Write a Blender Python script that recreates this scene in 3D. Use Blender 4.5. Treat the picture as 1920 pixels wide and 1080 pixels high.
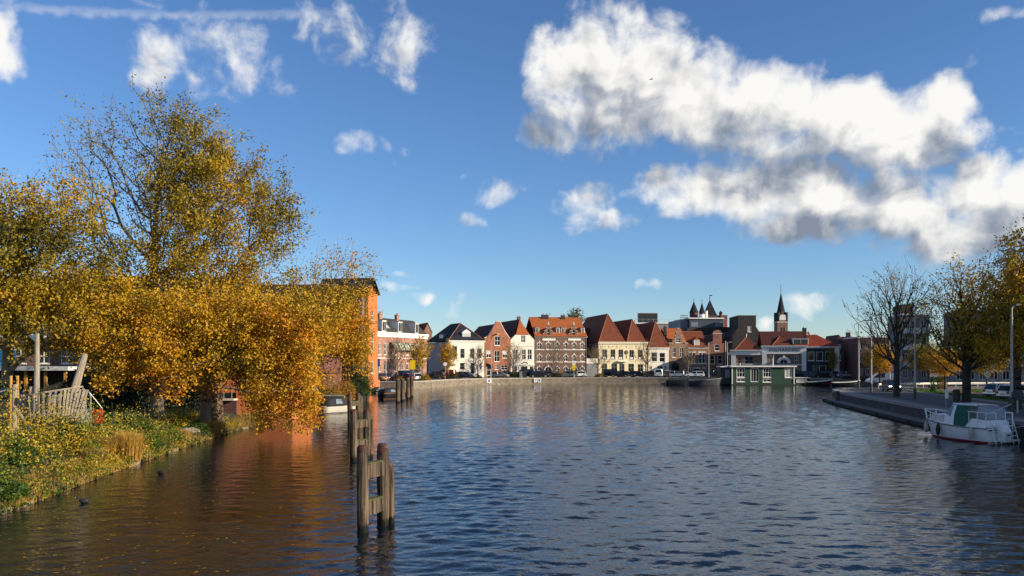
import bpy, bmesh, math, random
import numpy as np
from mathutils import Vector, Matrix
from mathutils.geometry import tessellate_polygon

for o in list(bpy.data.objects): bpy.data.objects.remove(o)
sc = bpy.context.scene
COL = sc.collection
R = math.radians
random.seed(7)

# ------------------------------------------------------------------ camera
F = 1500.0; CX = 960.0; HY = 680.0; CH = 5.0      # focal length, principal column, horizon row (photo pixels), eye height over the water
cam = bpy.data.cameras.new('camera'); camo = bpy.data.objects.new('camera', cam); COL.objects.link(camo)
camo.location = (0, 0, CH); camo.rotation_euler = (R(90), 0, 0)
cam.sensor_width = 36; cam.lens = F / 1920 * 36; cam.shift_y = (HY - 540) / 1920
cam.clip_start = 0.1; cam.clip_end = 12000
sc.camera = camo

# ------------------------------------------------------------------ sun and sky
SUN_AZ, SUN_EL = 110.0, 18.0                        # azimuth clockwise from the viewing direction
SKY_STRENGTH = 0.088; CLOUD_BASE = .44
sd = Vector((math.sin(R(SUN_AZ)) * math.cos(R(SUN_EL)), math.cos(R(SUN_AZ)) * math.cos(R(SUN_EL)), math.sin(R(SUN_EL))))
sun = bpy.data.lights.new('sun', 'SUN'); suno = bpy.data.objects.new('sun', sun); COL.objects.link(suno)
sun.energy = 5.0; sun.angle = R(0.5); sun.color = (1.0, 0.86, 0.66)
suno.rotation_euler = sd.to_track_quat('Z', 'Y').to_euler(); suno.location = (60, -30, 60)
sc.view_settings.view_transform = 'Standard'; sc.view_settings.look = 'None'
sc.view_settings.exposure = 0.55; sc.view_settings.gamma = 1.0; sc.view_settings.use_curve_mapping = False

world = bpy.data.worlds.new('World'); sc.world = world; world.use_nodes = True
world.cycles.sampling_method = 'MANUAL'; world.cycles.sample_map_resolution = 512
sc.cycles.max_bounces = 6; sc.cycles.diffuse_bounces = 3; sc.cycles.glossy_bounces = 3; sc.cycles.transmission_bounces = 4
WT = world.node_tree; WT.nodes.clear()
def N(t, kind, **kw):
    n = t.nodes.new(kind)
    for k, v in kw.items():
        if k == 'ins':
            for i, val in v.items():
                if isinstance(val, bpy.types.NodeSocket): t.links.new(val, n.inputs[i])
                else: n.inputs[i].default_value = val
        else: setattr(n, k, v)
    return n
def Mth(t, op, a, b=0.0, c=None, clamp=False):
    n = N(t, 'ShaderNodeMath', operation=op, use_clamp=clamp)
    for i, val in enumerate((a, b) if c is None else (a, b, c)):
        if isinstance(val, bpy.types.NodeSocket): t.links.new(val, n.inputs[i])
        else: n.inputs[i].default_value = val
    return n.outputs[0]
def VM(t, op, a, b=(0, 0, 0)):
    n = N(t, 'ShaderNodeVectorMath', operation=op)
    for i, val in enumerate((a, b)):
        if isinstance(val, bpy.types.NodeSocket): t.links.new(val, n.inputs[i])
        else: n.inputs[i].default_value = val
    return n

def azel(px, py):
    u = (px - CX) / F; v = (HY - py) / F
    a = math.atan(u)
    return math.degrees(a), math.degrees(math.atan(v * math.cos(a)))
# cumulus: (column, row, half width, half height, weight) as read off the photograph, turned into sky directions
CLOUDS = [(1100, 150, 105, 110, 1.0), (1200, 160, 130, 100, 1.0), (1080, 225, 90, 50, .75), (1300, 190, 120, 75, 1.0), (1400, 205, 140, 72, 1.0),
          (1520, 218, 130, 58, 1.0), (1640, 232, 130, 62, 1.0), (1755, 225, 75, 58, 1.0), (1690, 262, 150, 45, .9), (1480, 262, 170, 45, .8), (1835, 240, 26, 20, .55),
          (1270, 60, 50, 35, .42), (1310, 352, 110, 42, .85), (1430, 360, 130, 58, 1.0), (1560, 368, 150, 66, 1.0), (1690, 400, 170, 58, 1.0), (1560, 405, 180, 40, .8),
          (1850, 360, 130, 65, 1.0), (1920, 340, 90, 55, 1.0), (1790, 430, 180, 55, .9), (1240, 342, 45, 18, .7),
          (1085, 388, 60, 32, .55), (1150, 405, 60, 16, .38), (920, 352, 55, 20, .30), (868, 406, 30, 14, .26),
          (285, 115, 64, 38, .36), (340, 75, 110, 34, .30), (425, 110, 104, 54, .40), (400, 150, 62, 24, .34),
          (660, 35, 88, 40, .34), (725, 70, 62, 62, .34), (745, 125, 40, 32, .3), (5, 80, 55, 58, .85), (710, 280, 42, 22, .24),
          (768, 522, 18, 8, .4), (795, 568, 26, 12, .5), (760, 550, 30, 9, .35), (1210, 548, 26, 10, .42), (1505, 560, 48, 20, .55), (1425, 608, 24, 14, .4), (1040, 583, 20, 7, .35), (1905, 8, 60, 18, .45)]
BL = []
for px, py, rx, ry, w in CLOUDS:
    a, e = azel(px, py)
    BL.append((a, e, rx / F * 57.3 * math.cos(R(a)) ** 2, ry / F * 57.3 * math.cos(R(a)), w))
def pack(e):
    """three puffs at a time through vector maths: 1 - |(p - c) / r|^2, the largest wins"""
    return [e[i:i + 3] + [e[0]] * (3 - len(e[i:i + 3])) for i in range(0, len(e), 3)]
def blob_group():
    g = bpy.data.node_groups.new('cloud_puffs', 'ShaderNodeTree')
    g.interface.new_socket('P', in_out='INPUT', socket_type='NodeSocketVector'); g.interface.new_socket('B', in_out='OUTPUT', socket_type='NodeSocketFloat')
    gi = g.nodes.new('NodeGroupInput'); go = g.nodes.new('NodeGroupOutput')
    s = N(g, 'ShaderNodeSeparateXYZ', ins={0: gi.outputs[0]})
    ax = N(g, 'ShaderNodeCombineXYZ', ins={0: s.outputs[0], 1: s.outputs[0], 2: s.outputs[0]}).outputs[0]
    ey = N(g, 'ShaderNodeCombineXYZ', ins={0: s.outputs[1], 1: s.outputs[1], 2: s.outputs[1]}).outputs[0]
    def vma(a, b, c):
        n = N(g, 'ShaderNodeVectorMath', operation='MULTIPLY_ADD')
        for i, val in enumerate((a, b, c)):
            if isinstance(val, bpy.types.NodeSocket): g.links.new(val, n.inputs[i])
            else: n.inputs[i].default_value = val
        return n.outputs[0]
    acc = None
    for tri in pack(BL):
        q = vma(ax, [1 / b[2] for b in tri], [-b[0] / b[2] for b in tri]); r_ = vma(ey, [1 / b[3] for b in tri], [-b[1] / b[3] for b in tri])
        d = vma(q, q, VM(g, 'MULTIPLY', r_, r_).outputs[0])
        f = vma(d, [-b[4] * .62 for b in tri], [b[4] for b in tri])
        acc = f if acc is None else VM(g, 'MAXIMUM', acc, f).outputs[0]
    s2 = N(g, 'ShaderNodeSeparateXYZ', ins={0: acc})
    m = Mth(g, 'SMOOTH_MAX', Mth(g, 'SMOOTH_MAX', s2.outputs[0], s2.outputs[1], .12), s2.outputs[2], .12)
    g.links.new(Mth(g, 'MAXIMUM', m, -1.0), go.inputs[0]); return g
BG = blob_group()
tc = N(WT, 'ShaderNodeTexCoord')
sx = N(WT, 'ShaderNodeSeparateXYZ', ins={0: tc.outputs['Generated']})
X, Y, Z = sx.outputs
az0 = Mth(WT, 'MULTIPLY', Mth(WT, 'ARCTAN2', X, Y), 57.29578)
az = Mth(WT, 'ADD', az0, Mth(WT, 'MULTIPLY', Mth(WT, 'LESS_THAN', az0, -48.0), 360.0))
el = Mth(WT, 'MULTIPLY', Mth(WT, 'ARCTAN2', Z, Mth(WT, 'SQRT', Mth(WT, 'ADD', Mth(WT, 'MULTIPLY', X, X), Mth(WT, 'MULTIPLY', Y, Y)))), 57.29578)
PP = N(WT, 'ShaderNodeCombineXYZ', ins={0: az, 1: el, 2: 0.0}).outputs[0]
def sstep(x, lo, hi, a=0.0, b=1.0):
    n = N(WT, 'ShaderNodeMapRange', interpolation_type='SMOOTHSTEP', ins={0: x, 1: lo, 2: hi, 3: a, 4: b}); return n.outputs[0]
w1 = N(WT, 'ShaderNodeTexNoise', noise_dimensions='2D', ins={'Vector': PP, 'Scale': .20, 'Detail': 3.0, 'Roughness': .55})
wv = VM(WT, 'MULTIPLY', VM(WT, 'SUBTRACT', w1.outputs['Color'], (.5, .5, .5)).outputs[0], (4.5, 3.0, 0)).outputs[0]
PW = VM(WT, 'ADD', PP, wv).outputs[0]
# away from the framed clouds the same broken cumulus goes on round the sky
wide = N(WT, 'ShaderNodeTexNoise', noise_dimensions='2D', ins={'Vector': VM(WT, 'MULTIPLY', PW, (1, 2.1, 0)).outputs[0], 'Scale': .045, 'Detail': 1.0})
wide = Mth(WT, 'SUBTRACT', Mth(WT, 'MULTIPLY', Mth(WT, 'SUBTRACT', wide.outputs[0], .56), 6.0), Mth(WT, 'SUBTRACT', 1.2, sstep(Mth(WT, 'ABSOLUTE', az), 36.0, 46.0, 0.0, 1.2)))
def puffs(off):
    n = N(WT, 'ShaderNodeGroup', node_tree=BG); WT.links.new(VM(WT, 'ADD', PW, off).outputs[0], n.inputs[0]); return n.outputs[0]
def billow(off):
    p = VM(WT, 'ADD', PP, off).outputs[0]
    n1 = N(WT, 'ShaderNodeTexNoise', noise_dimensions='2D', ins={'Vector': p, 'Scale': .36, 'Detail': 7.0, 'Roughness': .56, 'Distortion': .2})
    return n1.outputs['Fac']
b0 = Mth(WT, 'MAXIMUM', puffs((0, 0, 0)), wide); b2 = Mth(WT, 'MAXIMUM', puffs((1.0, 2.6, 0)), wide)
n0 = billow((0, 0, 0)); n1_ = billow((.5, .5, 0))
soft = lambda off: N(WT, 'ShaderNodeTexNoise', noise_dimensions='2D', ins={'Vector': VM(WT, 'ADD', PP, off).outputs[0], 'Scale': .30, 'Detail': 2.0, 'Roughness': .5}).outputs['Fac']
big = Mth(WT, 'SUBTRACT', soft((0, 0, 0)), soft((1.5, 1.3, 0)))
D0 = Mth(WT, 'ADD', b0, Mth(WT, 'MULTIPLY_ADD', n0, 1.7, -.85))
alpha = sstep(D0, .0, .80)
lit = Mth(WT, 'SUBTRACT', n0, n1_)                          # the billow thins out towards the sun: lit
under = Mth(WT, 'SUBTRACT', b0, b2)                         # cloud overhead: the grey underside
light = Mth(WT, 'ADD', Mth(WT, 'MULTIPLY_ADD', lit, 1.5, CLOUD_BASE), Mth(WT, 'MULTIPLY_ADD', under, .80, Mth(WT, 'MULTIPLY', big, 1.25)))
light = Mth(WT, 'ADD', light, sstep(D0, .2, .9, .30, 0.0), clamp=True)
ramp = N(WT, 'ShaderNodeValToRGB', ins={0: light})
cr = ramp.color_ramp; cr.elements[0].position = .0; cr.elements[0].color = (.24, .28, .35, 1); cr.elements[1].position = 1.0; cr.elements[1].color = (1.0, .985, .95, 1)
e_ = cr.elements.new(.36); e_.color = (.47, .50, .55, 1); e_ = cr.elements.new(.68); e_.color = (.80, .79, .77, 1)
cc = VM(WT, 'SCALE', ramp.outputs[0]); cc.inputs['Scale'].default_value = .68 / SKY_STRENGTH
# a thin contrail across the upper left
a1, e1 = azel(0, 12); a2, e2 = azel(640, 22)
sky = N(WT, 'ShaderNodeTexSky', sky_type='NISHITA', sun_disc=False, sun_elevation=R(SUN_EL), sun_rotation=R(SUN_AZ), altitude=0.0, air_density=1.0, dust_density=0.0, ozone_density=3.5)
hs = N(WT, 'ShaderNodeHueSaturation', ins={'Saturation': 1.04, 'Value': 1.0, 'Color': VM(WT, 'MULTIPLY', sky.outputs[0], (.90, 1.0, 1.18)).outputs[0]})
cn = N(WT, 'ShaderNodeTexNoise', noise_dimensions='2D', ins={'Vector': PP, 'Scale': 1.2, 'Detail': 5.0})
ce = Mth(WT, 'SUBTRACT', el, Mth(WT, 'MULTIPLY_ADD', az, (e2 - e1) / (a2 - a1), e1 - a1 * (e2 - e1) / (a2 - a1)))
ce = Mth(WT, 'ADD', ce, Mth(WT, 'MULTIPLY_ADD', cn.outputs[0], .5, -.25))
trail = Mth(WT, 'MULTIPLY', Mth(WT, 'SUBTRACT', 1.0, sstep(Mth(WT, 'ABSOLUTE', ce), .02, .42)), Mth(WT, 'MULTIPLY', cn.outputs[0], .42))
trail = Mth(WT, 'MULTIPLY', trail, sstep(Mth(WT, 'MULTIPLY', az, -1.0), 10.0, 16.0))
al = Mth(WT, 'MAXIMUM', Mth(WT, 'MULTIPLY', alpha, .96), trail)
mx = N(WT, 'ShaderNodeMix', data_type='RGBA', ins={0: al, 6: hs.outputs[0], 7: cc.outputs[0]})
bg = N(WT, 'ShaderNodeBackground', ins={0: mx.outputs[2], 1: SKY_STRENGTH})
wo = N(WT, 'ShaderNodeOutputWorld', ins={0: bg.outputs[0]})

# ------------------------------------------------------------------ helpers
def G(px, d, z=0.0): return Vector(((px - CX) / F * d, d, z))
def ZZ(py, d): return CH - (py - HY) / F * d
class MB:
    def __init__(s): s.v = []; s.f = []
    def add(s, vs, fs):
        o = len(s.v); s.v += [tuple(p) for p in vs]; s.f += [tuple(i + o for i in f) for f in fs]; return s
    def box(s, x0, x1, y0, y1, z0, z1):
        return s.add([(x0, y0, z0), (x1, y0, z0), (x1, y1, z0), (x0, y1, z0), (x0, y0, z1), (x1, y0, z1), (x1, y1, z1), (x0, y1, z1)],
                     [(0, 3, 2, 1), (4, 5, 6, 7), (0, 1, 5, 4), (1, 2, 6, 5), (2, 3, 7, 6), (3, 0, 4, 7)])
    def prism(s, pts, off):
        """polygon pts (3-D, planar) pushed by vector off"""
        n = len(pts); off = Vector(off); a = [Vector(p) for p in pts]; b = [p + off for p in a]
        return s.add(a + b, [tuple(range(n))[::-1], tuple(range(n, 2 * n))] + [(i, (i + 1) % n, n + (i + 1) % n, n + i) for i in range(n)])
    def loft(s, rings, cap=True, close=True):
        n = len(rings[0]); o = [p for r in rings for p in r]; fs = []
        for k in range(len(rings) - 1):
            for i in range(n if close else n - 1):
                j = (i + 1) % n; fs.append((k * n + i, k * n + j, (k + 1) * n + j, (k + 1) * n + i))
        if cap: fs += [tuple(range(n))[::-1], tuple(range((len(rings) - 1) * n, len(rings) * n))]
        return s.add(o, fs)
    def tube(s, path, r, n=6):
        path = [Vector(p) for p in path]; rs = r if isinstance(r, (list, tuple)) else [r] * len(path); rings = []
        for k, p in enumerate(path):
            t = (path[min(k + 1, len(path) - 1)] - path[max(k - 1, 0)]).normalized()
            a = t.cross(Vector((0, 0, 1)) if abs(t.z) < .95 else Vector((1, 0, 0))).normalized(); b = t.cross(a)
            rings.append([p + (a * math.cos(2 * math.pi * i / n) + b * math.sin(2 * math.pi * i / n)) * rs[k] for i in range(n)])
        return s.loft(rings)
    def build(s, name, m, parent=None, smooth=False, bevel=0):
        me = bpy.data.meshes.new(name); me.from_pydata(s.v, [], s.f); me.update()
        bm = bmesh.new(); bm.from_mesh(me); bmesh.ops.recalc_face_normals(bm, faces=bm.faces)
        if bevel: bmesh.ops.bevel(bm, geom=[e for e in bm.edges if e.calc_face_angle(0) > .6], offset=bevel, segments=1, affect='EDGES')
        bm.to_mesh(me); bm.free()
        if smooth: me.shade_smooth()
        return mesh_obj(name, me, m, parent)
def mesh_obj(name, me, m, parent=None):
    if m is not None: me.materials.append(m)
    o = bpy.data.objects.new(name, me); COL.objects.link(o)
    if parent is not None: o.parent = parent
    return o
def tag(o, label, cat, group=None, kind=None):
    o['label'] = label; o['category'] = cat
    if group: o['group'] = group
    if kind: o['kind'] = kind
    return o
def struct(o): o['kind'] = 'structure'; return o
def stuff(o, label=None, cat=None):
    o['kind'] = 'stuff'
    if label: o['label'] = label
    if cat: o['category'] = cat
    return o
def thing(name, label, cat, loc=(0, 0, 0), rz=0.0, group=None):
    o = bpy.data.objects.new(name, None); COL.objects.link(o); o.location = loc; o.rotation_euler = (0, 0, rz); o.empty_display_size = .2
    return tag(o, label, cat, group)
def copy_tree(o, parent=None):
    c = o.copy(); COL.objects.link(c); c.parent = parent
    for ch in list(o.children): copy_tree(ch, c)
    return c

# ------------------------------------------------------------------ materials
MATS = {}
def mat(name, col, rough=.75, var=.18, scale=2.5, bump=0.0, bscale=20.0, metal=0.0, stretch=(1, 1, 1), spec=.4, col2=None, coat=0.0):
    if name in MATS: return MATS[name]
    m = bpy.data.materials.new(name); m.use_nodes = True; t = m.node_tree; b = t.nodes['Principled BSDF']
    tcn = N(t, 'ShaderNodeTexCoord'); mp = N(t, 'ShaderNodeMapping', ins={0: tcn.outputs['Object'], 3: stretch})
    nz = N(t, 'ShaderNodeTexNoise', ins={'Vector': mp.outputs[0], 'Scale': scale, 'Detail': 5.0, 'Roughness': .6})
    rp = N(t, 'ShaderNodeValToRGB', ins={0: nz.outputs[0]})
    c2 = col2 or tuple(min(1, c * (1 + var)) for c in col); c1 = tuple(c * (1 - var) for c in col) if col2 is None else col
    rp.color_ramp.elements[0].position = .3; rp.color_ramp.elements[0].color = (*c1, 1); rp.color_ramp.elements[1].position = .7; rp.color_ramp.elements[1].color = (*c2, 1)
    t.links.new(rp.outputs[0], b.inputs['Base Color'])
    b.inputs['Roughness'].default_value = rough; b.inputs['Metallic'].default_value = metal; b.inputs['Specular IOR Level'].default_value = spec
    b.inputs['Coat Weight'].default_value = coat
    if bump:
        n2 = N(t, 'ShaderNodeTexNoise', ins={'Vector': mp.outputs[0], 'Scale': bscale, 'Detail': 4.0})
        bp = N(t, 'ShaderNodeBump', ins={'Strength': bump, 'Distance': .05, 'Height': n2.outputs[0]}); t.links.new(bp.outputs[0], b.inputs['Normal'])
    MATS[name] = m; return m
def mat_brick(name, col, mortar=None, var=.25, w=.44, h=.13):
    """brickwork on upright walls (local x along the wall, z up), drawn at double brick size so that it still reads far off"""
    if name in MATS: return MATS[name]
    m = bpy.data.materials.new(name); m.use_nodes = True; t = m.node_tree; b = t.nodes['Principled BSDF']
    tcn = N(t, 'ShaderNodeTexCoord'); s = N(t, 'ShaderNodeSeparateXYZ', ins={0: tcn.outputs['Object']})
    cb = N(t, 'ShaderNodeCombineXYZ', ins={0: Mth(t, 'ADD', s.outputs[0], s.outputs[1]), 1: s.outputs[2], 2: 0.0})
    c1 = tuple(c * (1 - var) for c in col); c2 = tuple(c * (1 + var) for c in col); mo = mortar or tuple(.55 * c + .13 for c in col)
    br = N(t, 'ShaderNodeTexBrick', ins={'Vector': cb.outputs[0], 'Color1': (*c1, 1), 'Color2': (*c2, 1), 'Mortar': (*mo, 1), 'Scale': 1.0, 'Mortar Size': .012, 'Brick Width': w, 'Row Height': h})
    nz = N(t, 'ShaderNodeTexNoise', ins={'Vector': tcn.outputs['Object'], 'Scale': .7, 'Detail': 6.0, 'Roughness': .65})
    mr = N(t, 'ShaderNodeMapRange', ins={0: nz.outputs[0], 1: .3, 2: .7, 3: .72, 4: 1.2})
    sc_ = VM(t, 'SCALE', br.outputs[0]); t.links.new(mr.outputs[0], sc_.inputs['Scale'])
    t.links.new(sc_.outputs[0], b.inputs['Base Color']); b.inputs['Roughness'].default_value = .85; b.inputs['Specular IOR Level'].default_value = .25
    MATS[name] = m; return m
def mat_tile(name, col, var=.28):
    """clay pan tiles: ribs down the slope in local x, courses in z"""
    if name in MATS: return MATS[name]
    m = bpy.data.materials.new(name); m.use_nodes = True; t = m.node_tree; b = t.nodes['Principled BSDF']
    tcn = N(t, 'ShaderNodeTexCoord')
    nz = N(t, 'ShaderNodeTexNoise', ins={'Vector': tcn.outputs['Object'], 'Scale': 1.1, 'Detail': 7.0, 'Roughness': .7})
    n2 = N(t, 'ShaderNodeTexNoise', ins={'Vector': tcn.outputs['Object'], 'Scale': 4.5, 'Detail': 2.0})
    rp = N(t, 'ShaderNodeValToRGB', ins={0: Mth(t, 'MULTIPLY_ADD', n2.outputs[0], .5, Mth(t, 'MULTIPLY', nz.outputs[0], .5))})
    rp.color_ramp.elements[0].position = .36; rp.color_ramp.elements[0].color = (*[c * (1 - var) for c in col], 1)
    rp.color_ramp.elements[1].position = .64; rp.color_ramp.elements[1].color = (*[c * (1 + var) for c in col], 1)
    wv = N(t, 'ShaderNodeTexWave', wave_type='BANDS', bands_direction='Z', ins={'Vector': tcn.outputs['Object'], 'Scale': 1.15, 'Distortion': .4})
    mixc = N(t, 'ShaderNodeMix', data_type='RGBA', blend_type='MULTIPLY', ins={0: .22, 6: rp.outputs[0], 7: wv.outputs[0]})
    t.links.new(mixc.outputs[2], b.inputs['Base Color']); b.inputs['Roughness'].default_value = .8; b.inputs['Specular IOR Level'].default_value = .2
    bp = N(t, 'ShaderNodeBump', ins={'Strength': .5, 'Distance': .04, 'Height': wv.outputs[0]}); t.links.new(bp.outputs[0], b.inputs['Normal'])
    MATS[name] = m; return m
def mat_glass(name, col=(.012, .016, .02), rough=.06):
    if name in MATS: return MATS[name]
    m = mat(name, col, rough, .35, .35, spec=.55); return m
def mat_leaf(name, stops, trans=.3):
    if name in MATS: return MATS[name]
    m = bpy.data.materials.new(name); m.use_nodes = True; t = m.node_tree; t.nodes.clear()
    at = N(t, 'ShaderNodeAttribute', attribute_name='tint')
    rp = N(t, 'ShaderNodeValToRGB', ins={0: at.outputs['Fac']}); cr = rp.color_ramp
    cr.elements[0].position = stops[0][0]; cr.elements[0].color = (*stops[0][1], 1); cr.elements[1].position = stops[-1][0]; cr.elements[1].color = (*stops[-1][1], 1)
    for p, c in stops[1:-1]: e = cr.elements.new(p); e.color = (*c, 1)
    d = N(t, 'ShaderNodeBsdfPrincipled', ins={'Base Color': rp.outputs[0], 'Roughness': .5, 'Specular IOR Level': .3})
    tr = N(t, 'ShaderNodeBsdfTranslucent', ins={0: rp.outputs[0]})
    mxs = N(t, 'ShaderNodeMixShader', ins={0: trans, 1: d.outputs[0], 2: tr.outputs[0]}); N(t, 'ShaderNodeOutputMaterial', ins={0: mxs.outputs[0]})
    MATS[name] = m; return m
def mat_water():
    m = bpy.data.materials.new('water'); m.use_nodes = True; t = m.node_tree; b = t.nodes['Principled BSDF']
    tcn = N(t, 'ShaderNodeTexCoord')
    mp = N(t, 'ShaderNodeMapping', ins={0: tcn.outputs['Object'], 2: (0, 0, R(10)), 3: (.8, 1.2, 1)})
    n2 = N(t, 'ShaderNodeTexNoise', noise_dimensions='2D', ins={'Vector': mp.outputs[0], 'Scale': 5.5, 'Detail': 2.0, 'Roughness': .55})      # the finest ripples only; the waves are geometry
    h = Mth(t, 'MULTIPLY', n2.outputs[0], .012)
    bp = N(t, 'ShaderNodeBump', ins={'Strength': 1.0, 'Distance': 1.0, 'Height': h})
    t.links.new(bp.outputs[0], b.inputs['Normal'])
    b.inputs['Base Color'].default_value = (.005, .010, .017, 1); b.inputs['Roughness'].default_value = .035; b.inputs['IOR'].default_value = 1.333; b.inputs['Specular IOR Level'].default_value = .68
    return m

WHITE = mat('white_paint', (.78, .76, .70), .5, .08, 1.5)
OFFW = mat('off_white_paint', (.62, .62, .60), .5, .1, 1.5)
GLASS = mat_glass('window_glass'); GLASS2 = mat_glass('curtained_glass', (.10, .10, .095), .12); GLASSB = mat_glass('pale_blind_glass', (.45, .45, .42), .2)
DARKMETAL = mat('dark_metal', (.03, .032, .035), .5, .2); GALV = mat('galvanised_steel', (.38, .39, .38), .45, .2, 6, metal=.5)
BLACK = mat('black_rubber', (.012, .012, .013), .6, .2)

# ------------------------------------------------------------------ the setting: water, banks, quays, roads
def sheet(name, pts, z, m, hide=None):
    tri = tessellate_polygon([[Vector((p[0], p[1], 0)) for p in pts]])
    me = bpy.data.meshes.new(name); me.from_pydata([(p[0], p[1], z) for p in pts], [], [tuple(t) for t in tri]); me.update()
    bm = bmesh.new(); bm.from_mesh(me); bmesh.ops.recalc_face_normals(bm, faces=bm.faces)
    if sum(f.normal.z for f in bm.faces) < 0: bmesh.ops.reverse_faces(bm, faces=bm.faces)
    bm.to_mesh(me); bm.free()
    return struct(mesh_obj(name, me, m))
def curtain(name, line, z0, z1, m, thick=.0, parent=None):
    mb = MB(); v = []; f = []
    for i, p in enumerate(line): v += [(p[0], p[1], z0), (p[0], p[1], z1)]
    for i in range(len(line) - 1): f.append((2 * i, 2 * i + 2, 2 * i + 3, 2 * i + 1))
    return mb.add(v, f).build(name, m, parent)
def smooth_line(pts, n=6):
    out = []; P_ = [Vector((*p, 0)) for p in pts]; P_ = [P_[0]] + P_ + [P_[-1]]
    for i in range(1, len(P_) - 2):
        for k in range(n):
            t = k / n; a, b, c, d = P_[i - 1:i + 3]
            q = .5 * ((2 * b) + (c - a) * t + (2 * a - 5 * b + 4 * c - d) * t * t + (3 * b - 3 * c + d - a) * t ** 3); out.append((q.x, q.y))
    out.append(tuple(pts[-1])); return out
def offset_line(line, o):
    out = []
    for i, p in enumerate(line):
        a = Vector((*line[max(0, i - 1)], 0)); b = Vector((*line[min(len(line) - 1, i + 1)], 0)); t = (b - a).normalized(); out.append((p[0] - t.y * o, p[1] + t.x * o))
    return out

wm = mat_water()
def wave_field(x, y, dy):
    """sum of short wind waves; slopes of about 0.1, calmer in the lee of the left bank and the piles, stronger in gusts"""
    r = np.random.RandomState(12); n = 54; z = np.zeros_like(x)
    gust = 1 + .28 * (np.sin(x * .11 + 1.3 * np.sin(y * .05)) + np.sin(y * .083 + x * .047 + 2.0) + np.sin(y * .21 - x * .1)) / 1.7
    t = np.clip((x + .14 * y + 7.0) / 9.0, 0, 1); lee = WAVE_LEE + (1 - WAVE_LEE) * t * t * (3 - 2 * t)
    for k in range(n):
        lam = math.exp(r.uniform(math.log(.27), math.log(1.45))); th = R(-80) + r.normal() * R(27); kk = 2 * math.pi / lam
        a = WAVE_SLOPE * math.sqrt(2 / n) * lam / (2 * math.pi); fade = np.clip((lam / (2.4 * dy)) - .3, 0, 1)
        ph = kk * (x * math.cos(th) + y * math.sin(th)) + r.uniform(0, 6.28)
        z += a * fade * np.sin(ph + .5 * np.sin(ph * .5 + k))
    return z * gust * lee
WAVE_SLOPE = .115; WAVE_LEE = .38
def water_grid(x0, x1, dx, y0, y1, dmin, grow_):
    ys = [y0]
    while ys[-1] < y1: ys.append(ys[-1] + max(dmin, ys[-1] * grow_))
    xs = np.arange(x0, x1, dx); ys = np.array(ys); XX, YY = np.meshgrid(xs, ys); DY = np.maximum(np.repeat(np.gradient(ys)[:, None], len(xs), 1), dx)
    nx, ny = len(xs), len(ys); k = (np.arange(ny - 1)[:, None] * nx + np.arange(nx - 1)[None]).ravel()
    return np.stack([XX, YY, wave_field(XX, YY, DY)], -1).reshape(-1, 3), np.stack([k, k + 1, k + nx + 1, k + nx], 1)
V1, Q1 = water_grid(-20.5, 33, .10, 9, 47.9, .075, .0031); V2, Q2 = water_grid(-31, 62, .2, 47.9, 192, .2, .0045)
me = bpy.data.meshes.new('water'); V = np.vstack([V1, V2]); o4 = len(V); Q = np.vstack([Q1, Q2 + len(V1)])
V = np.vstack([V, [(-3000, -400, -.12), (3000, -400, -.12), (3000, 4000, -.12), (-3000, 4000, -.12)]]); Q = np.vstack([Q, [[o4, o4 + 1, o4 + 2, o4 + 3]]])
me.vertices.add(len(V)); me.vertices.foreach_set('co', V.astype(np.float32).ravel()); me.loops.add(len(Q) * 4); me.loops.foreach_set('vertex_index', Q.astype(np.int32).ravel())
me.polygons.add(len(Q)); me.polygons.foreach_set('loop_start', np.arange(len(Q), dtype=np.int32) * 4); me.polygons.foreach_set('loop_total', np.full(len(Q), 4, np.int32)); me.update(); me.validate(); me.shade_smooth()
struct(mesh_obj('water', me, wm))
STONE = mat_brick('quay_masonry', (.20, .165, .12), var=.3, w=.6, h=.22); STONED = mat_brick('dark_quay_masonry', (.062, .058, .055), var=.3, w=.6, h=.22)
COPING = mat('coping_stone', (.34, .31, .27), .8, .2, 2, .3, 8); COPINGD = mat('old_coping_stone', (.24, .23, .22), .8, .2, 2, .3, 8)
PAVE = mat('brick_paving', (.15, .13, .12), .9, .25, 3, .3, 12); ASPH = mat('asphalt', (.055, .055, .057), .85, .2, 6, .3, 30)
GRASS = mat('lawn', (.045, .075, .018), .9, .4, 1.2, .6, 30); EARTH = mat('bank_earth', (.07, .055, .03), .95, .4, 1.5, .6, 10)
QZ = 1.5; LZ = 0.9; RZ = 1.3
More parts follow.
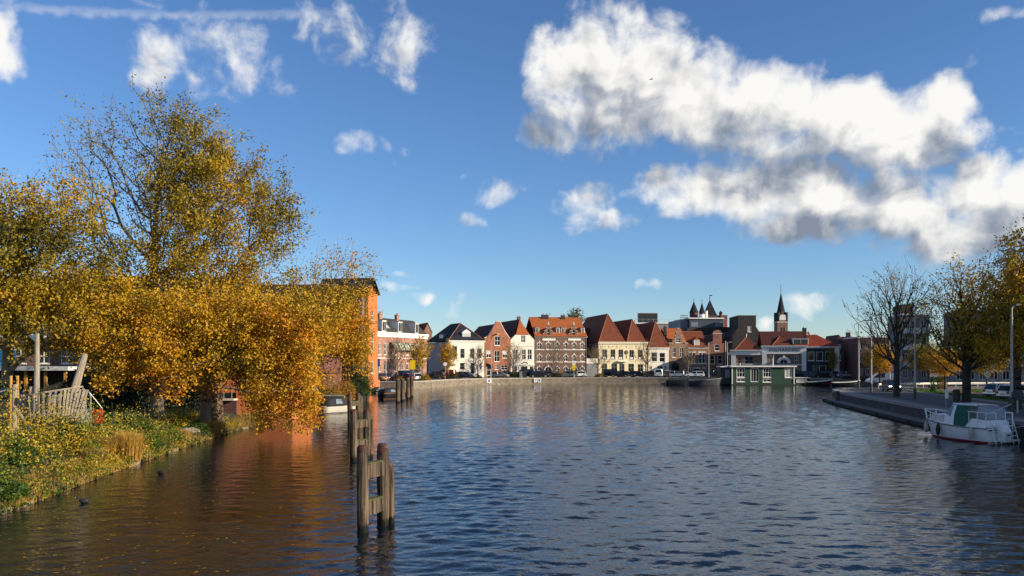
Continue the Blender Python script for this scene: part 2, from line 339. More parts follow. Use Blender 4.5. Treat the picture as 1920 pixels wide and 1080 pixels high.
# far quay, from the orange house round to the inlet on the right
far_line = smooth_line([(-60, 149), (-27, 149), (-18.5, 150), (-15.5, 160), (-12.5, 169), (-7, 177.5), (3, 184), (18, 187.5), (34, 187), (48, 184), (60, 182), (74, 180), (96, 176), (130, 172)], 5)
far_poly = far_line + [(3500, 172), (3500, 5000), (-3500, 5000), (-3500, 149)]
sheet('far_quay_ground', far_poly, QZ, PAVE)
road_in = offset_line(far_line, 6.0)[4:]; road_out = offset_line(far_line, 9.5)[4:]
sheet('quay_road', road_in + road_out[::-1], QZ + .004, ASPH)
qw = struct(curtain('quay_wall', far_line, -1, QZ - .2, STONE))
mbc = MB(); fo = offset_line(far_line, -.12); fi = offset_line(far_line, .5)
def coping(fo, fi, z0, z1, m, name, parent):
    """one stone after another along the edge, with open joints"""
    L = 0
    for i in range(len(fo) - 1):
        a, b, c, d = (Vector((*p, 0)) for p in (fo[i], fo[i + 1], fi[i + 1], fi[i])); seg = (b - a).length; n = max(1, round(seg / 1.6))
        for k in range(n):
            s, e = (k + .008) / n, (k + .992) / n; mb = MB()
            q = [a.lerp(b, s), a.lerp(b, e), d.lerp(c, e), d.lerp(c, s)]
            mb.prism([(p.x, p.y, z0) for p in q], (0, 0, z1 - z0)); o = mb.build('coping_stone', m, parent)
            L += 1
    return L
vis = [i for i, p in enumerate(far_line) if -30 < p[0] < 75]
i0, i1 = vis[0], vis[-1] + 1
coping(fo[i0:i1], fi[i0:i1], QZ - .2, QZ + .03, COPING, 'coping_stone', qw)
# left bank: timber edged, rising gently inland
left_line = smooth_line([(-14.2, -60), (-15.4, 0), (-16.3, 20), (-16.9, 27), (-18.1, 36), (-19.2, 46), (-20.2, 58), (-20.6, 66), (-23.5, 71), (-25.3, 84), (-25.6, 110), (-24.9, 130), (-24.9, 149)], 5)
NB = len(left_line); inner = [offset_line(left_line, o) for o in (.25, 1.2, 3.0, 8.0)]
vz = [0.05, .30, .55, .85, LZ]; rows = [left_line] + inner
mb = MB(); vs = []; fs = []
rng = random.Random(3)
for r_, row in enumerate(rows):
    for p in row: vs.append((p[0], p[1], vz[r_] + (rng.uniform(-.07, .07) if 0 < r_ < 4 else 0)))
for r_ in range(len(rows) - 1):
    for i in range(NB - 1): fs.append((r_ * NB + i, (r_ + 1) * NB + i, (r_ + 1) * NB + i + 1, r_ * NB + i + 1))
struct(mb.add(vs, fs).build('bank', EARTH, None, True))
sheet('left_ground', inner[-1] + [(-3500, 149), (-3500, -60)], LZ, GRASS)
struct(curtain('bank_foot', left_line, -1, .06, EARTH))
# right embankment
right_line = smooth_line([(36, -60), (33.5, 10), (31.6, 30), (31.3, 42), (31.9, 50), (33.6, 62), (36.6, 78), (40.0, 95), (43.2, 107), (45.6, 113), (50, 117.5), (58, 121), (75, 127), (110, 134), (150, 139)], 5)
sheet('right_ground', right_line + [(3500, 139), (3500, -60)], RZ, PAVE)
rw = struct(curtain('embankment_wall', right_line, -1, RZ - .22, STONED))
ro = offset_line(right_line, .14); ri = offset_line(right_line, -.6)
rv = [i for i, p in enumerate(right_line) if 32 < p[1] < 123]
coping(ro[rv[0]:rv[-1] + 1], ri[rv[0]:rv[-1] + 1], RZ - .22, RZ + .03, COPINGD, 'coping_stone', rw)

# ------------------------------------------------------------------ buildings
class Facade:
    """a house front between photo columns p0..p1, its left end d0 metres away, turned by ang; local x along the front, y into the house, z up"""
    def __init__(s, name, label, p0, p1, d0, ang, cat='house', z0=QZ, group=None):
        s.a = R(ang); s.d0 = d0; s.ca, s.sa = math.cos(s.a), math.sin(s.a); s.k0 = (p0 - CX) / F; s.X0 = s.k0 * d0; s.z0 = z0
        s.w = s.lx(p1); s.d1 = d0 + s.w * s.sa
        s.root = thing(name, label, cat, (s.X0, d0, z0), s.a, group)
    def lx(s, px): k = (px - CX) / F; return (k * s.d0 - s.X0) / (s.ca - k * s.sa)
    def lz(s, py, px): d = s.d0 + s.lx(px) * s.sa; return ZZ(py, d) - s.z0
    def pt(s, px, py): return (s.lx(px), s.lz(py, px))
    def rect(s, x0, y0, x1, y1):
        return (s.lx(x0), max(.05, s.lz(y1, (x0 + x1) / 2)), s.lx(x1), s.lz(y0, (x0 + x1) / 2))
def hole_loop(h):
    x0, z0, x1, z1 = h[:4]; arch = h[4] if len(h) > 4 else 0
    if not arch: return [(x0, z0), (x1, z0), (x1, z1), (x0, z1)]
    r = (x1 - x0) / 2; cx = (x0 + x1) / 2; zc = z1 - r * arch
    return [(x0, z0), (x1, z0)] + [(cx + r * math.cos(t), zc + r * arch * math.sin(t)) for t in [math.pi * k / 8 for k in range(9)]]
def wall(root, outline, holes, m, depth, back=True, name='wall', y=0.0, reveal=.22):
    loops = [[Vector((x, y, z)) for x, z in outline]] + [[Vector((x, y, z)) for x, z in hole_loop(h)] for h in holes]
    mb = MB(); flat = [p for l in loops for p in l]
    mb.add(flat, [tuple(t) for t in tessellate_polygon(loops)])
    for l in loops[1:]:
        n = len(l); mb.add(l + [p + Vector((0, reveal, 0)) for p in l], [(i, (i + 1) % n, n + (i + 1) % n, n + i) for i in range(n)])
    if back:
        l = loops[0]; n = len(l); b = [p + Vector((0, depth, 0)) for p in l]
        mb.add(l + b, [(i, (i + 1) % n, n + (i + 1) % n, n + i) for i in range(n)]); mb.add(b, [tuple(t) for t in tessellate_polygon([b])])
    return mb.build(name, m, root)
def window(root, h, fm, gm, cols=2, rows=2, sill=True, fw=.09, name='window', y=.06, sillm=None, door=False):
    """frame, glazing bars and pane set back in the opening h"""
    l = hole_loop(h); x0, z0, x1, z1 = h[:4]; cx, cz = (x0 + x1) / 2, (z0 + z1) / 2; n = len(l)
    inn = [(cx + (x - cx) * (1 - 2 * fw / max(.3, x1 - x0)), cz + (z - cz) * (1 - 2 * fw / max(.3, z1 - z0))) for x, z in l]
    mb = MB(); A = [(x, y, z) for x, z in l]; B = [(x, y, z) for x, z in inn]; C = [(x, y + .09, z) for x, z in inn]
    mb.add(A + B + C, [(i, (i + 1) % n, n + (i + 1) % n, n + i) for i in range(n)] + [(n + i, n + (i + 1) % n, 2 * n + (i + 1) % n, 2 * n + i) for i in range(n)])
    bw = .035
    for k in range(1, cols): xx = x0 + (x1 - x0) * k / cols; mb.box(xx - bw, xx + bw, y + .01, y + .07, z0 + fw * .5, z1 - fw * .5)
    for k in range(1, rows): zz = z0 + (z1 - z0) * k / rows; mb.box(x0 + fw * .5, x1 - fw * .5, y + .012, y + .072, zz - bw, zz + bw)
    o = mb.build(name, fm, root)
    p = [(x, y + .06, z) for x, z in l]; pm = MB(); pm.add(p, [tuple(range(n))]); pm.build('pane', gm, o)
    if sill and not door: s_ = MB(); s_.box(x0 - .08, x1 + .08, -.10, y + .02, z0 - .1, z0 + .002); s_.build('sill', sillm or fm, o)
    return o
def slab(mb, pts, t=.16):
    mb.prism(pts, (0, 0, -t)); return mb
def box_part(root, name, m, *b, bevel=0):
    return MB().box(*b).build(name, m, root, bevel=bevel)
def chimney(root, x, y, z, h=1.4, w=.55, m=None, pots=2):
    c = box_part(root, 'chimney', m, x - w, x + w, y - .3, y + .3, z - 1.0, z + h)
    box_part(c, 'chimney_cap', m, x - w - .07, x + w + .07, y - .37, y + .37, z + h, z + h + .12)
    for k in range(pots): MB().tube([(x - w * .5 + k * w, y, z + h + .12), (x - w * .5 + k * w, y, z + h + .5)], .11, 8).build('chimney_pot', TILE_O, c)
def hip_roof(root, x0, x1, y0, y1, ze, zr, m, fb=None, bb=None, ov=.25, ridge=True):
    """ridge along y; fb / bb: how far the ends slope back"""
    fb = (x1 - x0) / 2 if fb is None else fb; bb = fb if bb is None else bb; cx = (x0 + x1) / 2
    x0 -= ov; x1 += ov; y0 -= ov; y1 += ov
    a, b, c, d = (x0, y0, ze), (x1, y0, ze), (x1, y1, ze), (x0, y1, ze); p, q = (cx, y0 + fb, zr), (cx, y1 - bb, zr)
    mb = MB(); mb.add([a, b, c, d, p, q], [(0, 1, 4), (1, 2, 5, 4), (2, 3, 5), (3, 0, 4, 5)])
    mb.box(x0, x1, y0, y1, ze - .14, ze - .004)
    o = mb.build('roof', m, root)
    if ridge:
        rm = MB()
        for s, e in ((p, q), (a, p), (b, p), (c, q), (d, q)): rm.tube([s, e], .09, 5)
        rm.build('ridge_tiles', RIDGE, o)
    return o
def side_roof(root, x0, x1, y0, y1, ze, zr, m, ov=.3, yr=None):
    """ridge along the front"""
    yr = (y0 + y1) / 2 if yr is None else yr; mb = MB()
    slab(mb, [(x0, y0 - ov, ze), (x1, y0 - ov, ze), (x1, yr, zr), (x0, yr, zr)]); slab(mb, [(x0, yr, zr), (x1, yr, zr), (x1, y1 + ov, ze), (x0, y1 + ov, ze)])
    o = mb.build('roof', m, root); MB().tube([(x0, yr, zr), (x1, yr, zr)], .1, 5).build('ridge_tiles', RIDGE, o); return o
def gable_roof(root, x0, x1, y0, y1, ze, zr, m, ov=.12):
    cx = (x0 + x1) / 2; mb = MB()
    slab(mb, [(x0 - ov, y0, ze), (cx, y0, zr), (cx, y1, zr), (x0 - ov, y1, ze)], .18); slab(mb, [(cx, y0, zr), (x1 + ov, y0, ze), (x1 + ov, y1, ze), (cx, y1, zr)], .18)
    o = mb.build('roof', m, root); MB().tube([(cx, y0, zr), (cx, y1, zr)], .1, 5).build('ridge_tiles', RIDGE, o); return o
def dormer(root, x0, x1, z0, z1, y, depth, wm_, rm, kind='flat', gm=None):
    """a dormer whose front stands at local y"""
    c = MB(); c.box(x0, x1, y, y + depth, z0, z1); o = c.build('dormer', wm_, root)
    h = (x0 + .14, z0 + .2, x1 - .14, z1 - .14)
    MB().add([(h[0], y - .015, h[1]), (h[2], y - .015, h[1]), (h[2], y - .015, h[3]), (h[0], y - .015, h[3])], [(0, 1, 2, 3)]).build('pane', gm or GLASS, o)
    fm = MB(); w = .07
    fm.box(h[0] - w, h[2] + w, y - .05, y - .005, h[1] - w, h[1]); fm.box(h[0] - w, h[2] + w, y - .05, y - .005, h[3], h[3] + w)
    fm.box(h[0] - w, h[0], y - .05, y - .005, h[1], h[3]); fm.box(h[2], h[2] + w, y - .05, y - .005, h[1], h[3]); fm.box((h[0] + h[2]) / 2 - .03, (h[0] + h[2]) / 2 + .03, y - .045, y - .02, h[1], h[3])
    fm.build('window_frame', WHITE, o)
    rb = MB()
    if kind == 'flat': rb.box(x0 - .12, x1 + .12, y - .15, y + depth, z1, z1 + .1)
    else: cx = (x0 + x1) / 2; rb.prism([(x0 - .15, y - .15, z1), (x1 + .15, y - .15, z1), (cx, y - .15, z1 + (x1 - x0) * .38)], (0, depth, 0))
    rb.build('dormer_roof', rm, o); return o
def cornice(root, x0, x1, z, m=None, h=.35, out=.35, y=0.0):
    mb = MB(); mb.box(x0, x1, y - out * .5, y, z, z + h * .6); o = mb.build('cornice', m or WHITE, root)
    box_part(o, 'gutter', m or WHITE, x0 - .05, x1 + .05, y - out, y - .002, z + h * .6 + .002, z + h); return o
def band(root, x0, x1, z, m=None, h=.16, out=.05):
    return box_part(root, 'string_course', m or WHITE, x0, x1, -out, 0.02, z, z + h)
def anchors(root, pts):
    for x, z in pts:
        mb = MB(); mb.box(x - .03, x + .03, -.05, -.003, z - .28, z + .28); mb.box(x - .12, x + .12, -.045, -.004, z + .1, z + .15); mb.build('wall_anchor', DARKMETAL, root)

TILE_O = mat_tile('orange_pantiles', (.36, .105, .032)); TILE_R = mat_tile('red_brown_pantiles', (.17, .048, .024)); TILE_D = mat_tile('dark_red_tiles', (.085, .026, .020))
SLATE = mat_tile('grey_slates', (.055, .052, .050), .2); SLATEN = mat_tile('blue_black_slates', (.020, .024, .032), .2); RIDGE = mat('ridge_tile', (.30, .11, .05), .8, .25); ZINC = mat('zinc', (.16, .18, .20), .5, .15)
BR_PINK = mat_brick('pink_brick', (.33, .165, .11)); BR_ORANGE = mat_brick('orange_red_brick', (.36, .125, .055)); BR_BROWN = mat_brick('brown_brick', (.175, .095, .062)); BR_TAN = mat_brick('tan_brick', (.25, .135, .08))
BR_RED = mat_brick('dull_red_brick', (.20, .075, .05)); BR_DARK = mat_brick('soot_dark_brick', (.020, .014, .014)); BR_DRED = mat_brick('dark_red_brick', (.085, .028, .025))
PLW = mat('white_render', (.72, .67, .56), .8, .07, .8); PLC = mat('cream_render', (.70, .60, .38), .8, .07, .8); PLP = mat('shaded_white_render', (.34, .29, .28), .85, .1, .8); PLO = mat('orange_render', (.50, .155, .05), .85, .12, .8)  # PLP: white render with the shade of the corner house's side mixed in
NAVY = mat('navy_boards', (.010, .016, .026), .5, .2); STONEW = mat('pale_stone', (.55, .50, .42), .8, .12); GREYP = mat('grey_paint', (.20, .21, .215), .6, .1)
DGREEN = mat('dark_green_paint', (.012, .035, .022), .5, .2); REDP = mat('red_paint', (.30, .02, .015), .5, .1); CONC = mat('concrete_panels', (.22, .225, .23), .85, .14, 1.2)

def c1(x, y): return 680 + x / 5.4, 560 + y / 5.4
def c2(x, y): return 860 + x / 6.75, 570 + y / 6.75
def c3(x, y): return 1080 + x / 6.354, 560 + y / 6.354
def c4(x, y): return 1270 + x / 5.4, 540 + y / 5.4
def rects(f, conv, lst):
    out = []
    for r in lst:
        x0, y0 = conv(r[0], r[1]); x1, y1 = conv(r[2], r[3]); out.append(f.rect(x0, y0, x1, y1) + tuple(r[4:]))
    return out
GRND = random.Random(11)
def glassy(): return GRND.choice([GLASS, GLASS, GLASS, GLASS2])

# --- row of brick houses with mansard roofs running away from the water on the left
f = Facade('terraced_house', 'pink brick terrace with white cornice, slate mansard and striped awnings behind the orange house', 704, 800, 160, 66)
rt = f.root; w = f.w; H = 9.3; hol = []
for k in range(9):
    x = .7 + k * (w - 1.4) / 9
    hol.append((x + .35, 5.1, x + 1.35, 7.5)); 
    hol.append((x + .3, .7 if k % 3 else .05, x + 1.4, 3.3))
wall(rt, [(0, 0), (w, 0), (w, H), (0, H)], hol, BR_PINK, 9)
for h in hol: window(rt, h, WHITE, glassy(), 2, 2, door=h[1] < .1, name='door' if h[1] < .1 else 'window')
cornice(rt, -.1, w + .1, H - .55, WHITE, 1.0, .5); band(rt, 0, w, 4.35)
mb = MB(); xs = [0, w / 3, 2 * w / 3, w]
slab(mb, [(0, -.2, H + .45), (w, -.2, H + .45), (w, 3.4, H + 3.6), (0, 3.4, H + 3.6)]); slab(mb, [(0, 3.4, H + 3.6), (w, 3.4, H + 3.6), (w, 9, H + .45), (0, 9, H + .45)])
ro_ = mb.build('roof', SLATE, rt)
for k, x in enumerate((2.2, 8.3, 15.2)): dormer(rt, x, x + 1.5, H + .5, H + 2.7, -.1, 2.2, WHITE, WHITE)
for x in (5.2,): MB().prism([(x, .75, H + 1.32), (x + 1.3, .75, H + 1.32), (x + 1.3, 1.9, H + 2.33), (x, 1.9, H + 2.33)], (0, -.05, .06)).build('skylight', GLASSB, rt)
AWN = mat('striped_awning', (.40, .42, .33), .8, .15, .6)
for k in range(4):
    x = 5.0 + k * 2.15; mb = MB()
    mb.loft([[(x + .05, -1.3 * math.sin(t), 6.1 + 1.6 * math.cos(t)) for t in [q * math.pi / 16 for q in range(9)]], [(x + 1.9, -1.3 * math.sin(t), 6.1 + 1.6 * math.cos(t)) for t in [q * math.pi / 16 for q in range(9)]]], cap=False, close=False)
    a_ = mb.build('awning', AWN, rt)
    for q in (0, 1, 2):
        MB().tube([(x + .05 + q * .925, -1.32 * math.sin(t), 6.12 + 1.6 * math.cos(t)) for t in [j * math.pi / 16 for j in range(9)]], .05, 4).build('awning_rib', DGREEN, a_)
chimney(rt, w * .33, 3.4, H + 3.4, 1.0, .5, BR_PINK); chimney(rt, w * .66, 3.4, H + 3.4, 1.0, .5, BR_PINK)

# --- red roofed gable peeping over behind the brick terrace
f = Facade('gabled_house', 'small tan gable with red tiled roof showing behind the orange street tree', 794, 810, 206, 20)
x = f.w; wall(f.root, [(0, 0), (x, 0), (x, 11.2), (x / 2, 13.6), (0, 11.2)], [], BR_TAN, 10); gable_roof(f.root, 0, x, -.1, 10, 11.3, 13.8, TILE_R)
mb = MB(); slab(mb, [(-7, 3.5, 11), (.6, 3.5, 11), (.6, 6.5, 14), (-7, 6.5, 14)]); slab(mb, [(-7, 6.5, 14), (.6, 6.5, 14), (.6, 10, 11), (-7, 10, 11)]); mb.build('side_roof', TILE_D, f.root); box_part(f.root, 'side_wing', BR_TAN, -7, -.01, 3.7, 9.8, 0, 11)

# --- white corner house
f = Facade('corner_house', 'white rendered corner house with dark hipped slate roof and blank shaded side wall', 842, 908, 187, 25)
rt = f.root; w = f.w; H = f.lz(641, 880) ; D = 15
hol = rects(f, c2, [(20, 565, 75, 685), (143, 565, 198, 685), (233, 565, 290, 685), (15, 745, 75, 830), (150, 745, 200, 880), (265, 745, 290, 830)]) + [(.9, 4.6, 2.0, 7.4)]
hol = [h for h in hol if h[0] > .2]
wall(rt, [(0, 0), (w, 0), (w, H), (0, H)], hol, PLW, .35, back=True, name='front_wall')
for h in hol: window(rt, h, GREYP, glassy(), 1, 2, sillm=WHITE)
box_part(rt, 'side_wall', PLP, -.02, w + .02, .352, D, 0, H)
cornice(rt, -.1, w + .1, H - .1, WHITE, .4, .35); hip_roof(rt, 0, w, .05, D, H + .32, H + 4.6, SLATEN)
dormer(rt, *[f.lx(c2(62, 0)[0]), f.lx(c2(163, 0)[0])], H + .7, H + 2.2, .75, 2.5, WHITE, WHITE, 'gable', GLASSB)
c = MB(); c.box(.5, 2.0, 5.2, 8.2, H + .5, H + 2.0); o = c.build('side_dormer', ZINC, rt); MB().add([(.48, 5.4, H + .8), (.48, 8.0, H + .8), (.48, 8.0, H + 1.8), (.48, 5.4, H + 1.8)], [(0, 1, 2, 3)]).build('pane', GLASSB, o)
for x in (w * .18, w * .75): MB().prism([(x, 1.0, H + 1.35), (x + .8, 1.0, H + 1.35), (x + .8, 1.9, H + 2.2), (x, 1.9, H + 2.2)], (0, -.05, .08)).build('skylight', GLASS, rt)
d_next = f.d1

# --- orange brick neck gable
f = Facade('brick_gable_house', 'orange brick house with steep neck gable and hoist beam, right of the white corner house', 908.5, 957, d_next, 18)
rt = f.root; w = f.w
P2 = lambda x, y: f.pt(*c2(x, y))
out = [(0, 0), (w, 0)] + [P2(655, 435), P2(640, 428), P2(585, 345), P2(532, 245), P2(530, 225), P2(470, 225), P2(468, 240), P2(415, 345), P2(362, 428), P2(330, 430)]
out[2] = (w, out[2][1]); out[-1] = (0, out[-1][1])
hol = rects(f, c2, [(455, 405, 525, 525), (350, 585, 410, 680), (450, 590, 518, 730), (555, 590, 620, 685), (345, 765, 425, 905), (460, 765, 500, 830), (535, 770, 620, 835)])
wall(rt, out, hol, BR_ORANGE, .4)
for i, h in enumerate(hol): window(rt, h, WHITE, GLASS, 1 if i in (4,) else 2, 2, door=i == 4, name='door' if i == 4 else 'window')
for i in (1, 3): h = hol[i]; MB().box(h[0] + .1, h[2] - .1, .10, .115, (h[1] + h[3]) / 2, h[3] - .1).build('roller_blind', OFFW, rt)
cop = MB()
for a, b in zip(out[2:-1], out[3:]): cop.tube([(a[0], .2, a[1] + .04), (b[0], .2, b[1] + .04)], .14, 4)
cop.build('gable_coping', STONEW, rt)
wm2 = MB().box(.1, w - .1, .402, 17, 0, out[2][1] - .05).build('house_body', BR_RED, rt)
gable_roof(rt, .1, w - .1, .41, 17, out[2][1] - .02, P2(500, 252)[1], TILE_D)
hb = P2(485, 385); box_part(rt, 'hoist_beam', WHITE, hb[0] - .09, hb[0] + .09, -1.0, .0, hb[1], hb[1] + .2); anchors(rt, [P2(418, 432), P2(563, 434)])
MB().box(w * .4, w * .6, -.03, -.004, .9, 1.0).build('letter_box', DARKMETAL, rt)
d_next = f.d1

# --- white house with half hip
f = Facade('white_gable_house', 'tall white house with orange half-hip and brown roof, right of the orange brick gable', 957.5, 1002, d_next, 18)
rt = f.root; w = f.w; P2 = lambda x, y: f.pt(*c2(x, y))
a, b = P2(725, 382), P2(888, 372); z_e = P2(662, 452)[1]
out = [(0, 0), (w, 0), (w, z_e), (b[0], a[1]), (a[0], a[1]), (0, z_e)]
hol = rects(f, c2, [(785, 395, 845, 488), (690, 572, 745, 700), (800, 572, 850, 705), (870, 572, 925, 705), (680, 790, 735, 895), (790, 790, 870, 905), (900, 790, 940, 890)])
wall(rt, out, hol, PLW, .4)
for i, h in enumerate(hol): window(rt, h, WHITE if i < 4 else DGREEN, glassy(), 2, 2, door=i in (5,), name='door' if i == 5 else 'window')
band(rt, 0, w, P2(800, 540)[1], STONEW, .14, .1); band(rt, 0, w, P2(800, 778)[1], WHITE, .3, .25)
t = MB(); cxa, cza = P2(833, 765); t.loft([[(cxa + .95 * math.cos(q), -.06, cza + .6 * math.sin(q)) for q in [math.pi * k / 10 for k in range(11)]], [(cxa + .75 * math.cos(q), -.06, cza + .42 * math.sin(q)) for q in [math.pi * k / 10 for k in range(11)]]], cap=False, close=False); t.build('arched_fanlight', DGREEN, rt)
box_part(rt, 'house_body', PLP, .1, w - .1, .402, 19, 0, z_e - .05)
zr = P2(785, 185)[1]; cx = w / 2; mb = MB(); hy = 2.2; zh = a[1]
slab(mb, [(-.1, .3, z_e), (a[0], .3, zh), (cx, hy, zr), (cx, 19, zr), (-.1, 19, z_e)], .18); slab(mb, [(b[0], .3, zh), (w + .1, .3, z_e), (w + .1, 19, z_e), (cx, 19, zr), (cx, hy, zr)], .18)
mb.build('roof', TILE_D, rt); MB().prism([(a[0], -.15, zh + .03), (b[0], -.15, zh + .03), (cx, hy, zr + .03)], (0, 0, -.12)).build('half_hip', TILE_O, rt)
vb = MB(); vb.tube([(-.05, .1, z_e), (a[0], .1, zh)], .13, 4); vb.tube([(w + .05, .1, z_e), (b[0], .1, zh)], .13, 4); vb.build('verge_board', ZINC, rt); chimney(rt, cx + 1.0, 6, zr - .6, 1.2, .4, BR_RED)
d_next = f.d1

# --- brown brick warehouse
f = Facade('brick_warehouse', 'long brown brick warehouse with arched windows, white bands and orange roof', 1003, 1099.5, d_next, 12)
rt = f.root; w = f.w; P2 = lambda x, y: f.pt(*c2(x, y)); H = f.lz(632, 1050); hol = []
for xc in (1022, 1133, 1245, 1355, 1460, 1562):
    x = f.lx(c2(xc, 0)[0]); r_ = .42
    for y0, y1 in ((485, 572), (642, 724)): hol.append((x - r_, P2(xc, y1)[1], x + r_, P2(xc, y0)[1], 1.0))
    wd = .78 if xc in (1133, 1460) else .45; hol.append((x - wd, .1 if wd > .5 else .7, x + wd, P2(xc, 792)[1], .9))
wall(rt, [(0, 0), (w, 0), (w, H), (0, H)], hol, BR_BROWN, 12)
for h in hol:
    o = window(rt, h, WHITE, GLASS, 2, 2, sill=h[1] > .2, fw=.06, door=h[1] < .2, name='door' if h[1] < .2 else 'window')
    r_ = (h[2] - h[0]) / 2; cx = (h[0] + h[2]) / 2; zc = h[3] - r_ * h[4]
    ah = MB(); ring = lambda q, yy: [(cx + (r_ + q) * math.cos(t), yy, zc + (r_ * h[4] + q) * math.sin(t)) for t in [math.pi * k / 8 for k in range(9)]]
    ah.loft([ring(.0, -.04), ring(.11, -.04), ring(.11, .01)], cap=False, close=False); ah.build('arch_trim', WHITE, o)
    k_ = MB(); k_.box(cx - .1, cx + .1, -.09, -.005, h[3] + .06, h[3] + .36)
    for s in (-1, 1): k_.box(cx + s * (r_ + .18) - .09, cx + s * (r_ + .18) + .09, -.07, -.004, zc - .08, zc + .12)
    k_.build('keystones', WHITE, o)
band(rt, 0, w, P2(1300, 583)[1], WHITE); band(rt, 0, w, P2(1300, 738)[1], WHITE)
cornice(rt, -.1, w + .15, H - .1, STONEW, .32, .4)
den = MB()
side_roof(rt, -.1, w + .1, -.1, 12, H + .25, f.lz(602, 1050) + 1.2, TILE_O)
zr = f.lz(602, 1050) + 1.2
for x0, x1 in ((1065, 1205), (1390, 1520)):
    a, b = f.lx(c2(x0, 0)[0]), f.lx(c2(x1, 0)[0]); cx = (a + b) / 2; hw = (b - a) / 2; z = H + .1; st = []
    n = 4; zt = P2(1135, 262)[1]; lv = [(hw * (1 - k / n), z + (zt - z) * (k + 1) / n) for k in range(n)]
    pts = [(cx - hw, z - .3)]
    ol = [(cx + hw, z)]
    for k, (q, zz) in enumerate(lv): ol += [(cx + q, zz)] + ([(cx + lv[k + 1][0], zz)] if k + 1 < n else [(cx - q, zz)])
    ol2 = [(cx - hw, z)] 
    left = []
    for k, (q, zz) in enumerate(lv): left += [(cx - q, zz)] + ([(cx - lv[k + 1][0], zz)] if k + 1 < n else [])
    loop = [(cx - hw, z - .2), (cx + hw, z - .2)] + [(p[0], p[1]) for p in ol[1:-1]] + [left[-1]] + left[-2::-1]
    hw_ = (cx - .35, z + .35, cx + .35, z + 1.75, 1.0)
    o = wall(rt, loop, [hw_], BR_BROWN, .35, name='stepped_gable', y=-.06); window(rt, hw_, WHITE, GLASS, 1, 2, fw=.06)
    gb = MB()
    for k, (q, zz) in enumerate(lv):
        q2 = lv[k + 1][0] if k + 1 < n else 0
        for s in (-1, 1): gb.box(min(cx + s * q, cx + s * q2) - .05, max(cx + s * q, cx + s * q2) + .05, -.12, .34, zz, zz + .09)
    gb.build('gable_coping', STONEW, rt)
    rb = MB(); rb.prism([(cx - hw * .75, .29, z), (cx + hw * .75, .29, z), (cx, .29, zt - .6)], (0, 4.2, 0)); rb.build('gable_roof', TILE_O, rt)
    MB().box(cx - .12, cx + .12, -.2, .2, zt + .09, zt + .7).build('finial', STONEW, rt)
for x0, x1 in ((980, 1028), (1245, 1290), (1310, 1358), (1560, 1605)): dormer(rt, f.lx(c2(x0, 0)[0]), f.lx(c2(x1, 0)[0]), H + .9, H + 2.35, .75, 2.0, WHITE, SLATE)
for x0, x1 in ((1060, 1225), (1385, 1545)): a = P2(x0, 462); b = P2(x1, 436); MB().box(a[0], b[0], -.14, -.06, a[1], a[1] + .5).build('name_board', WHITE, rt)
chimney(rt, w * .3, 5.6, zr - .2, .7, .9, BR_DARK, 3); chimney(rt, w * .66, 5.6, zr - .2, .6, .5, BR_DARK, 2)
MB().tube([(.12, -.08, .1), (.12, -.08, H)], .06, 6).build('downpipe', ZINC, rt); MB().tube([(w - .12, -.08, .1), (w - .12, -.08, H)], .06, 6).build('downpipe', ZINC, rt)
d_next = f.d1

# --- gate between the warehouse and the cream house
f = Facade('yard_gate', 'grey double gate in a low white wall between warehouse and cream house', 1100, 1121.5, d_next, 12, 'gate'); d_next = f.d1
rt = f.root; w = f.w; zg = f.lz(682, 1110); z2 = f.lz(672, 1110)
for k in range(6): box_part(rt, 'gate_board', GREYP, k * w / 6 + .01, (k + 1) * w / 6 - .01, -.04, .02, .05, zg)
box_part(rt, 'lintel_wall', PLW, 0, w, .0, .3, zg + .03, z2)
f = Facade('side_building', 'taupe side wing with dark red-brown roof set back behind the grey gate', 1100.5, 1124, f.d0 + 9, 12)
w = f.w; z = f.lz(650, 1112); wall(f.root, [(0, 0), (w, 0), (w, z), (0, z)], [], mat('taupe_render', (.20, .175, .155), .9, .1), 14)
mb = MB(); slab(mb, [(-.2, -.2, z), (w + .3, -.2, z), (w + .3, 5, z + 5.0), (-.2, 5, z + 5.0)]); slab(mb, [(-.2, 5, z + 5), (w + .3, 5, z + 5), (w + .3, 14, z), (-.2, 14, z)]); mb.build('roof', TILE_D, f.root)

# --- cream double house
f = Facade('cream_house', 'wide cream rendered house with two steep hipped red roofs', 1122.5, 1213, d_next + .6, 12)
rt = f.root; w = f.w; P3 = lambda x, y: f.pt(*c3(x, y)); H = f.lz(643, 1168)
hol = rects(f, c3, [(312, 605, 370, 722), (410, 605, 467, 722), (505, 605, 562, 725), (635, 610, 690, 725), (737, 610, 795, 727), (305, 775, 370, 890), (420, 775, 490, 850), (515, 775, 577, 905), (622, 775, 690, 870), (735, 780, 800, 870)])
wall(rt, [(0, 0), (w, 0), (w, H), (0, H)], hol, PLC, .35, name='front_wall')
for i, h in enumerate(hol):
    o = window(rt, h, GREYP, GLASS, 2, 2, door=i == 7, name='door' if i == 7 else 'window', sillm=STONEW)
    if i < 5: MB().box((h[0] + h[2]) / 2 - .35, (h[0] + h[2]) / 2 + .35, .095, .11, h[1] + .12, h[1] + .6).build('window_sign', WHITE, o)
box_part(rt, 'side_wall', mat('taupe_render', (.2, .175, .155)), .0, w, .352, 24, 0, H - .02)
cornice(rt, -.12, w + .12, H - .35, mat('cream_trim', (.74, .67, .5), .6, .06), .6, .45); band(rt, 0, w, P3(500, 745)[1], STONEW, .1, .04)
h0 = P3(315, 520)[0]; h1 = P3(578, 520)[0]; h2 = P3(612, 520)[0]; h3 = P3(822, 520)[0]
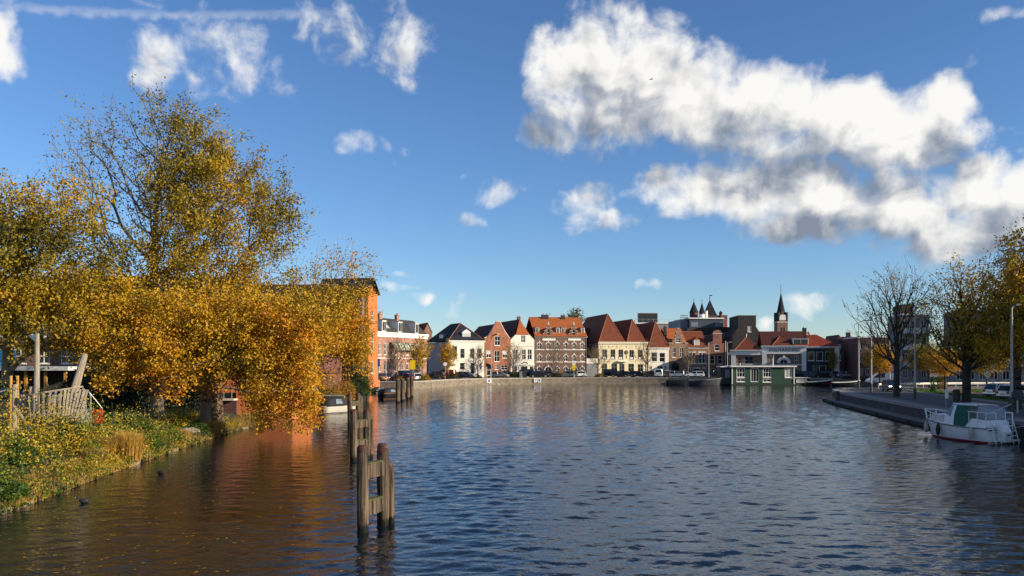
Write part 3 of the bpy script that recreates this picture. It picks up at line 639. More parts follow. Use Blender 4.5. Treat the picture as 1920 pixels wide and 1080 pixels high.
hip_roof(rt, .05, (h1 + h2) / 2 - .25, .0, 24, H + .26, f.lz(599, 1140) + 1.6, TILE_R, 3.3, 3.3, .0); hip_roof(rt, (h1 + h2) / 2 + .25, w - .3, .0, 24, H + .26, f.lz(604, 1190) + .9, TILE_R, 3.0, 3.0, .0)
anchors(rt, [P3(x, 575) for x in (295, 390, 488, 600, 715)] + [P3(x, 745) for x in (395, 712)])
for x, y in ((340, 572), (440, 572), (538, 572), (665, 575), (768, 578)): q = P3(x, y); MB().tube([(q[0], -.0, q[1]), (q[0] - .05, -.3, q[1] + .08), (q[0] + .1, -.45, q[1] - .02)], .04, 5).build('wall_lamp', DARKMETAL, rt)
q = P3(600, 640); em = MB(); em.loft([[(q[0] + r_ * math.cos(t), y_, q[1] + r_ * 1.1 * math.sin(t)) for t in [k * math.pi / 6 for k in range(12)]] for r_, y_ in ((.52, -.0), (.5, -.1), (.3, -.14))]); em.build('emblem', mat('bronze', (.12, .075, .03), .6, .4, 5), rt)
em2 = MB().box(q[0] - .1, q[0] + .1, -.06, -.004, q[1] - 1.6, q[1] - .75).build('plaque', MATS['bronze'], rt)
a, b = P3(490, 752), P3(605, 742); box_part(rt, 'door_canopy', WHITE, a[0], b[0], -.8, -.0, a[1], a[1] + .22)
d_next = f.d1

# --- white house with steep hipped roof
f = Facade('white_hipped_house', 'narrow white house with steep red hipped roof, right of the cream house', 1216, 1254, d_next, 10)
rt = f.root; w = f.w; P3 = lambda x, y: f.pt(*c3(x, y)); H = f.lz(654, 1235)
hol = rects(f, c3, [(900, 640, 965, 750), (993, 645, 1060, 755), (872, 800, 905, 890), (965, 800, 1035, 865), (1050, 800, 1080, 900)])
hol = [h for h in hol if h[0] > .05 and h[2] < w - .05]
wall(rt, [(0, 0), (w, 0), (w, H), (0, H)], hol, PLW, 20)
for i, h in enumerate(hol): window(rt, h, WHITE, GLASS, 1 if i < 2 else 2, 2, door=i == 3, name='door' if i == 3 else 'window')
cornice(rt, -.05, w + .05, H - .15, WHITE, .45, .35); hip_roof(rt, 0, w, 0, 20, H + .3, f.lz(610, 1232) + 1.0, TILE_R, 2.4, 2.4, .05)
MB().prism([(w * .53, .45, H + 1.2), (w * .67, .45, H + 1.2), (w * .67, 1.0, H + 2.3), (w * .53, 1.0, H + 2.3)], (0, -.08, .05)).build('skylight', GLASSB, rt)
chimney(rt, w * .93, 1.6, H + 3.2, 2.4, .3, BR_DARK, 1); chimney(rt, .2, 14, H + 5.4, 2.0, .6, BR_DARK, 3)
d_next = f.d1

# --- step gable
f = Facade('step_gable_house', 'tan brick house with crow-stepped gable and round-arched doorway', 1254.5, 1289, d_next, 8)
rt = f.root; w = f.w; P3 = lambda x, y: f.pt(*c3(x, y)); H = P3(1200, 532)[1]
st = [(1150, 530), (1150, 505), (1165, 505), (1165, 478), (1175, 478), (1175, 440), (1188, 440), (1188, 395), (1203, 395), (1203, 352), (1236, 352), (1236, 395), (1250, 395), (1250, 440), (1264, 440), (1264, 478), (1276, 478), (1276, 505), (1292, 505), (1292, 530)]
out = [(0, 0), (w, 0), (w, H)] + [(P3(x, 0)[0], P3(1200, y)[1]) for x, y in st[::-1]] + [(0, H)]
hol = rects(f, c3, [(1188, 465, 1246, 525), (1145, 582, 1190, 700), (1235, 582, 1280, 700), (1272, 838, 1310, 905)]) + [(P3(1135, 0)[0], .1, P3(1230, 0)[0], P3(1180, 755)[1], .9)]
wall(rt, out, hol, BR_TAN, .4)
for i, h in enumerate(hol): window(rt, h, WHITE if i < 4 else DGREEN, GLASS, 2, 2, door=i >= 3, name='door' if i >= 3 else 'window')
cp = MB()
for k in range(1, len(st) - 1):
    if abs(st[k][1] - st[k + 1][1]) < 1: a = P3(st[k][0], 0)[0]; b = P3(st[k + 1][0], 0)[0]; z = P3(1200, st[k][1])[1]; cp.box(a - .03, b + .03, -.06, .45, z, z + .1)
cp.build('gable_coping', STONEW, rt)
box_part(rt, 'house_body', BR_TAN, .05, w - .05, .402, 12, 0, H - .05)
mb = MB(); zr = f.lz(620, 1272) + .8; slab(mb, [(-.2, .3, H), (w, .3, H), (w, 5, zr), (-.2, 5, zr)]); slab(mb, [(-.2, 5, zr), (w, 5, zr), (w, 12, H), (-.2, 12, H)]); mb.build('roof', TILE_O, rt); cornice(rt, 0, P3(1148, 0)[0], H - .1, STONEW, .25, .3); cornice(rt, P3(1294, 0)[0], w, H - .1, STONEW, .25, .3)
d_next = f.d1

# --- banded brick house
f = Facade('banded_brick_house', 'low tan brick house with white banded windows and red dormered roof', 1289.5, 1327, d_next, 6)
rt = f.root; w = f.w; P4 = lambda x, y: f.pt(*c4(x, y)); H = f.lz(652, 1308)
hol = rects(f, c4, [(115, 655, 146, 762), (152, 655, 180, 762), (218, 655, 247, 762), (253, 655, 282, 762), (112, 815, 135, 880), (160, 815, 230, 880), (258, 815, 282, 880)])
hol = [(max(h[0], .12), *h[1:]) for h in hol]
wall(rt, [(0, 0), (w, 0), (w, H), (0, H)], hol, BR_TAN, 10)
for i, h in enumerate(hol): window(rt, h, WHITE, GLASS, 1, 2); band(rt, max(0, h[0] - .15), h[2] + .15, h[3] + .05, WHITE, .2, .06)
band(rt, 0, w, P4(200, 770)[1], WHITE, .18); cornice(rt, 0, w, H - .2, WHITE, .35, .3); side_roof(rt, 0, w, 0, 9, H + .15, H + 4.3, TILE_R)
q0, q1 = P4(172, 600), P4(228, 548); dormer(rt, q0[0], q1[0], H + .3, H + 2.0, .3, 2.4, WHITE, TILE_O, 'gable', GLASSB)
d_next = f.d1

# --- narrow brick gable
f = Facade('narrow_gable_house', 'narrow red-tan brick house with tall flat-topped gable beside the dark office block', 1327.5, 1361, d_next, 4)
rt = f.root; w = f.w; P4 = lambda x, y: f.pt(*c4(x, y))
z1 = P4(400, 560)[1]; out = [(0, 0), (w, 0), (w, z1), (P4(452, 0)[0], z1), (P4(450, 0)[0], P4(400, 462)[1]), (P4(444, 0)[0], P4(400, 436)[1]), (P4(407, 0)[0], P4(400, 422)[1]), (P4(368, 0)[0], P4(400, 436)[1]), (P4(362, 0)[0], P4(400, 462)[1]), (P4(360, 0)[0], z1), (0, z1)]
hol = rects(f, c4, [(376, 570, 424, 636), (332, 682, 378, 770), (410, 682, 456, 770), (335, 815, 385, 885), (415, 825, 450, 905)])
wall(rt, out, hol, BR_RED, .4); box_part(rt, 'house_body', BR_RED, .05, w - .05, .402, 12, 0, z1 - .05)
for i, h in enumerate(hol): window(rt, h, WHITE, GLASS, 1, 2, door=i == 4, name='door' if i == 4 else 'window')
gable_roof(rt, .1, w - .1, .41, 12, z1, P4(400, 470)[1], TILE_D); anchors(rt, [P4(405, 500)]); band(rt, P4(360, 0)[0] - .1, P4(452, 0)[0] + .1, P4(400, 462)[1], STONEW, .12, .08)
MB().tube([(w - .1, -.1, .1), (w - .1, -.1, z1 + .6)], .07, 6).build('downpipe', WHITE, rt)
d_r = f.d1

# --- buildings right of the narrow gable, in the shade: low pavilion, VOLHARDING hall, navy house
f = Facade('garden_pavilion', 'low brick building with white cornice and red pyramid roof behind the houseboat', 1371, 1428.5, 191, -12)
rt = f.root; w = f.w; P4 = lambda x, y: f.pt(*c4(x, y)); H = P4(700, 640)[1]
hol = rects(f, c4, [(612, 700, 650, 770), (682, 692, 770, 775), (800, 705, 832, 770), (620, 830, 700, 895), (740, 830, 820, 905)])
wall(rt, [(0, 0), (w, 0), (w, H - .9), (0, H - .9)], hol, BR_BROWN, 11)
for h in hol: window(rt, h, GREYP, GLASS, 2, 2)
box_part(rt, 'entablature', OFFW, -.15, w + .1, -.35, 11.1, H - .9, H - .1); cornice(rt, -.3, w + .2, H - .1, OFFW, .4, .5, -.3)
box_part(rt, 'pilaster', OFFW, -.02, P4(592, 0)[0], -.3, -.003, 0, H - .9); band(rt, P4(592, 0)[0], w, P4(700, 775)[1], OFFW, .2, .1)
hip_roof(rt, P4(585, 0)[0], w - .2, .3, 10.5, H + .3, f.lz(631, 1402), TILE_R, 4.5, 4.5, .1)
MB().tube([((P4(585, 0)[0] + w - .2) / 2, 5, f.lz(631, 1402) - .2), ((P4(585, 0)[0] + w - .2) / 2, 5, f.lz(631, 1402) + .8)], .12, 6).build('finial', OFFW, rt)
d_next = f.d1
f = Facade('volharding_hall', 'former hall with white portal frame, arched window and VOLHARDING lettering', 1428.7, 1511.5, d_next, -12, 'hall')
rt = f.root; w = f.w; H = f.lz(651, 1468); P4 = lambda x, y: f.pt(*c4(x, y))
arch = (P4(1035, 0)[0], P4(1080, 800)[1], P4(1120, 0)[0], P4(1080, 722)[1], .95)
hol = rects(f, c4, [(932, 685, 972, 772), (1187, 688, 1225, 775), (920, 815, 975, 895), (1190, 815, 1240, 900), (1010, 815, 1150, 905)]) + [arch]
wall(rt, [(0, 0), (w, 0), (w, H - 1.6), (0, H - 1.6)], hol, BR_BROWN, 14)
for i, h in enumerate(hol): window(rt, h, OFFW, GLASS, 2, 2, door=i == 4, name='door' if i == 4 else 'window')
r_ = (arch[2] - arch[0]) / 2; cx = (arch[0] + arch[2]) / 2; zc = arch[3] - r_ * .95
am = MB(); rg_ = lambda q, yy: [(cx + (r_ + q) * math.cos(t), yy, zc + (r_ + q) * math.sin(t)) for t in [math.pi * k / 14 for k in range(15)]]
am.loft([rg_(0, .02), rg_(0, -.18), rg_(.6, -.18), rg_(.6, .02)], cap=False, close=False); am.build('arch_surround', OFFW, rt)
box_part(rt, 'keystone', OFFW, cx - .2, cx + .2, -.26, -.185, zc + r_ - .05, zc + r_ + .85)
x1, x2 = P4(905, 0)[0], P4(1258, 0)[0]
box_part(rt, 'pilaster', OFFW, 0, x1, -.4, -.003, 0, H - 1.6); box_part(rt, 'pilaster', OFFW, x2, w, -.4, -.003, 0, H - 1.6)
box_part(rt, 'entablature', OFFW, 0, w, -.42, 14, H - 1.597, H - .1); cornice(rt, -.25, w + .2, H - .1, OFFW, .45, .45, -.4); band(rt, x1, x2, P4(1080, 782)[1], OFFW, .2, .12)
fc = bpy.data.curves.new('lettering', 'FONT'); fc.body = 'VOLHARDING'; fc.size = 1.02; fc.extrude = .03; fc.align_x = 'CENTER'; fc.align_y = 'CENTER'; fc.space_character = 1.12; fc.offset = .012
fc.materials.append(DARKMETAL); tmp = bpy.data.objects.new('lettering_curve', fc); COL.objects.link(tmp); bpy.context.view_layer.update(); lm = bpy.data.meshes.new_from_object(tmp.evaluated_get(bpy.context.evaluated_depsgraph_get())); bpy.data.objects.remove(tmp)
fo_ = bpy.data.objects.new('lettering', lm); COL.objects.link(fo_); fo_.parent = rt; fo_.location = ((P4(970, 0)[0] + P4(1195, 0)[0]) / 2, -.46, P4(1080, 628)[1]); fo_.rotation_euler = (R(90), 0, 0)
mb = MB(); zr = f.lz(627, 1468)
slab(mb, [(0, .3, H + .35), (w, .3, H + .35), (w, 7, zr + 1), (0, 7, zr + 1)]); slab(mb, [(0, 7, zr + 1), (w, 7, zr + 1), (w, 14, H + .35), (0, 14, H + .35)]); mb.build('roof', TILE_D, rt)
hip_roof(rt, P4(960, 0)[0], P4(1150, 0)[0], .2, 8, H + .36, f.lz(630, 1465), TILE_R, 3.2, .2, .0)
d_next = f.d1
f = Facade('navy_house', 'dark navy house with white framed windows, shop window and broad red roof', 1512, 1573, d_next, -12)
rt = f.root; w = f.w; H = f.lz(652, 1540); P4 = lambda x, y: f.pt(*c4(x, y))
hol = rects(f, c4, [(1322, 645, 1386, 735), (1408, 645, 1474, 737), (1496, 645, 1556, 740), (1372, 785, 1506, 900)])
wall(rt, [(0, 0), (w, 0), (w, H), (0, H)], hol, NAVY, 12)
for h in hol: window(rt, h, OFFW, GLASS, 1 if h[2] - h[0] < 2.2 else 2, 1)
cornice(rt, -.1, w + .3, H - .1, OFFW, .4, .5); x1 = P4(1588, 0)[0]; box_part(rt, 'pilaster', OFFW, x1, w + .05, -.35, -.003, 0, H - .12)
mb = MB(); zr = f.lz(633, 1530) + .9; mb.add([(-3.2, -.2, H + .3), (w + .4, -.2, H + .3), (w + .4, 12, H + .3), (-3.2, 12, H + .3), (w * .28, 5.5, zr), (w * .42, 5.5, zr)], [(0, 1, 5, 4), (1, 2, 5), (2, 3, 4, 5), (3, 0, 4)]); mb.build('roof', mat_tile('bright_red_tiles', (.22, .040, .022)), rt)
dormer(rt, -2.9, .6, H + .5, H + 2.1, .9, 4.0, OFFW, OFFW)
# red-roofed block and pale gable behind the hall
f = Facade('rear_block', 'long dark red roof with tall pale gable end rising behind the lettered hall', 1428, 1530, 216, -6)
w = f.w; z = f.lz(650, 1470); box_part(f.root, 'wall', BR_DRED, 0, w, 0, 12, 0, z); side_roof(f.root, 0, w * .62, 0, 12, z, f.lz(627, 1460) + .5, TILE_D); side_roof(f.root, w * .35, w, 2, 12, z, f.lz(625, 1500) + .6, mat_tile('bright_red_tiles', (.22, .04, .022)))
MB().prism([(w * .88, 6, z), (w * 1.05, 6, z), (w * 1.0, 6, z + 2.6), (w * .9, 6, z + 5.2)], (0, .5, 0)).build('gable_end', OFFW, f.root); chimney(f.root, w * .875, 5, z + 3.6, 1.5, .5, BR_DARK, 1); chimney(f.root, w * .62, 6, z + 3.0, 1.0, .5, BR_DARK, 1)

# --- dark brick warehouse with chimney-like gable
f = Facade('dark_brick_building', 'sooty dark brick building with broad tower-like neck gable and one white window', 1373.5, 1426, 216, -4)
rt = f.root; P4 = lambda x, y: f.pt(*c4(x, y)); w = f.w
out = [(0, 0), (w, 0), (w, P4(838, 462)[1]), P4(797, 392), P4(797, 282), P4(616, 282), P4(616, 402), (0, P4(560, 482)[1])]
hol = rects(f, c4, [(712, 386, 750, 445)]); wall(rt, out, hol, BR_DARK, 12); window(rt, hol[0], WHITE, GLASSB, 2, 3)
box_part(rt, 'parapet_cap', ZINC, P4(612, 0)[0], P4(801, 0)[0], -.1, 12.1, P4(700, 282)[1], P4(700, 275)[1])

# --- dark office block with glass storey
f = Facade('office_block', 'dark modern office block with glazed set-back top storey and white roof plant', 1288, 1371, 228, 4)
rt = f.root; P4 = lambda x, y: f.pt(*c4(x, y)); w = f.w; z1 = P4(300, 402)[1]; z2 = P4(300, 312)[1]
hol = rects(f, c4, [(152, 440, 185, 500), (187, 440, 222, 500), (235, 445, 265, 500), (455, 445, 520, 505)])
wall(rt, [(0, 0), (w, 0), (w, P4(520, 395)[1]), (w * .75, P4(520, 395)[1]), (w * .75, z1), (0, z1)], hol, BR_DARK, 18)
GLASSP = mat_glass('pale_office_glass', (.16, .2, .24), .15)
for h in hol: window(rt, h, ZINC, GLASSP, 1, 1)
xa, xb = P4(130, 0)[0], P4(470, 0)[0]; ZD = mat('blue_grey_cladding', (.045, .062, .08), .4, .1, 1, stretch=(1, 1, 6))
tp = box_part(rt, 'top_storey', ZD, xa, xb, .6, 16, z1 + .02, z2); box_part(tp, 'glazed_corner', GLASSP, P4(145, 0)[0], P4(215, 0)[0], .55, .59, z1 + .3, z2 - .9); box_part(tp, 'glazed_corner', GLASSP, P4(385, 0)[0], P4(465, 0)[0], .55, .59, z1 + .3, z2 - .9)
box_part(rt, 'roof_edge', OFFW, xa - .3, xb + .2, .2, 16.2, z2 + .003, z2 + .35)
lw = box_part(rt, 'louvre_wing', mat('louvre_cladding', (.15, .18, .2), .5, .1, .8, stretch=(1, 1, 8)), P4(50, 0)[0], xa - .05, 2.0, 15, z1 - 1, P4(60, 318)[1])
for k in range(7): box_part(lw, 'louvre', ZINC, P4(50, 0)[0] - .05, xa - .06, 1.85, 1.99, z1 + .15 + k * .55, z1 + .4 + k * .55)
for x0, x1, h in ((282, 330, 1.6), (335, 362, 2.6)): MB().tube([(P4((x0 + x1) / 2, 0)[0], 5, z2 + .3), (P4((x0 + x1) / 2, 0)[0], 5, z2 + h)], (P4(x1, 0)[0] - P4(x0, 0)[0]) / 2, 12).build('roof_plant', WHITE, rt)
MB().tube([(xb + .9, 1, z1), (xb + .9, 1, z2 + 1)], .05, 5).build('mast', DARKMETAL, rt)

# --- old city gate with three spires, far behind
def spire(root, cx, cy, r, z0, z1, n, m, name='spire', flare=True):
    rings = [[(cx + q * math.cos(2 * math.pi * (i + .5) / n), cy + q * math.sin(2 * math.pi * (i + .5) / n), z) for i in range(n)] for q, z in ((r * 1.1, z0), (r * .9, z0 + (z1 - z0) * .10), (.05, z1))]
    return MB().loft(rings).build(name, m, root)
d = 300; sc4 = 5.4 * F / d
g0 = G(1270 + 258 / 5.4, d, QZ)
rt = thing('city_gate', 'medieval brick city gate with one broad and two slim slate spires beyond the office block', 'city gate', g0)
def gx(x): return (1270 + x / 5.4 - CX) / F * d - g0.x
def gz(y): return ZZ(540 + y / 5.4, d) - QZ
box_part(rt, 'gatehouse', BR_DRED, gx(255), gx(415), -5, 8, 0, gz(285))
for a, b in ((110, 200), (207, 266)):
    cx = (gx(a) + gx(b)) / 2; r_ = (gx(b) - gx(a)) / 2
    MB().tube([(cx, -2, 0), (cx, -2, gz(250))], r_ * .95, 8).build('turret', BR_DRED, rt)
    s_ = spire(rt, cx, -2, r_, gz(250), gz(140 if a < 150 else 150), 8, SLATEN); MB().tube([(cx, -2, gz(145)), (cx, -2, gz(112 if a < 150 else 120))], .1, 5).build('finial', DARKMETAL, s_)
cx = (gx(255) + gx(415)) / 2; s_ = spire(rt, cx, 1, (gx(415) - gx(255)) / 2 * 1.1, gz(285), gz(118), 4, SLATEN, 'pyramid_roof'); MB().tube([(cx, 1, gz(122)), (cx, 1, gz(66))], .13, 5).build('finial', DARKMETAL, s_)
MB().tube([(cx, 1, gz(74)), (cx + .6, 1, gz(74)), (cx + .9, 1, gz(70))], .18, 5).build('weather_vane', DARKMETAL, s_)
for x0, x1 in ((258, 275), (398, 412)): c_ = MB().tube([(gx((x0 + x1) / 2), -4.8, gz(300)), (gx((x0 + x1) / 2), -4.8, gz(262))], .6, 8).build('corner_turret', BR_DRED, rt); spire(rt, gx((x0 + x1) / 2), -4.8, .8, gz(262), gz(238), 8, SLATEN, 'turret_cap')
box_part(rt, 'side_wing', BR_RED, gx(415) + .02, gx(478), -4, 6, 0, gz(280))

# --- church tower
d = 330; g0 = G(1467.5, d, QZ); rt = thing('church_tower', 'brick church tower with slender dark slate spire', 'church tower', g0)
hw = (1125 - 1012) / 5.4 / F * d / 2 * .93; zb = ZZ(540 + 350 / 5.4, d) - QZ; ze = ZZ(540 + 245 / 5.4, d) - QZ; zt = ZZ(540 + 45 / 5.4, d) - QZ
wall(rt, [(-hw, 0), (hw, 0), (hw, zb), (-hw, zb)], [(-hw * .45, zb - 6, -hw * .05, zb - 2, 1.0), (hw * .05, zb - 6, hw * .45, zb - 2, 1.0)], BR_BROWN, 2 * hw)
for s in (-1, 1): window(rt, ((-.45 if s < 0 else .05) * hw, zb - 6, (-.05 if s < 0 else .45) * hw, zb - 2, 1.0), BR_DARK, GLASS, 1, 5, sill=False)
box_part(rt, 'string_course', STONEW, -hw - .2, hw + .2, -.2, 2 * hw + .2, zb, zb + .4)
for s in (-1, 1):
    for q in (0, 1): MB().tube([(s * (hw - .5), .5 + q * (2 * hw - 1), zb + .4), (s * (hw - .5), .5 + q * (2 * hw - 1), ze)], .75, 8).build('pinnacle', SLATE, rt); 
for s in (-1, 1): MB().prism([(-hw * .6, -.05, zb + .4), (hw * .6, -.05, zb + .4), (0, -.05, ze + 1)], (0, .3, 0)).build('spire_gable', BR_BROWN, rt) if s < 0 else None
lv_ = MB().prism([(-1.5, -.12, zb + 1.0), (1.5, -.12, zb + 1.0), (1.0, -.12, zb + 3.2), (-1.0, -.12, zb + 3.2)], (0, .06, 0)).build('louvre_panel', OFFW, rt)
rings = [[(q * math.cos(2 * math.pi * (i + .5) / 8), hw + q * math.sin(2 * math.pi * (i + .5) / 8), z) for i in range(8)] for q, z in ((hw * .98, zb + .4), (hw * .78, ze), (.08, zt))]
s_ = MB().loft(rings).build('spire', SLATEN, rt); MB().tube([(0, hw, zt - .5), (0, hw, zt + 3.4)], .1, 5).build('cross', DARKMETAL, s_)

# --- rooftop sign panel and pale flat block behind the cream house
f = Facade('flat_roofed_block', 'pale flat-roofed modern block with railings behind the red hipped roofs', 1185, 1275, 248, 4)
rt = f.root; w = f.w; P3 = lambda x, y: f.pt(*c3(x, y)); z = P3(950, 300)[1]
hol = [(w * .62 + k * 1.9, z - 3.0, w * .62 + k * 1.9 + 1.5, z - 1.2) for k in range(3)]
wall(rt, [(0, 0), (w, 0), (w, z), (0, z)], hol, CONC, 15)
for h in hol: window(rt, h, ZINC, GLASS, 1, 1)
box_part(rt, 'roof_edge', OFFW, -.2, w * .93, -.3, 15, z + .003, z + .4)
rl = MB()
for k in range(9): rl.box(k * w / 9, k * w / 9 + .06, -.2, -.14, z + .4, z + 1.4)
rl.box(0, w * .9, -.21, -.13, z + 1.4, z + 1.47); rl.build('railing', GALV, rt)
g0 = f.root.location
px0, px1 = f.lx(c3(765, 0)[0]), f.lx(c3(998, 0)[0]); z0 = P3(880, 285)[1]; z1 = P3(880, 168)[1]
bb = thing('roof_billboard', 'large dark slatted panel on struts standing on the flat roof', 'billboard', g0, f.a)
box_part(bb, 'panel', mat('dark_slatted_panel', (.03, .028, .03), .5, .3, 1, stretch=(1, 1, 5)), px0, px1, 3, 3.3, z0, z1); fr = MB()
fr.box(px0 - .12, px1 + .12, 2.9, 3.4, z1 + .002, z1 + .18); fr.box(px0 - .12, px0 - .002, 2.9, 3.4, z0, z1); fr.box(px1 + .002, px1 + .12, 2.9, 3.4, z0, z1); fr.build('frame', GALV, bb)
for k in range(9): zz = z0 + (z1 - z0) * (k + .5) / 9; box_part(bb, 'slat', DARKMETAL, px0 + .02, px1 - .02, 2.86, 2.98, zz - .1, zz + .1)
for x in (px0 + .5, (px0 + px1) / 2, px1 - .5): MB().tube([(x, 3.6, z1 - .5), (x + 2.6, 3.6, z + .2)], .07, 5).build('strut', GALV, bb); MB().tube([(x, 3.5, z + .1), (x, 3.5, z0 + .2)], .08, 5).build('post', GALV, bb)

# --- dark red brick house and grey blocks on the right
f = Facade('red_brick_villa', 'dark red brick house with pointed gable right of the navy house', 1570, 1608, 196, -6)
rt = f.root; w = f.w; P5 = lambda x, y: f.pt(1560 + x / 3.6, 560 + y / 3.6); H = P5(80, 340)[1]; gx1 = P5(85, 0)[0]
hol = rects(f, lambda x, y: (1560 + x / 3.6, 560 + y / 3.6), [(98, 372, 130, 418), (106, 306, 145, 338), (145, 370, 165, 410)])
hol2 = rects(f, lambda x, y: (1560 + x / 3.6, 560 + y / 3.6), [(40, 308, 58, 332), (40, 372, 60, 418)])
out = [(0, 0), (w, 0), (w, H), (gx1, H), (gx1, P5(70, 300)[1]), (P5(48, 0)[0], P5(50, 243)[1]), (0, P5(40, 275)[1])]
wall(rt, out, hol[:1] + hol[2:] + hol2, BR_DRED, 11)
for h in hol[:1] + hol[2:] + hol2: window(rt, h, WHITE, GLASS2, 2, 2)
side_roof(rt, gx1 - .2, w + .2, 0, 10, H, P5(130, 255)[1], SLATEN); dormer(rt, hol[1][0], hol[1][2], H + .4, H + 1.9, .3, 2.5, WHITE, SLATE); chimney(rt, w * .85, 5, P5(130, 255)[1], 1.0, .5, BR_DARK)

def flats(name, label, p0, p1, d, ang, floors, bays, zb=RZ, m=CONC, fh=2.9, depth=11, balc=True, roofblock=None):
    f = Facade(name, label, p0, p1, d, ang, 'apartment block', zb); rt = f.root; w = f.w; hol = []
    for fl in range(floors):
        for b in range(bays):
            x = w * (b + .12) / bays; hol.append((x, fl * fh + .9, x + w / bays * .62, fl * fh + 2.4))
    wall(rt, [(0, 0), (w, 0), (w, floors * fh + .5), (0, floors * fh + .5)], hol, m, depth)
    for h in hol: window(rt, h, OFFW, glassy(), 2, 1, sill=False)
    if balc:
        for fl in range(1, floors):
            for b in range(bays):
                x = w * (b + .08) / bays; bo = MB().box(x, x + w / bays * .84, -1.2, -.003, fl * fh + .02, fl * fh + .16).build('balcony', CONC, rt)
                MB().box(x, x + w / bays * .84, -1.22, -1.15, fl * fh + .162, fl * fh + 1.1).build('balcony_panel', OFFW, bo)
    box_part(rt, 'parapet', OFFW, -.1, w + .1, -.12, depth + .1, floors * fh + .503, floors * fh + .8)
    if roofblock: box_part(rt, 'lift_house', mat('brown_cladding', (.10, .07, .055), .8), w * roofblock[0], w * roofblock[1], 2, depth - 2, floors * fh + .803, floors * fh + .8 + roofblock[2])
    return f
flats('apartment_block', 'grey concrete flats with brown lift house seen between the bare tree and the lamp post', 1690, 1742, 142, -14, 4, 3, roofblock=(.1, .55, 1.8))
flats('apartment_block', 'wide grey flats with white balconies behind the right-hand autumn trees', 1790, 1990, 132, -20, 4, 9)
flats('apartment_block', 'low brown block filling the gap left of the concrete flats', 1608, 1690, 178, -8, 3, 6, m=BR_DRED, balc=False)
# blocks standing along the street just outside the picture on the right; they keep this bank in shade
def off_block(label, x, y, rz, L, floors):
    rt = thing('apartment_block', label, 'apartment block', (x, y, RZ), R(rz)); H = floors * 2.9 + .6; hol = []
    for fl in range(floors):
        for b in range(int(L / 4)): hol.append((b * 4 + .7, fl * 2.9 + .9, b * 4 + 3.2, fl * 2.9 + 2.4))
    wall(rt, [(0, 0), (L, 0), (L, H), (0, H)], hol, CONC, 11)
    pm = MB()
    for h in hol: pm.add([(h[0], .15, h[1]), (h[2], .15, h[1]), (h[2], .15, h[3]), (h[0], .15, h[3])], [(0, 1, 2, 3)])
    stuff(pm.build('panes', GLASS, rt)); box_part(rt, 'parapet', OFFW, -.1, L + .1, -.12, 11.1, H + .003, H + .3)
off_block('long grey flats on the near right bank, just out of view', 67, 84, -72, 64, 7)
off_block('grey flats further along the right bank, just out of view', 93, 151, -72, 32, 7)
off_block('grey flats at the far end of the right bank, out of view', 122, 182, -68, 32, 8)

# ------------------------------------------------------------------ trees
def grow(trunk, att, bf=.35, rtip=.011, rmax=.5, p=2.25, jit=0.0, smooth=2):
    """trunk: polyline of the stem; att: (n,3) points to reach. Returns nodes, parents, radii (a balanced spanning tree)."""
    tr = []
    for a, b in zip(trunk[:-1], trunk[1:]):
        a = np.array(a, float); b = np.array(b, float); n = max(2, int(np.linalg.norm(b - a) / .7))
        for k in range(n): tr.append(a + (b - a) * k / n)
    tr.append(np.array(trunk[-1], float)); nt = len(tr); n = len(att)
    pos = np.vstack([np.array(tr), att]); par = np.full(nt + n, -1, int); path = np.zeros(nt + n)
    for i in range(1, nt): par[i] = i - 1; path[i] = path[i - 1] + np.linalg.norm(pos[i] - pos[i - 1])
    best = np.full(n, 1e9); bpar = np.zeros(n, int); lo = int(nt * .28)
    for i in range(lo, nt):
        c = np.linalg.norm(att - pos[i], axis=1) + bf * path[i]; k = c < best; best[k] = c[k]; bpar[k] = i
    todo = np.ones(n, bool)
    for _ in range(n):
        c = np.where(todo, best, 1e9); j = int(np.argmin(c)); q = bpar[j]; idx = nt + j; par[idx] = q; dd = np.linalg.norm(pos[idx] - pos[q]); path[idx] = path[q] + dd; todo[j] = False
        c = np.linalg.norm(att - pos[idx], axis=1) + bf * path[idx]; k = todo & (c < best); best[k] = c[k]; bpar[k] = idx
    order = np.argsort(path)[::-1]; acc = np.zeros(nt + n); kids = np.zeros(nt + n, int)
    rad = np.zeros(nt + n)
    for i in order:
        rad[i] = max(rtip, acc[i] ** (1 / p)) if acc[i] > 0 else rtip
        if par[i] >= 0: acc[par[i]] += rad[i] ** p; kids[par[i]] += 1
    s = rmax / rad[:nt].max(); rad = np.where(rad > rtip * 1.01, rtip + (rad - rtip) * (rmax - rtip) / (rad.max() - rtip), rad)
    for i in range(nt): rad[i] = max(rad[i], rmax * (1 - .55 * i / nt) * .55)
    rad[0] *= 1.3
    for _ in range(smooth):
        ssum = np.zeros_like(pos); cnt = np.zeros(len(pos)); big = {}
        for i in range(nt, nt + n):
            q = par[i]; w = rad[i]; ssum[q] += pos[i] * w; cnt[q] += w
        for i in range(nt, nt + n):
            if cnt[i] > 0: pos[i] = .5 * pos[i] + .25 * pos[par[i]] + .25 * ssum[i] / cnt[i]
    return pos, par, rad, kids, nt
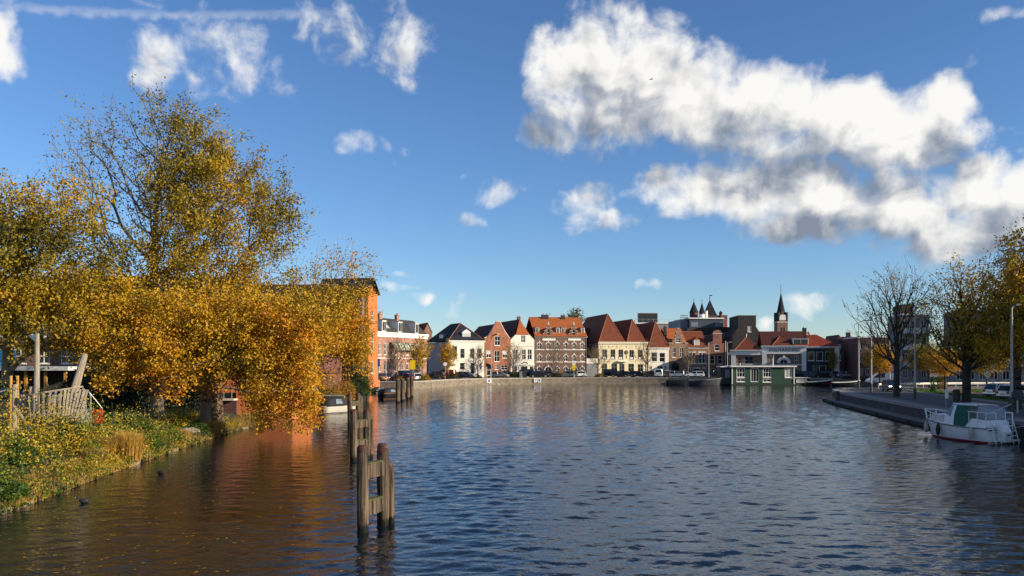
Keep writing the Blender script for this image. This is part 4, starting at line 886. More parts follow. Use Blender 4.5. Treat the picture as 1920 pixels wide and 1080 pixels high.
def tube_mesh(name, pos, par, rad, sel, m, parent):
    V = []; Fc = []; off = 0
    for sides, lo, hi in ((9, .12, 9), (5, .035, .12), (3, 0, .035)):
        idx = np.array([i for i in sel if par[i] >= 0 and lo <= rad[i] < hi], int)
        if len(idx) == 0: continue
        a = pos[par[idx]]; b = pos[idx]; ra = np.minimum(rad[par[idx]], rad[idx] * 1.35); rb = rad[idx]
        t = b - a; L = np.linalg.norm(t, axis=1, keepdims=True) + 1e-9; t = t / L; b = b + t * rb[:, None] * .4
        up = np.where(np.abs(t[:, 2:3]) < .9, np.array([[0, 0, 1.]]), np.array([[1., 0, 0]])); u = np.cross(t, up); u /= np.linalg.norm(u, axis=1, keepdims=True); v = np.cross(t, u)
        ang = np.arange(sides) * 2 * np.pi / sides; cs = np.cos(ang)[None, :, None]; sn = np.sin(ang)[None, :, None]
        d = u[:, None] * cs + v[:, None] * sn
        A = a[:, None] + d * ra[:, None, None]; B = b[:, None] + d * rb[:, None, None]; W = np.concatenate([A, B], 1).reshape(-1, 3)
        base = off + np.arange(len(idx))[:, None] * 2 * sides; k = np.arange(sides)[None]; k2 = (k + 1) % sides
        Fc.append(np.stack([base + k, base + k2, base + sides + k2, base + sides + k], -1).reshape(-1, 4)); V.append(W); off += len(W)
    if not V: return None
    return quads(name, np.vstack(V), np.vstack(Fc), m, parent, True)
def quads(name, V, Q, m, parent=None, smooth=False, tint=None):
    me = bpy.data.meshes.new(name); nv, nf = len(V), len(Q)
    me.vertices.add(nv); me.vertices.foreach_set('co', np.asarray(V, np.float32).ravel()); me.loops.add(nf * 4); me.loops.foreach_set('vertex_index', np.asarray(Q, np.int32).ravel())
    me.polygons.add(nf); me.polygons.foreach_set('loop_start', np.arange(nf, dtype=np.int32) * 4); me.polygons.foreach_set('loop_total', np.full(nf, 4, np.int32))
    if tint is not None: at = me.attributes.new('tint', 'FLOAT', 'POINT'); at.data.foreach_set('value', np.asarray(tint, np.float32))
    me.update(); me.validate()
    if smooth: me.shade_smooth()
    return mesh_obj(name, me, m, parent)
def leaves(name, centers, size, rs, m, parent, tint, asp=.6, droop=.35):
    """one folded rhombus per centre, each turned its own way"""
    n = len(centers); a = rs.normal(size=(n, 3)); a[:, 2] -= droop; a /= np.linalg.norm(a, axis=1, keepdims=True)
    b = rs.normal(size=(n, 3)); b -= a * (a * b).sum(1, keepdims=True); b /= np.linalg.norm(b, axis=1, keepdims=True); c = np.cross(a, b)
    s = (size * rs.uniform(.65, 1.3, n))[:, None]; w = s * asp * .5
    V = np.stack([centers - a * s * .5, centers + b * w + c * w * .35, centers + a * s * .5, centers - b * w + c * w * .35], 1).reshape(-1, 3)
    return quads(name, V, np.arange(4 * n).reshape(n, 4), m, parent, False, np.repeat(tint, 4))
def vnoise(p, seed=0):
    """smooth pseudo-noise in space, about -1..1"""
    r = np.random.RandomState(seed); o = np.zeros(len(p))
    for k in range(5):
        w = r.normal(size=3) * (.35 * 1.55 ** k); o += np.sin(p @ w + r.uniform(0, 6.28)) / (1.25 ** k)
    return o / 2.2
def in_ellipsoids(rs, E, n):
    """E: (centre, radii, weight); points spread through the union, thinned towards the middle"""
    wts = np.array([e[2] * e[1][0] * e[1][1] * e[1][2] for e in E]); wts = wts / wts.sum(); out = []
    for e, k in zip(E, rs.multinomial(n, wts)):
        d = rs.normal(size=(k, 3)); d /= np.linalg.norm(d, axis=1, keepdims=True); q = rs.uniform(0, 1, k) ** (1 / 2.2)
        q *= 1 + .16 * rs.normal(size=k).clip(-1.5, 1.5) * (q > .8)
        out.append(np.array(e[0]) + d * q[:, None] * np.array(e[1]))
    return np.vstack(out)
def px_ell(px, py, rx, ry, d, dd, w=1.0): s = d / F; return ((((px - CX) * s), d, ZZ(py, d)), (rx * s, dd, ry * s), w)
BARK = mat('grey_bark', (.17, .135, .10), .9, .35, 3, .6, 14, stretch=(1, 1, .3)); BARKD = mat('dark_bark', (.045, .038, .03), .9, .35, 3, .6, 14, stretch=(1, 1, .3))
AUT = mat_leaf('autumn_leaves', [(0, (.030, .032, .006)), (.3, (.16, .135, .012)), (.55, (.40, .27, .014)), (.8, (.60, .32, .014)), (1, (.52, .155, .010))])
def tree(name, label, trunk, E, natt, nleaf, seed, size=.2, tfun=None, m=AUT, bark=BARK, rmax=.4, spread=.45, bf=.35, group=None, zmin=None, strands=None, bare=0.0, thin=None, rtip=.011):
    rs = np.random.RandomState(seed); base = Vector(trunk[0]); att = in_ellipsoids(rs, E, natt)
    if strands is not None: att = np.vstack([att, strands])
    if zmin is not None: att = att[att[:, 2] > zmin(att)]
    pos, par, rad, kids, nt = grow(trunk, att, bf, rtip=rtip, rmax=rmax)
    root = thing(name, label, 'tree', base, 0, group); pos = pos - np.array(base)[None]
    tr = tube_mesh('trunk', pos, par, rad, [i for i in range(len(pos)) if i < nt or rad[i] > rmax * .16], bark, root)
    tw = tube_mesh('branches', pos, par, rad, [i for i in range(nt, len(pos)) if rad[i] <= rmax * .16], bark, root)
    if tw: tw['kind'] = 'stuff'
    if nleaf:
        tips = np.array([i for i in range(nt, len(pos)) if kids[i] <= 1 or rad[i] < rtip * 2.2])
        wt = rs.gamma(1.3, 1.0, len(tips))
        if thin is not None: wt = wt * thin(pos[tips] + np.array(base)[None], rs)
        pick = tips[rs.choice(len(tips), nleaf, p=wt / wt.sum())]; f_ = rs.uniform(0, 1, nleaf)[:, None]
        c = pos[pick] * f_ + pos[par[pick]] * (1 - f_) + rs.normal(size=(nleaf, 3)) * spread * np.array([[1, 1, .8]])
        if zmin is not None: W_ = c + np.array(base)[None]; c = c[W_[:, 2] > zmin(W_)]
        wp = c + np.array(base)[None]; t = tfun(wp, rs) if tfun else .5 + .2 * rs.normal(size=len(c))
        cr_ = leaves('crown', c, size, rs, m, root, np.clip(t, 0, 1)); cr_['kind'] = 'stuff'
    return root
def height_tint(z0, z1, t0, t1, amp=.22, seed=1, sd=.11, gx=0.0, x0=0.0):
    return lambda p, rs: t0 + (t1 - t0) * np.clip((p[:, 2] - z0) / (z1 - z0), 0, 1) + amp * vnoise(p, seed) + sd * rs.normal(size=len(p)) + gx * (p[:, 0] - x0)

# tall beech-like tree in the middle
d = 60.0
E = [px_ell(300, 330, 175, 165, d, 5.5, 1.0), px_ell(400, 420, 165, 150, d - 1, 5.5, 1.3), px_ell(165, 330, 105, 85, d, 4, .9), px_ell(190, 240, 75, 60, d, 3.5, .7), px_ell(330, 560, 235, 140, d - 1, 5.5, 1.1), px_ell(500, 410, 80, 80, d, 3, .8)]
def thin_a(p, rs):
    X_ = p[:, 0] / p[:, 1] * F + CX; Y_ = HY - (p[:, 2] - CH) / p[:, 1] * F
    return np.where((X_ < 265) & (Y_ < 450), .10, np.where((X_ < 320) & (Y_ < 440), .45, 1.15)) * np.where(Y_ > 560, 1.3, 1.0) * (.35 + .65 * (vnoise(p, 4) > -.25))
tree('beech_tree', 'tallest tree, olive and gold leaves thinning to bare branches at its upper left', [G(296, d, LZ), G(292, d, 5), G(288, d, 10.5), G(292, d, 15.5), G(300, d, 20)], E, 3600, 82000, 21, .19,
     height_tint(4, 22, .57, .36, .15, 3, gx=.006, x0=-26), rmax=.44, rtip=.014, thin=thin_a, spread=.33, zmin=lambda p: np.full(len(p), 3.6))
# broad tree at the left edge
d = 54.0
E = [px_ell(70, 450, 170, 135, d, 4, 1.0), px_ell(60, 580, 180, 100, d - 1, 4, 1.0), px_ell(-80, 480, 150, 160, d, 4, .7), px_ell(190, 590, 90, 100, d - 1, 3, 1.0)]
tree('lime_tree', 'broad olive green and yellow tree at the left edge, lower than its tall neighbour', [G(12, d, LZ), G(14, d, 5), G(20, d, 9), G(35, d, 12)], E, 2600, 62000, 22, .2,
     height_tint(4, 13, .60, .42, .2, 5), rmax=.36, spread=.36, zmin=lambda p: 4.3 + .6 * vnoise(p, 9) - .09 * np.clip(p[:, 0] + 33, 0, 9))
# golden tree at the water's edge, its curtain of twigs hanging to the water
d = 56.0; rs_ = np.random.RandomState(4); st = []
for k in range(46):
    px = rs_.uniform(455, 590); top = rs_.uniform(600, 680); bot = rs_.uniform(745, 832) if px > 480 else rs_.uniform(730, 800); dd = rs_.uniform(50.5, 55)
    for y in np.arange(top, bot, 13): st.append((G(px + rs_.normal() * 4 + (y - top) * .05, dd)[0], dd + rs_.normal() * .15, ZZ(y, dd)))
for k in range(40):
    px = rs_.uniform(170, 460); top = rs_.uniform(620, 670); bot = rs_.uniform(690, 765); dd = rs_.uniform(50, 56)
    for y in np.arange(top, bot, 14): st.append((G(px + rs_.normal() * 4, dd)[0], dd + rs_.normal() * .15, ZZ(y, dd)))
E = [px_ell(400, 610, 190, 75, d - 2, 4.5, 1.0), px_ell(555, 610, 110, 70, d - 3, 3.0, 1.1), px_ell(240, 630, 130, 70, d - 3, 3.5, 1.0), px_ell(350, 670, 180, 60, d - 3, 4, 1.0), px_ell(520, 690, 75, 85, d - 4, 2.0, 1.3)]
tree('weeping_tree', 'golden orange tree whose hanging twigs trail down to the water', [G(384, d, .8), G(387, d, 3), G(395, d, 5.5), G(425, d - .5, 7.6), G(470, d - 1.5, 8.6)], E, 2700, 88000, 23, .185,
     height_tint(0, 9, .84, .64, .17, 6, gx=.007, x0=-20), rmax=.34, spread=.30, strands=np.array(st), bf=.3, zmin=lambda p: .28 + 2.1 * np.clip((-17.6 - p[:, 0]) / 3.5, 0, 1))
# half bare tree leaning over the sloop
d = 78.0
E = [px_ell(640, 610, 72, 90, d, 3.5, 1.3), px_ell(640, 510, 85, 60, d, 3.5, .7), px_ell(570, 600, 60, 100, d, 3, 1.0), px_ell(665, 660, 35, 55, d, 2, 1.0)]
def thin_d(p, rs): return np.where(p[:, 2] > 12.5, .22, 1.0)
tree('garden_tree', 'orange tree with twiggy half-bare top in front of the tall orange house', [G(560, d, LZ), G(565, d, 4), G(590, d, 8), G(625, d, 11)], E, 1500, 24000, 24, .22,
     height_tint(3, 13, .72, .66, .2, 8), rmax=.25, spread=.34, thin=thin_d, zmin=lambda p: np.full(len(p), 2.6))

# right bank
d = 87.0
def bare_crown(px, py, rx, ry, d): return [px_ell(px, py, rx, ry, d, rx / F * d * .9, 1.0)]
tree('street_tree', 'nearly bare tree with a rounded fan of fine branches, left of the tall lamp post', [G(1681, d, RZ), G(1681, d, 4.6), G(1683, d, 8)], bare_crown(1683, 580, 82, 88, d) + [px_ell(1640, 640, 40, 45, d, 3, .7)], 1600, 1500, 31, .22, height_tint(5, 14, .8, .5, .15, 3), bark=BARKD, rmax=.30, spread=.2, bf=.6, rtip=.014, zmin=lambda p: np.full(len(p), 4.6))
d = 68.0
tree('street_tree', 'thick-trunked dark tree with thin golden leaves behind the white cabin cruiser', [G(1812, d, RZ), G(1812, d, 5), G(1808, d, 8), G(1800, d, 11)], [px_ell(1800, 590, 80, 105, d, 4.0, 1.0), px_ell(1850, 600, 70, 100, d, 3.5, 1.0), px_ell(1765, 640, 50, 50, d, 2.5, .8)], 1600, 11000, 32, .2,
     height_tint(4, 14, .62, .5, .2, 4), bark=BARKD, rmax=.34, spread=.3, bf=.55, rtip=.013, thin=lambda p, rs: np.where(p[:, 0] < 37.0, .25, 1.0), zmin=lambda p: np.full(len(p), 4.4))
d = 60.0
tree('street_tree', 'dense amber tree cut by the right edge of the picture', [G(1903, d + 4, RZ), G(1905, d + 4, 6), G(1925, d + 4, 11)], [px_ell(1925, 560, 75, 130, d + 3, 3.5, 1.0), px_ell(1960, 480, 75, 95, d + 3, 3, .8), px_ell(1905, 640, 60, 50, d + 3, 3, .8)], 1300, 26000, 33, .2, height_tint(4, 16, .66, .5, .2, 5), bark=BARKD, rmax=.4, spread=.32, zmin=lambda p: np.full(len(p), 4.4))
for i, (px, d, h, r_, lab, n, t0) in enumerate(((1650, 128, 6.3, 2.6, 'small bright orange tree by the guard rail under the bare tree', 9000, .82), (1742, 118, 6.5, 3.2, 'round golden tree right of the tall lamp post, behind the lawn', 9000, .58), (1772, 108, 5.6, 2.4, 'low orange tree just left of the thick-trunked tree', 6000, .78), (1850, 112, 6.5, 3.0, 'pale yellow tree between the thick trunk and the right edge', 7000, .5))):
    b = G(px, d, RZ); e = [((b.x, d, RZ + h * .68), (r_, r_, h * .36), 1.0)]
    tree('small_street_tree', lab, [b, b + Vector((0, 0, h * .4)), b + Vector((.1, 0, h * .75))], e, 420, n, 40 + i, .2, height_tint(2, 8, t0, t0 - .1, .15, i), bark=BARKD, rmax=.13, spread=.28, zmin=lambda p: np.full(len(p), RZ + 1.9))
# far quay
FT = [(745, 154, 9.3, 2.6, 300, 'bare young tree in front of the pink brick terrace', .5, 1.2), (786, 163, 9.0, 2.5, 4200, 'rusty leafed street tree hiding the end of the brick terrace', .66, 0), (840, 171, 8.2, 2.1, 4800, 'conical rusty orange street tree at the corner of the white house', .68, 0), (896, 181, 8.0, 2.6, 120, 'bare tree against the right end of the white corner house', .5, 1.0),
      (963, 186, 8.6, 2.6, 420, 'bare tree in front of the white half-hip house', .55, 1.0), (1041, 189.3, 9.0, 2.9, 160, 'bare tree in front of the brown warehouse', .5, 1.0), (1121, 190, 7.8, 3.0, 120, 'bare tree in front of the grey gate', .5, 1.0), (1211, 190, 9.0, 3.0, 260, 'bare tree at the right end of the cream house', .5, 1.0), (1290, 190, 7.6, 2.2, 140, 'bare tree between the step gable and the banded brick house', .5, 1.0), (1561, 184, 7.2, 1.2, 1800, 'slim green-yellow tree in front of the navy house', .33, 0)]
for i, (px, d, h, r_, n, lab, t0, bare) in enumerate(FT):
    b = G(px, d, QZ); e = [((b.x, d, QZ + h * (.66 if bare else .62)), (r_, r_, h * (.34 if bare else .4)), 1.0)]
    tree('quay_tree', lab, [b, b + Vector((0, 0, h * .45)), b + Vector((.1, .1, h * .8))], e, 420 if bare else 300, n, 60 + i, .24, height_tint(3, 10, t0, t0, .12, i), bark=BARK, rmax=.15, spread=.22, bf=.6, rtip=.026, zmin=lambda p: np.full(len(p), QZ + 2.0), group='trees along the far quay')
d = 260; b = G(1077, d, QZ); tree('roof_peeping_tree', 'grey-green tree top showing above the warehouse roof', [b, b + Vector((0, 0, 12)), b + Vector((0, 0, 19))], [((b.x, d, QZ + 17.5), (2.9, 2.5, 4.0), 1.0)], 300, 2600, 75, .4, height_tint(10, 24, .3, .25), bark=BARKD, rmax=.2, spread=.35, rtip=.03)
b = G(1120, 262, QZ); tree('roof_peeping_tree', 'twiggy bare tree top above the red-brown roof behind the gate', [b, b + Vector((0, 0, 12)), b + Vector((0, 0, 16))], [((b.x, 262, QZ + 15), (4, 2.5, 3), 1.0)], 260, 300, 76, .4, None, bark=BARKD, rmax=.2, spread=.3, rtip=.03)

# ------------------------------------------------------------------ mooring dolphins
def mat_timber():
    m = bpy.data.materials.new('weathered_timber'); m.use_nodes = True; t = m.node_tree; b = t.nodes['Principled BSDF']
    tcn = N(t, 'ShaderNodeTexCoord'); mp = N(t, 'ShaderNodeMapping', ins={0: tcn.outputs['Object'], 3: (9, 9, .55)})
    n1 = N(t, 'ShaderNodeTexNoise', ins={'Vector': mp.outputs[0], 'Scale': 1.1, 'Detail': 7.0, 'Roughness': .7, 'Distortion': .9})
    rp = N(t, 'ShaderNodeValToRGB', ins={0: n1.outputs[0]}); cr = rp.color_ramp
    cr.elements[0].position = .40; cr.elements[0].color = (.008, .007, .006, 1); cr.elements[1].position = .66; cr.elements[1].color = (.20, .145, .095, 1)
    s = N(t, 'ShaderNodeSeparateXYZ', ins={0: tcn.outputs['Object']})
    n2 = N(t, 'ShaderNodeTexNoise', ins={'Vector': tcn.outputs['Object'], 'Scale': 14.0, 'Detail': 3.0})
    wet = N(t, 'ShaderNodeMapRange', ins={0: Mth(t, 'ADD', s.outputs[2], Mth(t, 'MULTIPLY', n2.outputs[0], -.28)), 1: .02, 2: .14, 3: 0.0, 4: 1.0})     # weed and wet at the foot
    mx_ = N(t, 'ShaderNodeMix', data_type='RGBA', ins={0: wet.outputs[0], 6: (.008, .010, .006, 1), 7: rp.outputs[0]})
    t.links.new(mx_.outputs[2], b.inputs['Base Color']); b.inputs['Roughness'].default_value = .85; b.inputs['Specular IOR Level'].default_value = .25
    bp = N(t, 'ShaderNodeBump', ins={'Strength': .9, 'Distance': .05, 'Height': n1.outputs[0]}); t.links.new(bp.outputs[0], b.inputs['Normal']); return m
TIMBER = mat_timber(); RUST = mat('rusty_cap', (.065, .022, .014), .8, .5, 9, .5, 20); MOSS = mat('mossy_timber', (.07, .075, .025), .95, .4, 8, .5, 20)
def post(root, x, y, z1, w, rz=0.0, lean=(0, 0), cap=True, z0=-1.2, rs=None, round_=False, slant=0.0):
    rs = rs or random.Random(int((x + 50) * 97 + y * 13)); n = 14; rings = []; ph = [rs.uniform(0, 6.28) for _ in range(4)]
    zs = [z0, -.1, .12, .3] + [z1 * k / 7 for k in range(2, 7)] + [z1 - .10, z1 - .03, z1]
    zs = sorted(zs)
    for z in zs:
        f = 1.0 - (.05 if z > z1 - .05 else 0) - (.12 if z >= z1 else 0); e = (.05 * math.sin(5 * z + ph[0]) - (.09 if -.2 < z < .25 else 0)); ring = []
        for i in range(n):
            a = 2 * math.pi * i / n + rz; q = 1 / max(abs(math.cos(a - rz)), abs(math.sin(a - rz))) if not round_ else 1.12; q = min(q, 1.22)
            r_ = w / 2 * q * f * (1 + e * .5 + .05 * math.sin(3 * a + 2.3 * z + ph[1]) + .035 * math.sin(7 * a + ph[2]) + rs.uniform(-.015, .015))
            dz = (slant * math.cos(a - rz) * w * 1.6 if z > z1 - .08 else 0)
            ring.append((x + math.cos(a) * r_ + lean[0] * z, y + math.sin(a) * r_ + lean[1] * z, z + dz))
        rings.append(ring)
    o = MB().loft(rings).build('post', TIMBER, root, True)
    if cap:
        top = [[(x + math.cos(2 * math.pi * i / n + rz) * w / 2 * q + lean[0] * z, y + math.sin(2 * math.pi * i / n + rz) * w / 2 * q + lean[1] * z, z) for i in range(n)] for q, z in ((1.10, z1 - .13), (1.12, z1 - .02), (.8, z1 + .05))]
        MB().loft(top).build('cap', RUST, o)
    return o
def beam(root, a, b, w, h, name='cross_beam', m=None):
    a = Vector(a); b = Vector(b); t = (b - a).normalized(); s = t.cross(Vector((0, 0, 1))).normalized() * w / 2; u = Vector((0, 0, h / 2)); n = 5; rings = []
    for k in range(n):
        p = a.lerp(b, k / (n - 1)); j = [random.uniform(.93, 1.05) for _ in range(4)]
        rings.append([p + s * j[0] + u * j[1], p - s * j[1] + u * j[2], p - s * j[2] - u * j[3], p + s * j[3] - u * j[0]])
    o = MB().loft(rings).build(name, m or TIMBER, root); 
    return o
def dolphin(label, L, Rt, extras, beams, w):
    """L, Rt: (column, row of top, distance) of the left and right post"""
    b = G(*[L[0], L[2]]); rt = thing('mooring_dolphin', label, 'mooring post', (b.x, b.y, 0), 0, 'timber dolphins along the channel')
    def loc(px, d): g_ = G(px, d); return g_.x - b.x, g_.y - b.y
    for px, py, d, ww, cap, lean, sl in [L, Rt] + extras:
        x, y = loc(px, d); post(rt, x, y, ZZ(py, d), ww, random.uniform(-.2, .2) - .1, lean, cap, slant=sl)
    for (pa, da), (pb, db), pys, ww, hh in beams:
        xa, ya = loc(pa, da); xb, yb = loc(pb, db)
        for py in pys:
            z = ZZ(py, (da + db) / 2); o = beam(rt, (xa, ya, z), (xb, yb, z), ww, hh)
            beam(o, (xa + (xb - xa) * .12, ya + (yb - ya) * .12, z + hh / 2 + .025), (xa + (xb - xa) * .88, ya + (yb - ya) * .88, z + hh / 2 + .025), ww * .9, .045, 'moss', MOSS)
    return rt
dolphin('nearest timber dolphin, two heavy posts with cross beams and a leaning pile', (680, 838, 23.6, .31, True, (0, 0), 0), (718, 843, 24.6, .33, True, (0, 0), 0),
        [(717, 834, 25.4, .30, True, (0, 0), 0), (733.5, 868, 25.0, .20, False, (-.012, 0), -.5)], [((680, 23.6), (718, 24.6), (881, 949), .26, .42)], .33)
dolphin('second timber dolphin, between the nearest one and the moored sloop', (663, 769, 40.6, .34, True, (0, 0), 0), (688, 770, 41.6, .33, True, (0, 0), 0), [(696, 783, 42.0, .2, False, (0, 0), -.4), (675, 772, 43.2, .26, False, (0, 0), 0)], [((663, 40.6), (688, 41.6), (795, 832), .28, .36)], .33)
dolphin('third and farthest timber dolphin, beside the white sloop', (656, 739, 63.5, .36, True, (0, 0), 0), (671, 738, 64.8, .34, True, (0, 0), 0), [(677, 742, 65.2, .3, False, (0, 0), -.3)], [((656, 63.5), (671, 64.8), (757, 785), .3, .36)], .33)
for i, (px, py, d) in enumerate(((746, 711, 99.5), (755, 711, 104), (765, 709, 110), (772, 707, 116))):
    b = G(px, d); rt = thing('mooring_pile', ['thick dark mooring pile nearest the moored dark sloop, leftmost of four', 'second of the four mooring piles counted from the dark sloop', 'third of the four mooring piles counted from the dark sloop', 'last of the four mooring piles, nearest the far quay'][i], 'mooring post', (b.x, b.y, 0), 0, 'row of four mooring piles')
    post(rt, 0, 0, ZZ(py, d), .48, 0, (0, 0), False, round_=True, slant=-.12)
    MB().tube([(0, 0, ZZ(py, d) - .02), (0, 0, ZZ(py, d) + .05)], .21, 10).build('cap', GREYP, rt)

# ------------------------------------------------------------------ boats
def hull(L, B, H, draft=.35, rake=.5, n=12, fine=2.2, sheer=.3, flare=.85, tumble=1.0):
    rings = []
    for k in range(n + 1):
        s = k / n; wd = B / 2 * (1 - max(0, (s - .35) / .65) ** fine) * (.86 + .14 * min(1, s / .3)); wd = max(wd, .02); z1 = H + sheer * s * s; x = L * s; ring = []
        for y, z in ((1, z1), (.985, z1 * .62), (flare, .12), (flare * .93, 0.0), (.55, -draft * .7), (0, -draft), (-.55, -draft * .7), (-flare * .93, 0.0), (-flare, .12), (-.985, z1 * .62), (-1, z1)):
            zf = max(0, min(1, z / z1)); ring.append((x - rake * (1 - zf) * s ** 3, y * wd * (1 - .25 * (1 - zf) * s), z))
        rings.append(ring)
    return rings
def deck(rings, drop=.0, inset=.0):
    l = [Vector(r[0]) for r in rings]; r_ = [Vector(r[-1]) for r in rings]; v = []; f = []
    for a, b in zip(l, r_): v += [a + (b - a) * inset - Vector((0, 0, drop)), b + (a - b) * inset - Vector((0, 0, drop))]
    for k in range(len(l) - 1): f.append((2 * k, 2 * k + 1, 2 * k + 3, 2 * k + 2))
    return MB().add(v, f)
def rub_rail(rings, r=.05, dz=-.03):
    mb = MB(); mb.tube([Vector(q[0]) + Vector((0, .01, dz)) for q in rings], r, 6); mb.tube([Vector(q[-1]) + Vector((0, -.01, dz)) for q in rings], r, 6); return mb
BWHITE = mat('white_gelcoat', (.74, .74, .73), .3, .06, 2, coat=.3); BCREAM = mat('cream_gelcoat', (.50, .47, .40), .35, .06); BNAVY = mat('black_hull', (.012, .014, .02), .3, .2); CANVAS = mat('dark_canvas', (.018, .02, .026), .85, .25, 3, .3, 8); TEAK = mat('varnished_wood', (.20, .09, .03), .4, .25, 4)
BOTTOM = mat('red_antifouling', (.16, .018, .02), .6, .2); CANGREEN = mat('green_canvas', (.012, .10, .075), .8, .2, 3, .3, 6); STEEL = mat('stainless_tube', (.6, .6, .6), .3, .1, metal=.6); FEND = mat('grey_fender', (.42, .38, .35), .6, .2)
def sloop(label, p, rz, L, B, H, hm, trim, canopy, bottom):
    rt = thing('moored_sloop', label, 'boat', p, rz); rg = hull(L, B, H, rake=.35, fine=2.0, sheer=.18)
    MB().loft(rg, True, False).build('hull', hm, rt, True); deck(rg, .12, .02).build('deck', TEAK, rt); rub_rail(rg, .055).build('rub_rail', trim, rt)
    bt = MB()
    for s in (1, -1): bt.tube([(q[3][0], s * (abs(q[3][1]) + .012), .07) for q in rg], .05, 5)
    bt.build('boot_stripe', bottom, rt)
    # canvas hood over the aft two thirds
    rr_ = []
    for k in range(9):
        s = k / 8; x = L * (.03 + .60 * s); wd = B * .47 * (1 - .12 * s); hh = .72 * canopy * (math.sin(math.pi * min(1, .18 + s * .62)) ** .7) * (1 if s < .75 else 1 - (s - .75) * 3.4); hh = max(hh, .05)
        rr_.append([(x, wd * math.cos(t) ** 1 if abs(math.cos(t)) > .001 else 0, H + .02 + hh * math.sin(t) ** .55) for t in [math.pi * j / 10 for j in range(11)]])
    c = MB().loft(rr_, True, False).build('canopy', CANVAS, rt, True)
    for s in (-1, 1): MB().add([(L * .22, s * B * .475, H + .16), (L * .40, s * B * .46, H + .16), (L * .37, s * B * .40, H + .47 * canopy), (L * .24, s * B * .41, H + .5 * canopy)], [(0, 1, 2, 3)]).build('side_window', GLASSP, c)
    MB().tube([(L * .965, 0, H + .1), (L * .965, 0, H + .45)], .03, 6).build('bow_post', STEEL, rt)
    for x in (.25, .5): MB().tube([(L * x, B * .5 + .06, H - .05), (L * x, B * .5 + .06, H - .4)], .07, 8).build('fender', FEND, rt)
    return rt
q = G(602, 78.5); sloop('white open sloop with dark spray hood moored in front of the garden', (q.x, q.y, 0), R(52), 5.0, 2.0, .78, BCREAM, BNAVY, 1.25, BNAVY)
q = G(714, 109); sloop('black sloop under a dark canvas cover at the foot of the orange house', (q.x, q.y, 0), R(40), 4.6, 2.0, .85, BNAVY, TEAK, 1.0, TEAK)
q = G(694, 131); sloop('small dark dinghy tucked against the orange house wall', (q.x + .6, q.y, 0), R(60), 2.6, 1.2, .5, BNAVY, GREYP, .7, GREYP)

# cabin cruiser on the right: local x to the bow, y to port
rt = thing('cabin_cruiser', 'white cabin cruiser with green canvas door and red waterline at the right bank', 'boat', (30.1, 49.3, 0), R(104.5))
L, B, H = 6.0, 2.35, .95; rg = hull(L, B, H, .4, .55, 14, 2.6, .28, .93)
MB().loft(rg, True, False).build('hull', BWHITE, rt, True); deck(rg, .03, .0).build('deck', BWHITE, rt); rub_rail(rg, .045, -.04).build('rub_rail', GREYP, rt)
bt = MB()
for s in (1, -1):
    v = []
    for q in rg: v += [(q[2][0], s * (abs(q[2][1]) + .014), .13), (q[3][0], s * (abs(q[3][1]) + .016), -.05)]
    bt.add(v, [(2 * k, 2 * k + 1, 2 * k + 3, 2 * k + 2) for k in range(len(rg) - 1)])
bt.build('boot_stripe', BOTTOM, rt)
def prism_y(pts, w0, w1=None):
    """side outline (x, z[, half width]) spanned across the boat"""
    a = [(p[0], p[2] if len(p) > 2 else w0, p[1]) for p in pts]; b = [(p[0], -(p[2] if len(p) > 2 else w0), p[1]) for p in pts]; n = len(pts)
    return MB().add(a + b, [tuple(range(n)), tuple(range(n, 2 * n))[::-1]] + [(i, (i + 1) % n, n + (i + 1) % n, n + i) for i in range(n)])
fc_ = prism_y([(3.35, H, .98), (5.25, H + .14, .52), (5.05, H + .62, .46), (3.35, H + .72, .88)], .9).build('fore_cabin', BWHITE, rt, bevel=.03)
for x0, x1 in ((4.55, 5.0), (3.6, 4.35)):
    y0 = .98 - (x0 - 3.35) / 1.9 * .46; y1 = .98 - (x1 - 3.35) / 1.9 * .46
    w_ = MB().add([(x0, y0 + .0, H + .22), (x1, y1 + .0, H + .22), (x1, y1 - .05, H + .55), (x0, y0 - .05, H + .58)], [(0, 1, 2, 3)]).build('cabin_window', GLASSB, fc_)
    fr = MB()
    for a, b in (((x0, y0, H + .2), (x1, y1, H + .2)), ((x0, y0 - .05, H + .6), (x1, y1 - .05, H + .57)), ((x0, y0, H + .2), (x0, y0 - .05, H + .6)), ((x1, y1, H + .2), (x1, y1 - .05, H + .57)), (((x0 + x1) / 2, (y0 + y1) / 2, H + .2), ((x0 + x1) / 2, (y0 + y1) / 2 - .05, H + .58))): fr.tube([a, b], .025, 4)
    fr.build('window_frame', OFFW, w_)
wh = prism_y([(2.1, H, 1.0), (3.45, H, 1.0), (3.36, H + .75, .9), (2.95, H + 1.32, .78), (1.9, H + 1.36, .8), (1.75, H + .8, .95)], .9).build('wheelhouse', BWHITE, rt, bevel=.03)
prism_y([(2.85, H + 1.37, .85), (.95, H + 1.34, .85), (.9, H + 1.40, .82), (2.9, H + 1.44, .8)], .8).build('roof', BWHITE, rt)
for s in (1, -1): MB().add([(3.38, s * .90, H + .72), (2.98, s * .80, H + 1.26), (2.80, s * .81, H + 1.26), (2.95, s * .94, H + .55)], [(0, 1, 2, 3)]).build('side_window', GLASSP, wh)
MB().add([(3.40, .8, H + .76), (3.40, -.8, H + .76), (3.0, -.72, H + 1.28), (3.0, .72, H + 1.28)], [(0, 1, 2, 3)]).build('windscreen', GLASS, wh)
cv = MB(); cv.add([(2.62, 1.03, H - .02), (1.72, 1.04, H - .02), (1.25, 1.0, H + .7), (1.38, .88, H + 1.33), (2.5, .84, H + 1.33), (2.62, .97, H + .7)], [(0, 1, 2, 3, 4, 5)]); cv.build('canvas_door', CANGREEN, rt)
